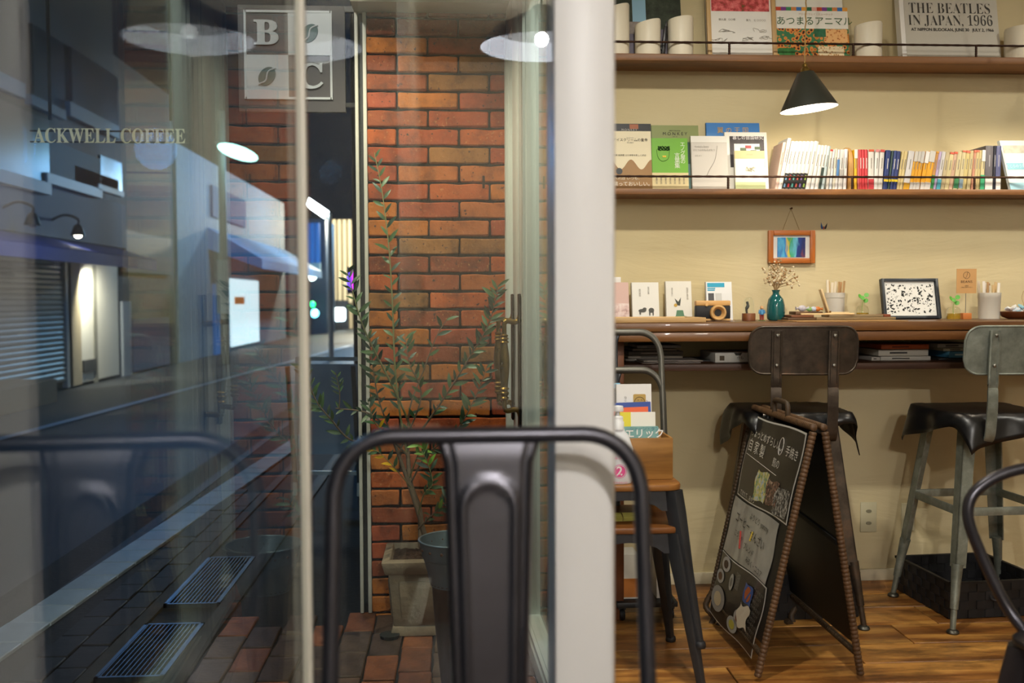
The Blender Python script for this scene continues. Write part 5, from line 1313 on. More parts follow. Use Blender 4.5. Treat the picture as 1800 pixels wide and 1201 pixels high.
# ---- pendant lamps over the counter
LG = flat('#2c2e28', .38); LWH = flat('#f6f2ea', .6)
def pendant(px, Yl, label, tilt=6):
    rim = onY(px, 192, Yl); r_ = .093; hh = onY(px, 127, Yl).z - rim.z
    t = thing('pendant_lamp', label, 'lamp', rim, group='small cone pendant lamps over the counter')
    TM = RY(-tilt)
    obj('shade', MB().lathe([(r_, 0), (.026, hh), (.012, hh + .003)], 36, TM, cap=False), LG, t, smooth=50)
    obj('shade_lining', MB().lathe([(r_ - .002, .0004), (.024, hh - .004), (.002, hh - .003)], 36, TM, cap=False), LWH, t, smooth=50)
    obj('brass_neck', MB().lathe([(.013, hh), (.015, hh + .008), (.012, hh + .014), (.008, hh + .018), (.009, hh + .026), (.005, hh + .030)], 18, TM), BRASS2, t, smooth=40)
    top = TM @ Vector((0, 0, hh + .03))
    zc_ = 2.749 - rim.z
    n_ = 120
    obj('cord', MB().tube([(top.x * (1 - i / n_) + .0012 * math.sin(i * 1.2), .0012 * math.cos(i * 1.2), top.z + (zc_ - top.z) * i / n_) for i in range(n_ + 1)], .0022, 6), flat('#9a7a40', .6), t)
    obj('ceiling_rose', MB().lathe([(.04, zc_ - .02), (.045, zc_)], 18), LG, t)
    obj('bulb', MB().ball((0, 0, 0), .026, 14, M=TM @ T(0, 0, .045)), flat('#fff6e4', .4, emit=28, ecol='#fff0d8'), t, smooth=60)
    lamp('pendant_light', 'POINT', rim + Vector((0, 0, .020)), 6.0, (1, .88, .70), .03)
pendant(1422, W - .36, 'dark green cone pendant lamp hanging over the counter')
pendant(1862, W - .36, 'second cone pendant lamp just past the right edge')
# ================================================================== CHAIRS
GUN = metal('#4e4d53', 0.30, 0.8, var=0.08, vscale=5, bstr=0)
GUN2 = metal('#4a4c50', 0.40, 0.7, var=0.18, vscale=7)
GUN3 = metal('#6c6a62', 0.40, 0.75, var=0.15, vscale=9)
SEATW = wood('#4a2c14', '#7a4a20', '#a06a30', axis='X', scale=7, stretch=7, rough=.4)
def arch_side(w, h, cut):
    pts = [(-w / 2, 0), (-w / 2, -h)]
    for i in range(11):
        t = i / 10; pts.append((-w / 2 + .03 + (w - .06) * t, -h + cut * math.sin(PI * t) ** .6))
    pts += [(w / 2, -h), (w / 2, 0)]
    return pts
def cafe_chair(label, loc, rotz, mat, top=.87, hw=.195, wooden=True, splat=True, group='metal cafe chairs', seat_z=.44, arms=False):
    """pressed-steel cafe chair facing local -Y, origin on the floor under the seat centre"""
    c = thing('cafe_chair', label, 'chair', loc, rotz, group)
    sw = .355
    if wooden:
        obj('seat', MB().prism(rrect(sw, sw, .05), seat_z - .018, seat_z), SEATW, c, bevel=.005)
    else:
        obj('seat', MB().prism(rrect(sw, sw, .05), seat_z - .012, seat_z), mat, c, bevel=.004)
    z0 = seat_z - .0185
    for a in (0, 90, 180, 270):
        obj('apron', MB().prism(arch_side(sw - .07, .055, .03), -.004, .004, RZ(a) @ T(0, -sw / 2 + .018, z0) @ RX(90)), mat, c)
    for sx in (-1, 1):
        for sy in (-1, 1):
            tx, ty = sx * (sw / 2 - .030), sy * (sw / 2 - .030); bx_, by_ = sx * .222, sy * (.215 if sy < 0 else .235)
            mb = MB(); n_ = 8; ring = []
            for (zz, ww) in ((z0, .030), (z0 - .06, .029), (.20, .020), (.03, .0135), (.0, .0135)):
                t = 1 - zz / z0; cx, cy = tx + (bx_ - tx) * t, ty + (by_ - ty) * t
                ring.append([(cx + ww * math.cos(PI / 4 + k * PI / 4) * (1.0 if k % 2 == 0 else 1.12), cy + ww * math.sin(PI / 4 + k * PI / 4) * (1.0 if k % 2 == 0 else 1.12), zz) for k in range(8)])
            vs = [p for r_ in ring for p in r_]; fs = [(i * 8 + k, i * 8 + (k + 1) % 8, (i + 1) * 8 + (k + 1) % 8, (i + 1) * 8 + k) for i in range(4) for k in range(8)] + [tuple(range(8)), tuple(range(32, 40))]
            lg = obj('leg', mb.add(vs, fs), mat, c, smooth=45)
            obj('foot_cap', MB().lathe([(.017, .0), (.019, .006), (.017, .014), (.013, .018)], 14, T(bx_, by_, 0)), flat('#1e1e20', .5), lg, smooth=40)
    # back hoop
    rc = .072; yb0, yb1 = sw / 2 - .012, sw / 2 + .035
    def yb(z): return yb0 + (yb1 - yb0) * (z - seat_z) / (top - seat_z)
    pts = []
    for s in (-1, 1):
        side = []
        for z in [seat_z - .05 + i * (top - rc - seat_z + .05) / 8 for i in range(9)]:
            side.append((s * (hw + .004 - .008 * (z - seat_z) / (top - seat_z)), yb(max(z, seat_z - .05)), z))
        arc = [(s * (hw - .004 - rc + rc * math.cos(R(a))), yb(top - rc + rc * math.sin(R(a))), top - rc + rc * math.sin(R(a))) for a in range(10, 91, 10)]
        seq_ = side + arc
        pts = seq_ if s < 0 else pts + seq_[::-1]
    obj('back_hoop', MB().tube(pts, .0106, 16), mat, c, smooth=60)
    if arms:
        for s in (-1, 1):
            ap = bez([(s * .198, yb(.72) - .004, .72), (s * .225, .06, .735), (s * .236, -.10, .728), (s * .238, -.185, .695), (s * .236, -.212, .645), (s * .228, -.188, .565), (s * .208, -.150, .475), (s * .172, -.125, .425)], 6)
            obj('arm', MB().tube(ap, .0106, 14), mat, c, smooth=60)
    if splat:
        wt, wb_ = (.070, .060) if wooden else (.1165, .088); zs0, zs1 = seat_z - .01, top - .006; NX, NZ = 36, 60
        vs = []; fs = []
        for back in (0, 1):
            for j in range(NZ + 1):
                z = zs0 + (zs1 - zs0) * j / NZ; w = wb_ + (wt - wb_) * (j / NZ) ** 1.1
                if j > NZ - 4: w += .004 * (j - NZ + 4)
                for i in range(NX + 1):
                    u = -1 + 2 * i / NX; x = u * w / 2
                    ra = w * .305; zc_ = zs1 - .052 - ra
                    d = (math.hypot(x, z - zc_) if z > zc_ else abs(x)) - ra
                    k = max(0, min(1, (.006 - d) / .012)); k = k * k * (3 - 2 * k)
                    lip = max(0, 1 - abs(d) / .004)
                    edge = max(0, (abs(u) - .86) / .14) ** 2
                    yy = yb(z) - .004 - .0015 * k - .0042 * math.exp(-(d / .0045) ** 2) + .010 * edge + .0035 * math.exp(-((abs(u) - .80) / .05) ** 2)
                    if z > zs1 - .02: yy = yy + (yb(z) - yy) * (z - zs1 + .02) / .02 * .6
                    vs.append((x, yy + (.003 if back else 0), z))
        S = (NX + 1) * (NZ + 1)
        for back in (0, 1):
            for j in range(NZ):
                for i in range(NX):
                    a = back * S + j * (NX + 1) + i; fs.append((a, a + 1, a + NX + 2, a + NX + 1))
        for j in range(NZ):
            for i in (0, NX):
                a = j * (NX + 1) + i; fs.append((a, a + NX + 1, S + a + NX + 1, S + a))
        obj('back_splat', MB().add(vs, fs), mat, c, smooth=60)
    return c
# near chair across the camera's table
ztop = onY(860, 766, 1.25).z; xl = onY(585, 1000, 1.25).x; xr = onY(1130, 1000, 1.25).x
main_chair = cafe_chair('gunmetal cafe chair in front, its pressed back panel facing us', ((xl + xr) / 2, 1.25 - .1775 - .03, 0), 0, GUN, top=ztop, hw=(xr - xl) / 2, wooden=False, group='metal cafe chairs')
# chair at the right edge, turned side-on
cafe_chair('gunmetal armchair at the right edge, only its curved arm and front leg in view', (1.175, 1.565, 0), R(-90), GUN, top=.80, hw=.195, wooden=False, arms=True)
# two stacked chairs with wooden seats beside the post
cxs_ = onY(1202, 862, 2.63).x - .153
stack_y = 2.63 + .153
cafe_chair('lower of the two stacked wood-seated steel chairs beside the post', (cxs_ + .004, stack_y - .01, 0), 0, GUN2, top=.835, hw=.188, splat=True, seat_z=.435, group='stacked wood-seated chairs')
zup = onY(1140, 853, 2.63).z - .435
upper = cafe_chair('upper stacked wood-seated steel chair carrying the crate of books', (cxs_, stack_y, zup), 0, GUN2, top=.835, hw=.188, splat=True, seat_z=.435, group='stacked wood-seated chairs')
for ch_ in bpy.data.objects:
    if ch_.name.startswith('cafe_chair') and 'wood-seated' in ch_['label']: ch_.scale = (.86, .86, 1)
    if ch_.name.startswith('back_hoop') and ch_.parent and 'wood-seated' in ch_.parent['label']:
        ch_.data.materials.clear(); ch_.data.materials.append(GUN3)
ZSU = zup + .435; ZSL = .435
# ---- crate with books on the upper seat
YK = 2.705
a = onY(1068, 850, YK); b = onY(1183, 770, YK); hk = b.z - ZSU - .001
wk = b.x - a.x + .03; ckx = b.x - wk / 2
KW = wood('#6a4218', '#8f6228', '#a8783a', axis='X', scale=9, stretch=7, rough=.5)
kr = thing('book_crate', 'open brown wooden crate on the upper chair seat, full of picture books', 'crate', (ckx, YK, ZSU + .001))
dk = .13; tk = .007
obj('front_board', MB().span((-wk / 2, 0, 0), (wk / 2, tk, hk)), KW, kr, bevel=.001)
obj('back_board', MB().span((-wk / 2, dk - tk, 0), (wk / 2, dk, hk)), KW, kr, bevel=.001)
for s in (-1, 1): obj('side_board', MB().span((s * (wk / 2 - tk / 2) - tk / 2, tk, 0), (s * (wk / 2 - tk / 2) + tk / 2, dk - tk, hk)), KW, kr, bevel=.001)
obj('bottom_board', MB().span((-wk / 2 + tk, tk, 0), (wk / 2 - tk, dk - tk, .006)), KW, kr)
zkb = ZSU + .0085
gk = 'picture books in the crate'
t = facing('picture_book', 'teal picture book with white kana title, frontmost in the crate', 'book', 1094, 1160, 750, zkb, YK + .014, flat('#7aa8a4', .5, var=.15, vscale=30), .010, 6, group=gk)
put(t, 'エリック', .62, .845, .028, WHITEINK, offset=.0004); put(t, 'ショーン・タン', .62, .945, .012, flat('#2f6f80', .5))
t = facing('picture_book', 'white picture book with a yellow band, second in the crate', 'book', 1084, 1155, 725, zkb, YK + .040, PAPER, .010, 6, group=gk)
patch(t, 'paper_band', .08, 0, .38, 1, flat('#e8d838', .45), -.001); vput(t, '絵本の日', .30, .88, .007, GREYINK)
t = facing('picture_book', 'blue-edged orange picture book, third in the crate', 'book', 1078, 1150, 708, zkb, YK + .064, flat('#2c4c9c', .45), .010, 6, group=gk, roll=-1.5)
patch(t, 'orange_panel', .04, .04, .93, .93, flat('#e86838', .45), -.001); put(t, serif('DLE'), .45, .875, .028, INK, offset=-.0005); put(t, 'R◦', .78, .895, .01, INK)
t = facing('picture_book', 'white picture book with a round cat face card, fourth in the crate', 'book', 1085, 1148, 676, zkb, YK + .086, flat('#e9e6e2', .5), .010, 5, group=gk)
w_, h_ = t['w'], t['h']
obj('face_card', MB().prism(rrect(.036, .034, .004), 0, .001, T(w_ * .16, -.0008, h_ * .815) @ FACE), flat('#b8964c', .5), t)
fcx = w_ * .16; mb = MB(); mb.tube([(fcx + .015 * math.cos(a), -.0022, h_ * .79 + .015 * math.sin(a)) for a in [R(k) for k in range(-5, 190, 13)]], .0006, 4)
obj('drawn_face', mb, INK, t)
for dx in (-.004, .006): obj('drawn_eye', MB().lathe([(.0012, 0), (.0012, .0008)], 8, T(fcx + dx, -.0016, h_ * .815) @ FACE), INK, t)
vput(t, 'ねこ', .26, .83, .008, GREYINK); put(t, 'ა', .86, .80, .014, flat('#8a2a3a', .5))
t = facing('picture_book', 'dark picture book with a pale blue corner, at the back of the crate', 'book', 1070, 1092, 674, zkb, YK + .106, flat('#3a3e42', .5), .010, 4, group=gk)
patch(t, 'blue_corner', 0, .94, 1, 1, flat('#8cc4e0', .5), -.001)
# ---- pump bottle of hand sanitiser
YB_ = 2.668
cb = onY(1086, 860, YB_); rb = onY(1113, 800, YB_).x - cb.x; zB = ZSU + .001
hb_ = lambda py: onY(1086, py, YB_).z - zB
bo = thing('pump_bottle', 'white pump bottle of hand sanitiser with a pink number two label', 'bottle', (cb.x, YB_, zB))
PL = flat('#e4e6e8', .35, spec=.5); PL2 = flat('#f2f2f2', .35)
S_ = Matrix.Diagonal((1, .68, 1, 1))
zsh = hb_(782)
obj('body', MB().lathe([(rb * .86, 0), (rb * .94, .006), (rb * .94, zsh * .55), (rb * .93, zsh * .78), (rb * 1.0, zsh * .80), (rb * 1.0, zsh * .90), (rb * .92, zsh * .98), (rb * .70, hb_(765)), (rb * .46, hb_(758)), (rb * .42, hb_(754))], 36, S_), PL, bo, smooth=45)
obj('cap', MB().lathe([(rb * .40, hb_(755)), (rb * .40, hb_(742)), (rb * .34, hb_(740)), (rb * .34, hb_(733)), (rb * .22, hb_(731))], 24), PL2, bo, smooth=40)
obj('pump_stem', MB().cyl((0, 0, hb_(732)), (0, 0, hb_(720)), rb * .13, n=12), PL2, bo, smooth=40)
obj('pump_head', MB().lathe([(rb * .36, hb_(723)), (rb * .38, hb_(720)), (rb * .34, hb_(714)), (rb * .12, hb_(713))], 20), PL2, bo, smooth=40)
obj('spout', MB().tube(bez([(0, 0, hb_(717)), (-.03, 0, hb_(716)), (-.052, 0, hb_(719)), (-.062, 0, hb_(729))], 5), .0055, 10), PL2, bo, smooth=50)
def onlabel(x): return -rb * .68 * .94 * math.sqrt(max(.05, 1 - (x / (rb * .95)) ** 2)) - .0008
def bend(mesh, x, z):
    for v in mesh.vertices:
        X = v.co.x + x; Z = v.co.y + z
        v.co = (X, onlabel(X) - v.co.z, Z)
    return mesh
PK = flat('#e85a98', .45)
disc = MB(); NN = 24
disc_v = [(0, 0, 0)] + [(r_ * .0155 * math.cos(2 * PI * k / NN), r_ * .0155 * math.sin(2 * PI * k / NN), 0) for r_ in (.5, 1) for k in range(NN)]
disc_f = [(0, 1 + k, 1 + (k + 1) % NN) for k in range(NN)] + [(1 + k, 1 + NN + k, 1 + NN + (k + 1) % NN, 1 + (k + 1) % NN) for k in range(NN)]
zn = hb_(826)
obj('pink_disc', bend(MB().add(disc_v, disc_f).mesh('pink_disc'), 0.001, zn), PK, bo)
rg = MB(); rv_ = []; 
for r_ in (.0175, .0188): rv_ += [(r_ * math.cos(2 * PI * k / 36), r_ * math.sin(2 * PI * k / 36), 0) for k in range(36)]
rg.add(rv_, [(k, (k + 1) % 36, 36 + (k + 1) % 36, 36 + k) for k in range(36)])
obj('pink_ring', bend(rg.mesh('pink_ring'), .001, zn), PK, bo)
obj('lettering', bend(textmesh('2', .034, offset=.0006, ext=.0004), 0, zn), WHITEINK, bo)
obj('lettering', bend(textmesh('アルコール', .009, offset=.0001), 0.0, hb_(803)), PK, bo)
obj('lettering', bend(textmesh('簡単できれいに!', .0062), 0.0, hb_(846)), PK, bo)
# dry straw bundle on the lower seat
c = onY(1092, 925, 2.72)
sb = thing('straw_bundle', 'small bundle of dry straw lying on the lower chair seat', 'straw', (c.x, 2.72, ZSL + .001))
random.seed(12); mb = MB()
for k in range(46):
    y_ = random.uniform(-.03, .03); z_ = random.uniform(.002, .014); d_ = random.uniform(-.02, .02)
    mb.cyl((-.05 + random.uniform(-.01, .01), y_, z_), (.045 + random.uniform(-.012, .012), y_ + d_, z_), .0011, n=5)
obj('straws', mb, flat('#a8a04e', .7, var=.2, vscale=20), sb, kind='stuff')
obj('tie', MB().tube([(0, .034 * math.cos(a), .009 + .010 * math.sin(a)) for a in [2 * PI * k / 14 for k in range(14)]], .0012, 5, closed=True), flat('#7a6a34', .7), sb)
# cartons on a little trolley under the counter behind the chairs
tz = onZ(1130, 1062, 0); 
tr_ = thing('trolley', 'low black trolley with casters behind the stacked chairs', 'trolley', (onY(1132, 1040, 3.22).x, 3.25, 0))
obj('deck', MB().box((0, 0, .055), (.20, .18, .018)), flat('#141414', .5), tr_, bevel=.003)
for sx in (-1, 1):
    for sy in (-1, 1):
        w_ = obj('caster', MB().lathe([(.018, -.008), (.021, 0), (.018, .008)], 16, T(sx * .08, sy * .07, .021) @ RY(90)), flat('#0c0c0c', .5), tr_, smooth=40)
        obj('fork', MB().box((sx * .08, sy * .07, .042), (.024, .01, .012)), flat('#202020', .5), w_)
for i, (x0, x1, y0, y1, c1, c2, lab) in enumerate(((1096, 1122, 975, 1043, '#d8d4c8', '#b06a28', 'white and orange carton standing on the black trolley'), (1154, 1170, 975, 1043, '#dcd8d0', '#b8283c', 'slim white carton with a red panel on the black trolley'))):
    a = onY(x0, y1, 3.20); b = onY(x1, y0, 3.20); w_, h_ = b.x - a.x, b.z - .0645
    ct_ = thing('carton', lab, 'carton', ((a.x + b.x) / 2, 3.20, .0645), group='cartons on the trolley')
    obj('box', MB().box((0, .05, h_ / 2), (w_, .1, h_)), flat(c1, .55), ct_, bevel=.001)
    obj('colour_panel', MB().box((0, -.0008, h_ * (.25 if i == 0 else .68)), (w_ * (.98 if i == 0 else .62), .001, h_ * (.42 if i == 0 else .5))), flat(c2, .5), ct_)
    if i: letter('\n'.join('天然水'), WHITEINK, ct_, 0, -.0018, h_ * .7, .018, line=.85)

# ================================================================== BAR STOOLS
LEA = flat('#0d0d0e', .34, spec=.6, bstr=.05, bscale=30)
def bar_stool(label, loc, rotz, mat, seed, cloth_rot, foot=.205):
    """steel bar stool facing local +Y (the counter), backrest on local -Y"""
    s = thing('bar_stool', label, 'stool', loc, rotz, 'steel bar stools at the counter')
    zs = .665; top = .125
    for sx in (-1, 1):
        for sy in (-1, 1):
            def at_(z): 
                t = 1 - z / zs; return Vector((sx * (top + (foot - top) * t), sy * (top + (foot - top) * t), z))
            # angle-section upper leg
            w0, w1, th = .042, .034, .004
            a, b = at_(zs), at_(.20)
            L = MB()
            for (dx, dy) in ((1, 0), (0, 1)):
                def quad(p, w):
                    ox, oy = -sx * w * dx, -sy * w * dy; ux, uy = -sx * th * dy, -sy * th * dx
                    return [p, p + Vector((ox, oy, 0)), p + Vector((ox + ux, oy + uy, 0)), p + Vector((ux, uy, 0))]
                L.hexa(quad(b, w1), quad(a, w0))
            lg = obj('leg', L, mat, s)
            p0, p1, p2 = at_(.21) - Vector((sx * .012, sy * .012, 0)), at_(.15) - Vector((sx * .010, sy * .010, 0)), at_(.012) - Vector((sx * .008, sy * .008, 0))
            obj('leg_tube', MB().tube([p0, p1, p1 + (p2 - p1) * .55, p1 + (p2 - p1) * .56, p2], [.018, .0145, .0125, .0095, .009], 12), mat, lg, smooth=45)
            obj('foot_glide', MB().lathe([(.018, 0), (.0195, .004), (.017, .009), (.009, .014)], 16, T(p2.x, p2.y, 0)), metal('#5c5a52', .4), lg, smooth=40)
    t = 1 - .372 / zs; e = top + (foot - top) * t
    for a in (0, 90, 180, 270):
        obj('foot_rail', MB().box((0, -e + .006, .372), (2 * e - .01, .008, .026), RZ(a)), mat, s, bevel=.001)
    obj('seat_pan', MB().prism(rrect(.33, .33, .05), zs - .012, zs + .012), mat, s, bevel=.004)
    # black leather sheet over the seat
    N = 30; vs = []; fs = []; half = .245; sr = .170; random.seed(seed)
    cr, sr_ = math.cos(R(cloth_rot)), math.sin(R(cloth_rot))
    for j in range(N + 1):
        for i in range(N + 1):
            u, v = (-1 + 2 * i / N) * half, (-1 + 2 * j / N) * half
            x, y_ = u * cr - v * sr_, u * sr_ + v * cr
            # distance outside the rounded seat
            qx, qy = max(abs(x) - sr + .05, 0), max(abs(y_) - sr + .05, 0)
            d = math.hypot(qx, qy) - .05
            z = zs + .0165 + .004 * math.sin(x * 14 + seed) * math.cos(y_ * 11)
            if d > 0:
                nrm = Vector((math.copysign(qx, x), math.copysign(qy, y_), 0)); nrm = nrm.normalized() if nrm.length > 0 else Vector((1, 0, 0))
                an = math.atan2(y_, x); wave = .010 * math.sin(an * 9 + seed)
                bend_ = min(d, .03)
                out_ = d * .13 + bend_ * .35 + wave * min(1, d / .05)
                px_, py_ = x - nrm.x * d + nrm.x * out_, y_ - nrm.y * d + nrm.y * out_
                z -= max(0, d - .006) * .95
                x, y_ = px_, py_
            vs.append((x, y_, z))
    for j in range(N):
        for i in range(N):
            a = j * (N + 1) + i; fs.append((a, a + 1, a + N + 2, a + N + 1))
    cl = obj('leather_cover', MB().add(vs, fs), LEA, s, smooth=70)
    so = cl.modifiers.new('thickness', 'SOLIDIFY'); so.thickness = .003; so.offset = 1
    # backrest
    bz, bh, bw = .885, .148, .336; NX, NZ = 24, 12; vs = []; fs = []
    out = rrect(bw, bh, .045, 7)
    pr = MB()
    for back in (0, 1):
        for (x, z) in out: vs.append((x, -.205 + .55 * x * x + .006 * back * 1.0 + (z) * -.10, bz + z))
    # inner rows to carry the curve
    M_ = len(out)
    gx = 61
    pr = MB(); vs = []; fs = []
    prof = []
    for i in range(gx):
        x = -bw / 2 + bw * i / (gx - 1)
        dxe = bw / 2 - abs(x); hh = bh / 2 if dxe > .045 else bh / 2 - .045 + math.sqrt(max(0, .045 ** 2 - (.045 - dxe) ** 2))
        for z in (-hh, -hh * .33, hh * .33, hh):
            for back in (0, 1): vs.append((x, -.215 + .75 * x * x + .005 * back - z * .10, bz + z))
    for i in range(gx - 1):
        for k in range(3):
            a = i * 8 + k * 2; b = (i + 1) * 8 + k * 2
            fs.append((a, a + 2, b + 2, b)); fs.append((a + 1, b + 1, b + 3, a + 3))
        a, b = i * 8, (i + 1) * 8
        fs.append((a, b, b + 1, a + 1)); fs.append((a + 6, a + 7, b + 7, b + 6))
    fs.append((0, 1, 3, 2)); fs.append((2, 3, 5, 4)); fs.append((4, 5, 7, 6)); e_ = (gx - 1) * 8
    fs += [(e_, e_ + 2, e_ + 3, e_ + 1), (e_ + 2, e_ + 4, e_ + 5, e_ + 3), (e_ + 4, e_ + 6, e_ + 7, e_ + 5)]
    br = obj('backrest', pr.add(vs, fs), mat, s, smooth=50)
    # rolled edge
    edge = []
    for i in range(gx): edge.append(Vector(vs[i * 8 + 0]) + Vector((0, .0025, 0)))
    for i in range(gx - 1, -1, -1): edge.append(Vector(vs[i * 8 + 6]) + Vector((0, .0025, 0)))
    obj('rolled_edge', MB().tube(edge, .0042, 8, closed=True), mat, br, smooth=60)
    for sx in (-1, 1):
        x = sx * .088
        yb_ = -.222 + .75 * x * x
        path = bez([(x, yb_ - .0075, bz + .062), (x, yb_ + .001, bz - .06), (x, yb_ + .002, bz - .16), (x, yb_ + .004, zs + .03), (x, yb_ + .014, zs - .045), (x, yb_ + .034, zs - .066), (x, yb_ + .054, zs - .048), (x, yb_ + .058, zs - .016)], 5)
        mb = MB(); hwid = .0165; vs2 = []; fs2 = []
        for i, p in enumerate(path):
            q = path[min(i + 1, len(path) - 1)] - path[max(i - 1, 0)]; nn = Vector((0, -q.z, q.y)).normalized()
            if nn.y > 0 and i < 8: nn = -nn
            for (dx, dn) in ((-hwid, -.003), (-hwid, .003), (-hwid * .7, .0045), (-hwid * .55, .002), (hwid * .55, .002), (hwid * .7, .0045), (hwid, .003), (hwid, -.003)):
                vs2.append((p.x + dx, p.y + nn.y * dn, p.z + nn.z * dn))
        for i in range(len(path) - 1):
            for k in range(8): fs2.append((i * 8 + k, i * 8 + (k + 1) % 8, (i + 1) * 8 + (k + 1) % 8, (i + 1) * 8 + k))
        fs2.append(tuple(range(7, -1, -1))); n8 = (len(path) - 1) * 8; fs2.append(tuple(range(n8, n8 + 8)))
        up = obj('back_upright', mb.add(vs2, fs2), mat, s, smooth=45)
        for dz in (.047, -.046):
            obj('rivet', MB().ball((x, yb_ - .011 - dz * .10, bz + dz), .0062, 10, (1, .6, 1)), metal('#8a8880', .3), up, smooth=60)
    return s
DKST = metal('#4a4138', .34, .75, var=.35, vscale=14, patch='#6a5544')
GALV = metal('#7d8278', .45, .6, var=.22, vscale=22, patch='#9aa096')
f1, b1 = onZ(1522, 1105), onZ(1255, 1036)
bar_stool('dark steel bar stool with black leather cover, behind the menu board', ((f1.x + b1.x) / 2, (f1.y + b1.y) / 2 - .02, 0), R(-6), DKST, 3, 24)
f2, b2 = onZ(1673, 1118), onZ(1560, 1043)
bar_stool('galvanised bar stool with black leather cover at the right', ((f2.x + b2.x) / 2 + .205, (f2.y + b2.y) / 2, 0), R(2), GALV, 8, 14)

# ================================================================== WOVEN BASKETS
BSK = flat('#141416', .55); BSK2 = flat('#1b1b1e', .5)
def basket(label, loc, rotz, wx, wy, h):
    b = thing('woven_basket', label, 'basket', loc, rotz, 'black woven baskets under the counter')
    t = .005
    for nm, c_, d_ in (('front_wall', (0, -wy / 2, h / 2), (wx, t, h)), ('back_wall', (0, wy / 2, h / 2), (wx, t, h)), ('side_wall', (-wx / 2, 0, h / 2), (t, wy, h)), ('side_wall', (wx / 2, 0, h / 2), (t, wy, h))):
        w = obj(nm, MB().box(c_, d_), BSK, b)
        mb = MB(); along = wx if d_[0] > d_[1] else wy; n_ = int(along / .028); m_ = max(3, int(h / .028))
        for i in range(n_):
            for j in range(m_):
                if (i + j) % 2: continue
                p = -along / 2 + (i + .5) * along / n_; z = (j + .5) * h / m_
                for s in (-1, 1):
                    if d_[0] > d_[1]: mb.box((p, c_[1] + s * .004, z), (along / n_ * .96, .003, h / m_ * .92))
                    else: mb.box((c_[0] + s * .004, p, z), (.003, along / n_ * .96, h / m_ * .92))
        obj('weave', mb, BSK2, w, kind='stuff')
    obj('base', MB().box((0, 0, .004), (wx, wy, .006)), BSK, b)
    rim = MB()
    for s in (-1, 1): rim.box((0, s * wy / 2, h), (wx + .012, .012, .008)); rim.box((s * wx / 2, 0, h), (.012, wy + .012, .008))
    obj('rim', rim, BSK, b)
    for s in (-1, 1): obj('handle_loop', MB().tube(bez([(-.03, s * (wy / 2 + .006), h * .62), (-.02, s * (wy / 2 + .012), h * .5), (.02, s * (wy / 2 + .012), h * .5), (.03, s * (wy / 2 + .006), h * .62)], 4), .004, 6), BSK2, b)
k1, k2 = onZ(1668, 1088), onZ(1562, 1036)
h1 = onY(1668, 1026, k1.y).z
basket('black woven basket under the galvanised stool', (k1.x + .155, (k1.y + k2.y) / 2 + .01, 0.0005), R(4), .33, .34, h1)
k3 = onZ(1345, 1100)
basket('black woven basket under the dark stool, half hidden by the menu board', (k3.x + .17, k3.y + .22, 0.0005), R(3), .30, .33, h1 * 1.25)

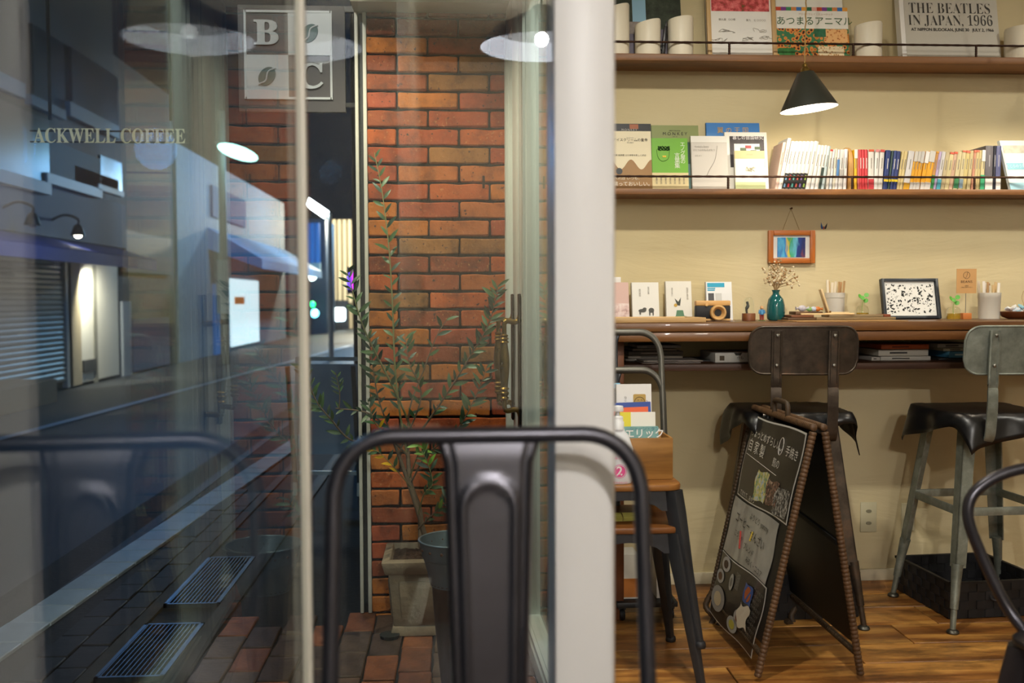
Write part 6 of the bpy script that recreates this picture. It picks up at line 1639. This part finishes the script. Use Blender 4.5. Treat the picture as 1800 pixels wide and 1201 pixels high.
# ================================================================== RATTAN MENU BOARD
def menu_board():
    yn = 2.645
    tn = onY(1440, 752, yn); zt = tn.z
    tf = onZ(1333, 716, zt)
    fn = onZ(1326, 1192); rn = onZ(1510, 1190)
    fn = Vector((fn.x, yn, 0)); rn = Vector((rn.x, yn - .005, 0))
    u = Vector((tf.x - tn.x, tf.y - tn.y, 0)); wdt = u.length; u.normalize()
    base = (fn + rn) / 2
    RT = metal('#5a4028', .5, .05, var=.35, vscale=40); RT2 = metal('#40301e', .55, .05, var=.35, vscale=40)
    BLK = flat('#0e0e0f', .45); 
    s = thing('menu_board', 'rattan-framed folding menu board with chalk menus, standing on the floor', 'menu board', (base.x, base.y, 0))
    off = -Vector((base.x, base.y, 0))
    def wrapped(p, q, r_=.0105, step=.0115):
        n_ = max(4, int((q - p).length / step)); pts = []; rs = []
        for i in range(n_):
            for f_, k in ((0, .86), (.18, 1.0), (.75, 1.0), (.93, .86)):
                pts.append(p + (q - p) * ((i + f_) / n_)); rs.append(r_ * k)
        return pts, rs
    inner = []
    for side, foot in (('front_leaf', fn), ('rear_leaf', rn)):
        sg_ = 1 if side == 'front_leaf' else -1
        top = tn + off + Vector((-.014 if sg_ > 0 else .014, 0, 0)); dn = (foot + off - top)
        vlen = dn.length; v = dn.normalized()
        nrm = (u.cross(v)).normalized()
        if (nrm.x < 0) != (sg_ > 0): nrm = -nrm
        tag_root = obj(side, MB().add([top + u * .012 + v * .02 + nrm * -.004, top + u * (wdt - .012) + v * .02 + nrm * -.004, top + u * (wdt - .012) + v * (vlen * .86) + nrm * -.004, top + u * .012 + v * (vlen * .86) + nrm * -.004,
                                 top + u * .012 + v * .02 + nrm * .004, top + u * (wdt - .012) + v * .02 + nrm * .004, top + u * (wdt - .012) + v * (vlen * .86) + nrm * .004, top + u * .012 + v * (vlen * .86) + nrm * .004],
                                [(0, 3, 2, 1), (4, 5, 6, 7), (0, 1, 5, 4), (1, 2, 6, 5), (2, 3, 7, 6), (3, 0, 4, 7)]), BLK, s)
        for e in (0, wdt):
            p, r_ = wrapped(top + u * e + v * (.012), top + u * e + v * (vlen * (.985 if e == 0 else .86)))
            obj('rattan_post', MB().tube(p, r_, 10), RT if e == 0 else RT2, tag_root, smooth=60)
        if True:
            e0 = top + u * wdt + v * (vlen * .86)
            pts = bez([e0, e0 + v * .05 + Vector((-.012 * sg_, 0, 0)), e0 + v * .085 + Vector((.016 * sg_, -.02, 0)), e0 + v * .12 + Vector((.008 * sg_, -.03, -.0)), Vector((e0.x + .03 * sg_, e0.y - .055, .012))], 8)
            obj('curled_foot', MB().tube(pts, [.0105 if i % 2 else .0092 for i in range(len(pts))], 10), RT2, tag_root, smooth=60)
        p, r_ = wrapped(top, top + u * wdt)
        obj('top_rail', MB().tube(p, r_, 10), RT, tag_root, smooth=60)
        p, r_ = wrapped(top + v * (vlen * .90), top + u * wdt + v * (vlen * .885), .009)
        obj('bottom_rail', MB().tube(p, r_, 8), RT2, tag_root, smooth=60)
        inner.append((tag_root, top, v, nrm, vlen))
    # carrying handle on the top rail
    tr, top, v, nrm, vlen = inner[0]
    ha, hb2 = top + u * (wdt * .40), top + u * (wdt * .62)
    pts = bez([ha, ha + Vector((0, 0, .035)), ha + Vector((0, 0, .045)) + u * .02, hb2 + Vector((0, 0, .045)) - u * .02, hb2 + Vector((0, 0, .035)), hb2], 6)
    obj('handle', MB().tube(pts, [.0085 if i % 2 else .0072 for i in range(len(pts))], 10), RT2, s, smooth=60)
    # sheets on the front leaf: local frame a (reading direction, far -> near), b up
    A = -u; B = -v; Nn = nrm
    M0 = Matrix((( A.x, B.x, Nn.x, 0), (A.y, B.y, Nn.y, 0), (A.z, B.z, Nn.z, 0), (0, 0, 0, 1)))
    def P_(a, b, c=0): return top + u * wdt + A * (a * wdt) + v * (b * vlen) + Nn * (.0042 + c)
    def sheet(nm, a0, b0, a1, b1, mat, c=0.0, jit=.0):
        n_ = 10; vs = []; fs = []; random.seed(int(b0 * 100) + 3)
        for j in range(n_ + 1):
            for i in range(n_ + 1):
                t_, q_ = i / n_, j / n_
                vs.append(P_(a0 + (a1 - a0) * t_ + jit * math.sin(q_ * 7 + b0 * 9) * (1 if i in (0, n_) else .8), b0 + (b1 - b0) * q_ + jit * .5 * math.sin(t_ * 6), c + .0015 * math.sin(t_ * 5 + q_ * 3) ** 2))
        for j in range(n_):
            for i in range(n_):
                k = j * (n_ + 1) + i; fs.append((k, k + 1, k + n_ + 2, k + n_ + 1))
        o = obj(nm, MB().add(vs, fs), mat, tr, smooth=60)
        return o
    CH = flat('#23211f', .32, var=.5, vscale=9, coat=.4); GRY = flat('#96948e', .35, var=.35, vscale=7, coat=.4); MN = flat('#1c1a18', .35, var=.4, vscale=14, coat=.4)
    WL = flat('#cfcbc2', .5)
    sheet('border', .07, .03, .95, .395, WL, .0008, .010); s1_ = sheet('chalk_sheet', .082, .037, .938, .389, CH, .0018, .010)
    s2_ = sheet('grey_sheet', .06, .405, .86, .655, GRY, .0010, .010)
    sheet('border', .05, .66, .89, .945, WL, .0008, .012); s3_ = sheet('photo_menu', .058, .664, .88, .940, MN, .0018, .012)
    def say(txt, a, b, size, mat, par=tr, c=.0042, align='LEFT', rot=0):
        me = textmesh(txt, size, align)
        p = P_(a, b, c)
        obj('lettering', me, mat, par, M=T(*p) @ M0 @ RZ(rot))
    CK = flat('#cfcac0', .7); DK = flat('#2c2a26', .6)
    say('ちょっとめずらしい', .10, .105, .030, CK, rot=-2); say('手焼き', .72, .125, .034, CK, rot=-2)
    say('自 家 製', .10, .165, .044, CK, rot=-2); say('煎の', .56, .19, .030, CK, rot=-2)
    fcv = MB(); cc = P_(.64, .115, .0042)
    fcv.tube([cc + A * (.017 * math.cos(t_)) + B * (.026 * math.sin(t_)) for t_ in [2 * PI * k / 18 for k in range(18)]], .0009, 5, closed=True)
    fcv.tube([cc + A * (.008 * math.cos(t_)) + B * (.010 * math.sin(t_) - .004) for t_ in [R(200 + 14 * k) for k in range(11)]], .0008, 4)
    obj('chalk_face', fcv, CK, tr)
    obj('chalk_rule', MB().tube([P_(.10, .205, .0042), P_(.66, .235, .0042)], .0008, 4), CK, tr)
    sheet('chalk_drawing', .36, .245, .56, .37, pattern('noise', [(.3, '#3a4a6a'), (.42, '#7a9a78'), (.5, '#c8b45a'), (.6, '#a8b8c4'), (.7, '#3a3a34')], 46), .0032, .012)
    sheet('chalk_drawing', .56, .26, .74, .36, pattern('noise', [(.32, '#c8947a'), (.45, '#2e2826'), (.6, '#8a6a54'), (.7, '#d8c8b8')], 60), .0032, .012)
    sheet('chalk_scribble', .70, .27, .92, .38, pattern('noise', [(.42, '#23211f'), (.55, '#8a867e'), (.65, '#c8c4ba')], 90), .0030, .006)
    say('できたて　おやつ', .14, .375, .018, CK, rot=-2)
    say('よりどり yammy', .40, .445, .024, DK, rot=-2); say('コーヒー', .16, .485, .036, DK, rot=-3); say('ぜんざい', .46, .515, .034, DK, rot=-3); say('こうちゃ', .20, .55, .022, DK, rot=-3); say('ブレンド', .40, .575, .024, DK, rot=-3); say('みるく・ココア', .48, .62, .022, DK, rot=-3)
    obj('red_stroke', MB().tube([P_(.30, .53, .004), P_(.345, .60, .004)], .003, 6), flat('#a83a30', .6), tr); obj('yellow_stroke', MB().tube([P_(.50, .50, .004), P_(.485, .54, .004)], .003, 6), flat('#c8b04a', .6), tr)
    for (a, b, ra, rb_, c1, c2) in ((.19, .70, .035, .032, '#b8b4ac', '#4a3428'), (.13, .765, .032, .030, '#a8a49c', '#6a4c34'), (.34, .75, .016, .036, '#9a9890', '#6a665e'), (.17, .86, .058, .055, '#98948c', '#c8b894'), (.58, .855, .038, .034, '#b0aca4', '#7a4a2c'), (.50, .90, .042, .032, '#a4a49c', '#b8b048')):
        cc = P_(a, b, .0048)
        for k, (rr, col, dc) in enumerate(((1, c1, 0), (.55, c2, .0008))):
            mb = MB(); mb.add([cc + Nn * dc + A * (ra * wdt * 2 * rr * math.cos(t_) * .5 / .45) + B * (rb_ * vlen * rr * math.sin(t_)) for t_ in [2 * PI * q_ / 20 for q_ in range(20)]], [tuple(range(20))])
            obj(['plate_photo', 'dish_photo'][k], mb, flat(col, .5), tr)
    sheet('photo_card', .58, .70, .72, .775, flat('#3a5a9c', .45), .0052, .004); cc = P_(.65, .737, .0064)
    mb = MB(); mb.add([cc + A * (.026 * math.cos(t_)) + B * (.022 * math.sin(t_)) for t_ in [2 * PI * q_ / 20 for q_ in range(20)]], [tuple(range(20))]); obj('dish_photo', mb, flat('#b8602c', .5), tr)
    nt = sheet('paper_note', .56, .785, .73, .875, flat('#ded4bc', .6), .006, .02)
    for k in range(9):
        say('ケーキセット', .72 - (k % 3) * .02, .70 + k * .022, .014, flat('#8a867e', .6), c=.0046)
    for k in range(5): say('TOAST', .40, .70 + k * .014, .012, flat('#8a867e', .6), c=.0046)
    # inner lining ridge of the rear leaf
    tr2, top2, v2, n2, vl2 = inner[1]
    obj('cross_batten', MB().add([top2 + u * .02 + v2 * (vl2 * .45) - n2 * .008, top2 + u * (wdt - .02) + v2 * (vl2 * .40) - n2 * .008, top2 + u * (wdt - .02) + v2 * (vl2 * .42) - n2 * .008, top2 + u * .02 + v2 * (vl2 * .47) - n2 * .008,
                                  top2 + u * .02 + v2 * (vl2 * .45) - n2 * .003, top2 + u * (wdt - .02) + v2 * (vl2 * .40) - n2 * .003, top2 + u * (wdt - .02) + v2 * (vl2 * .42) - n2 * .003, top2 + u * .02 + v2 * (vl2 * .47) - n2 * .003],
        [(0, 3, 2, 1), (4, 5, 6, 7), (0, 1, 5, 4), (1, 2, 6, 5), (2, 3, 7, 6), (3, 0, 4, 7)]), flat('#151515', .6), tr2)
menu_board()
# ================================================================== WHITE PENDANT BEHIND THE CAMERA (mirrored in the glass)
v = onY(952, 84, 3.66); mir = cy_ + .003
pl_ = Vector((v.x, 2 * mir - v.y, v.z))
wp = thing('white_pendant', 'wide white enamel pendant lamp over the near table, mirrored in the glass', 'lamp', pl_)
ENM = flat('#f2f2f0', .35)
rp = .225
obj('shade', MB().lathe([(rp, 0), (rp * .98, .012), (rp * .8, .06), (rp * .45, .105), (rp * .2, .13), (.03, .15)], 40, cap=False), ENM, wp, smooth=60)
obj('shade_lining', MB().lathe([(rp - .003, .001), (rp * .96, .012), (rp * .72, .058)], 40, cap=False), flat('#f2f2f4', .35, emit=4.5, ecol='#f0f2ff'), wp, smooth=60)  # lining glows by itself: lamp light on the rim put into its material
obj('shade_crown', MB().lathe([(rp * .72, .058), (rp * .43, .10), (rp * .18, .122), (.004, .13)], 40, cap=False), flat('#d8d8da', .4, emit=.9, ecol='#f0f2ff'), wp, smooth=60)  # greyer with weaker glow: the dimmer depth of the shade as colour
obj('bulb', MB().ball((0, 0, .108), .022, 14), flat('#fff6e8', .4, emit=3, ecol='#fff2dc'), wp, smooth=60)
obj('cord', MB().cyl((0, 0, .15), (0, 0, 2.749 - pl_.z), .004, n=8), flat('#1a1a1a', .5), wp)
obj('ceiling_rose', MB().lathe([(.05, 2.73 - pl_.z), (.055, 2.7495 - pl_.z)], 18), ENM, wp)
lamp('white_pendant_light', 'POINT', pl_ + Vector((0, 0, .030)), 90, (1, .97, .95), .025)
# ================================================================== PLANTER, OLIVE, BUCKET
STONE = flat('#8e7c64', .75, var=.22, vscale=14, bstr=.35, bscale=50)
q = onZ(690, 1122, OUT); fy = q.y
zr = onY(690, 985, fy).z
hP = zr - OUT
cxp = q.x + .105; cyp = fy + .125
pt = thing('stone_planter', 'weathered square stone planter holding the olive tree', 'planter', (cxp, cyp, OUT))
def sq(h, z): return [(-h, -h, z), (h, -h, z), (h, h, z), (-h, h, z)]
bb = MB().hexa(sq(.102, .03), sq(.118, hP - .05))
obj('body', bb, STONE, pt, bevel=.004)
for nm, a, z0, z1 in (('foot_moulding', .112, 0, .032),):
    obj(nm, MB().hexa(sq(.114, z0), sq(.106, z1)), STONE, pt, bevel=.005)
for k in range(4):
    obj('recessed_panel', MB().hexa([(-.075, -.112, .055), (.075, -.112, .055), (.075, -.100, .055), (-.075, -.100, .055)], [(-.083, -.122, hP - .075), (.083, -.122, hP - .075), (.083, -.108, hP - .075), (-.083, -.108, hP - .075)], RZ(90 * k)), STONE, pt, bevel=.004)
for k in range(4):
    obj('rim_side', MB().hexa([(-.128, -.128, hP - .05), (.128, -.128, hP - .05), (.105, -.100, hP - .05), (-.105, -.100, hP - .05)], [(-.140, -.140, hP - .006), (.140, -.140, hP - .006), (.112, -.112, hP), (-.112, -.112, hP)], RZ(90 * k)), STONE, pt, bevel=.004)
soil = MB(); N = 24; vs = []; fs = []; random.seed(2)
for j in range(N + 1):
    for i in range(N + 1): vs.append((-.112 + .224 * i / N, -.112 + .224 * j / N, hP - .022 + random.uniform(-.004, .006)))
for j in range(N):
    for i in range(N): a = j * (N + 1) + i; fs.append((a, a + 1, a + N + 2, a + N + 1))
obj('soil', soil.add(vs, fs), flat('#3a2616', .9, var=.7, vscale=120), pt, kind='stuff')
obj('pot_foot', MB().lathe([(.03, 0), (.034, .012)], 12, T(-.115, -.12, .0)), flat('#2a2c28', .7), pt)
# olive tree: branches drawn through pixel way-points at real depths, leaves set along them
BARK = flat('#6e5c48', .8, var=.25, vscale=40); SHOOT = flat('#8a8a58', .7)
LV = [flat(c, .45, var=.12, vscale=30) for c in ('#3c5a34', '#4a6a3c', '#2f4a30', '#52744a', '#34503c')]
LVB = flat('#7aa83c', .45); LVY = flat('#d8a81c', .5)
tc_ = Vector((cxp, cyp, OUT + hP - .02))
ol = thing('olive_tree', 'young olive tree with slender grey-green leaves in the stone planter', 'tree', tc_)
def lm(len_, wid):
    vs = []; fs = []; n_ = 6
    for i in range(n_ + 1):
        t = i / n_; w = wid * math.sin(PI * min(1, t * 1.02)) ** .8 * (1 - .25 * t); zc = .10 * len_ * math.sin(PI * t * .9)
        vs += [(-w, t * len_, zc * .6 + w * .25), (0, t * len_, zc * .6), (w, t * len_, zc * .6 + w * .25)]
    for i in range(n_):
        for k in (0, 1): a = i * 3 + k; fs.append((a, a + 1, a + 4, a + 3))
    return MB().add(vs, fs).mesh('leaf', smooth=60)
LM = [lm(.047, .0072), lm(.040, .0062), lm(.053, .0076)]
for m_ in LM: m_.materials.append(LV[0])
nleaf = 0
def branch(way, r0, r1, leaves=0, t0=.15, mat=BARK, lmats=LV, ls=1.0, seed=0):
    """way: (px, py, Y) points"""
    global nleaf
    pts = bez([onY(a, b, c) - tc_ for a, b, c in way], 8); n_ = len(pts)
    br = obj('branch', MB().tube(pts, [r0 + (r1 - r0) * i / (n_ - 1) for i in range(n_)], 7), mat, ol, smooth=60)
    random.seed(seed + 100)
    for k in range(leaves):
        t = t0 + (1 - t0) * (k + .5) / leaves
        i = min(n_ - 2, int(t * (n_ - 1))); p = pts[i]; d = (pts[i + 1] - pts[i]).normalized()
        side = (-1) ** k
        ang = random.uniform(35, 65)
        axis = (Vector((0, -1, 0)) + Vector((random.uniform(-.6, .6), 0, random.uniform(-.6, .6)))).normalized()
        ld = Matrix.Rotation(R(ang * side), 3, axis) @ d
        upv = (Vector((random.uniform(-.5, .5), -1, random.uniform(.0, .9)))).normalized()
        xx = ld.cross(upv).normalized(); zz = xx.cross(ld).normalized()
        s = random.uniform(.75, 1.15) * ls * (1 if t < .92 else .8)
        Mx = Matrix(((xx.x, ld.x, zz.x, p.x), (xx.y, ld.y, zz.y, p.y), (xx.z, ld.z, zz.z, p.z), (0, 0, 0, 1))) @ Matrix.Diagonal((s, s, s, 1))
        o = bpy.data.objects.new('leaf', random.choice(LM)); C.objects.link(o); o.parent = br; o.matrix_local = Mx
        o.material_slots[0].link = 'OBJECT'; o.material_slots[0].material = random.choice(lmats)
        nleaf += 1
    return br
Yt = cyp
branch([(740, 962, Yt), (738, 900, Yt), (722, 850, Yt), (716, 790, Yt)], .011, .007)
branch([(752, 962, Yt), (735, 900, Yt - .02), (708, 820, Yt - .04), (690, 770, Yt - .06)], .010, .005)
branch([(716, 800, Yt), (702, 720, Yt - .05), (694, 640, Yt - .08), (690, 540, Yt - .1), (684, 440, Yt - .1), (672, 340, Yt - .08), (658, 268, Yt - .06)], .0042, .0012, 40, .16, SHOOT, seed=1)
branch([(724, 756, Yt), (700, 700, Yt - .1), (670, 640, Yt - .15), (645, 590, Yt - .18), (630, 550, Yt - .2), (618, 505, Yt - .2), (610, 475, Yt - .2)], .0042, .0012, 26, .2, SHOOT, seed=2)
branch([(716, 800, Yt), (680, 770, Yt - .1), (620, 775, Yt - .2), (580, 735, Yt - .25), (556, 705, Yt - .25), (540, 665, Yt - .25), (532, 640, Yt - .25)], .0042, .0012, 30, .25, BARK, seed=3)
branch([(700, 770, Yt - .04), (650, 728, Yt - .1), (590, 718, Yt - .14)], .0035, .002, 6, .5, BARK, seed=4)
branch([(596, 718, Yt - .14), (597, 690, Yt - .14), (590, 655, Yt - .14)], .002, .001, 9, .45, BARK, seed=5, ls=.7)
branch([(716, 790, Yt), (760, 730, Yt - .1), (800, 670, Yt - .15), (830, 620, Yt - .18), (852, 585, Yt - .2), (868, 540, Yt - .2), (876, 500, Yt - .2)], .0042, .0012, 46, .15, BARK, seed=6)
branch([(716, 800, Yt), (720, 720, Yt - .06), (745, 650, Yt - .08), (768, 590, Yt - .1), (790, 555, Yt - .1)], .0035, .001, 10, .1, BARK, seed=7)
branch([(722, 850, Yt), (750, 800, Yt - .1), (800, 760, Yt - .18), (835, 700, Yt - .2), (858, 640, Yt - .22)], .0035, .001, 30, .25, BARK, seed=8)
branch([(690, 770, Yt - .06), (665, 700, Yt - .1), (655, 640, Yt - .12), (648, 590, Yt - .12)], .003, .001, 22, .1, BARK, seed=9)
branch([(700, 800, Yt - .05), (740, 700, Yt - .16), (720, 640, Yt - .2), (712, 590, Yt - .2)], .003, .001, 20, .2, BARK, seed=10)
branch([(720, 840, Yt - .02), (735, 800, Yt - .14), (745, 790, Yt - .18), (728, 775, Yt - .2)], .003, .001, 8, .3, SHOOT, [LVB], seed=11)
branch([(735, 905, Yt - .02), (745, 870, Yt - .12), (760, 850, Yt - .16), (752, 815, Yt - .18), (742, 795, Yt - .18)], .003, .001, 20, .2, SHOOT, LV + [LVB], seed=12)
branch([(735, 930, Yt - .02), (760, 905, Yt - .1), (778, 890, Yt - .14), (790, 870, Yt - .14)], .003, .001, 14, .15, BARK, LV + [LVB], seed=13)
branch([(725, 860, Yt - .02), (700, 830, Yt - .14), (672, 800, Yt - .18), (655, 790, Yt - .18)], .002, .001, 9, .3, SHOOT, LV + [LVY], seed=14)
branch([(690, 770, Yt - .06), (660, 745, Yt - .12), (645, 700, Yt - .16)], .0025, .001, 12, .2, SHOOT, LV + [LVY], seed=15)
# tall tapered bucket in front
Yk = 2.72
GZ = metal('#7c8c92', .38, .7, var=.25, vscale=12); RUST = metal('#3c2418', .6, .3, var=.4, vscale=10)
zk = onY(800, 948, Yk).z; ck = onY(800, 948, Yk).x; rk = .1
bk = thing('tall_bucket', 'tall tapered bucket with riveted galvanised rim and rusty brown body', 'bucket', (ck, Yk, OUT))
hk_ = zk - OUT
obj('body', MB().lathe([(.034, 0), (.036, .01), (.058, hk_ * .52), (.064, hk_ * .72), (.070, hk_ * .75)], 32), RUST, bk, smooth=50)
n_ = 64; vs = []; fs = []
prof = [(.068, hk_ * .735, 0), (.074, hk_ * .78, 1), (.084, hk_ * .885, 1), (.090, hk_ * .90, 0), (.098, hk_ * .99, 0), (.0995, hk_, 0), (.096, hk_, 0), (.088, hk_ * .90, 0), (.070, hk_ * .76, 0)]
for r_, z, rb_ in prof:
    for k in range(n_):
        a = 2 * PI * k / n_; rr = r_ * (1 - (.03 if rb_ and k % 2 else 0)); vs.append((rr * math.cos(a), rr * math.sin(a), z))
for i in range(len(prof) - 1):
    for k in range(n_): fs.append((i * n_ + k, i * n_ + (k + 1) % n_, (i + 1) * n_ + (k + 1) % n_, (i + 1) * n_ + k))
obj('galvanised_rim', MB().add(vs, fs), GZ, bk, smooth=35)
obj('rolled_lip', MB().tube([(.099 * math.cos(2 * PI * k / 40), .099 * math.sin(2 * PI * k / 40), hk_) for k in range(40)], .0032, 8, closed=True), GZ, bk, smooth=60)
obj('inner_floor', MB().lathe([(.072, hk_ * .775), (.072, hk_ * .78)], 24), flat('#3c3a34', .8), bk)
for k in range(16):
    a = 2 * PI * k / 16; obj('rivet', MB().ball((.0955 * math.cos(a), .0955 * math.sin(a), hk_ * .955), .0042, 8), flat('#5a3a24', .6), bk, smooth=60)
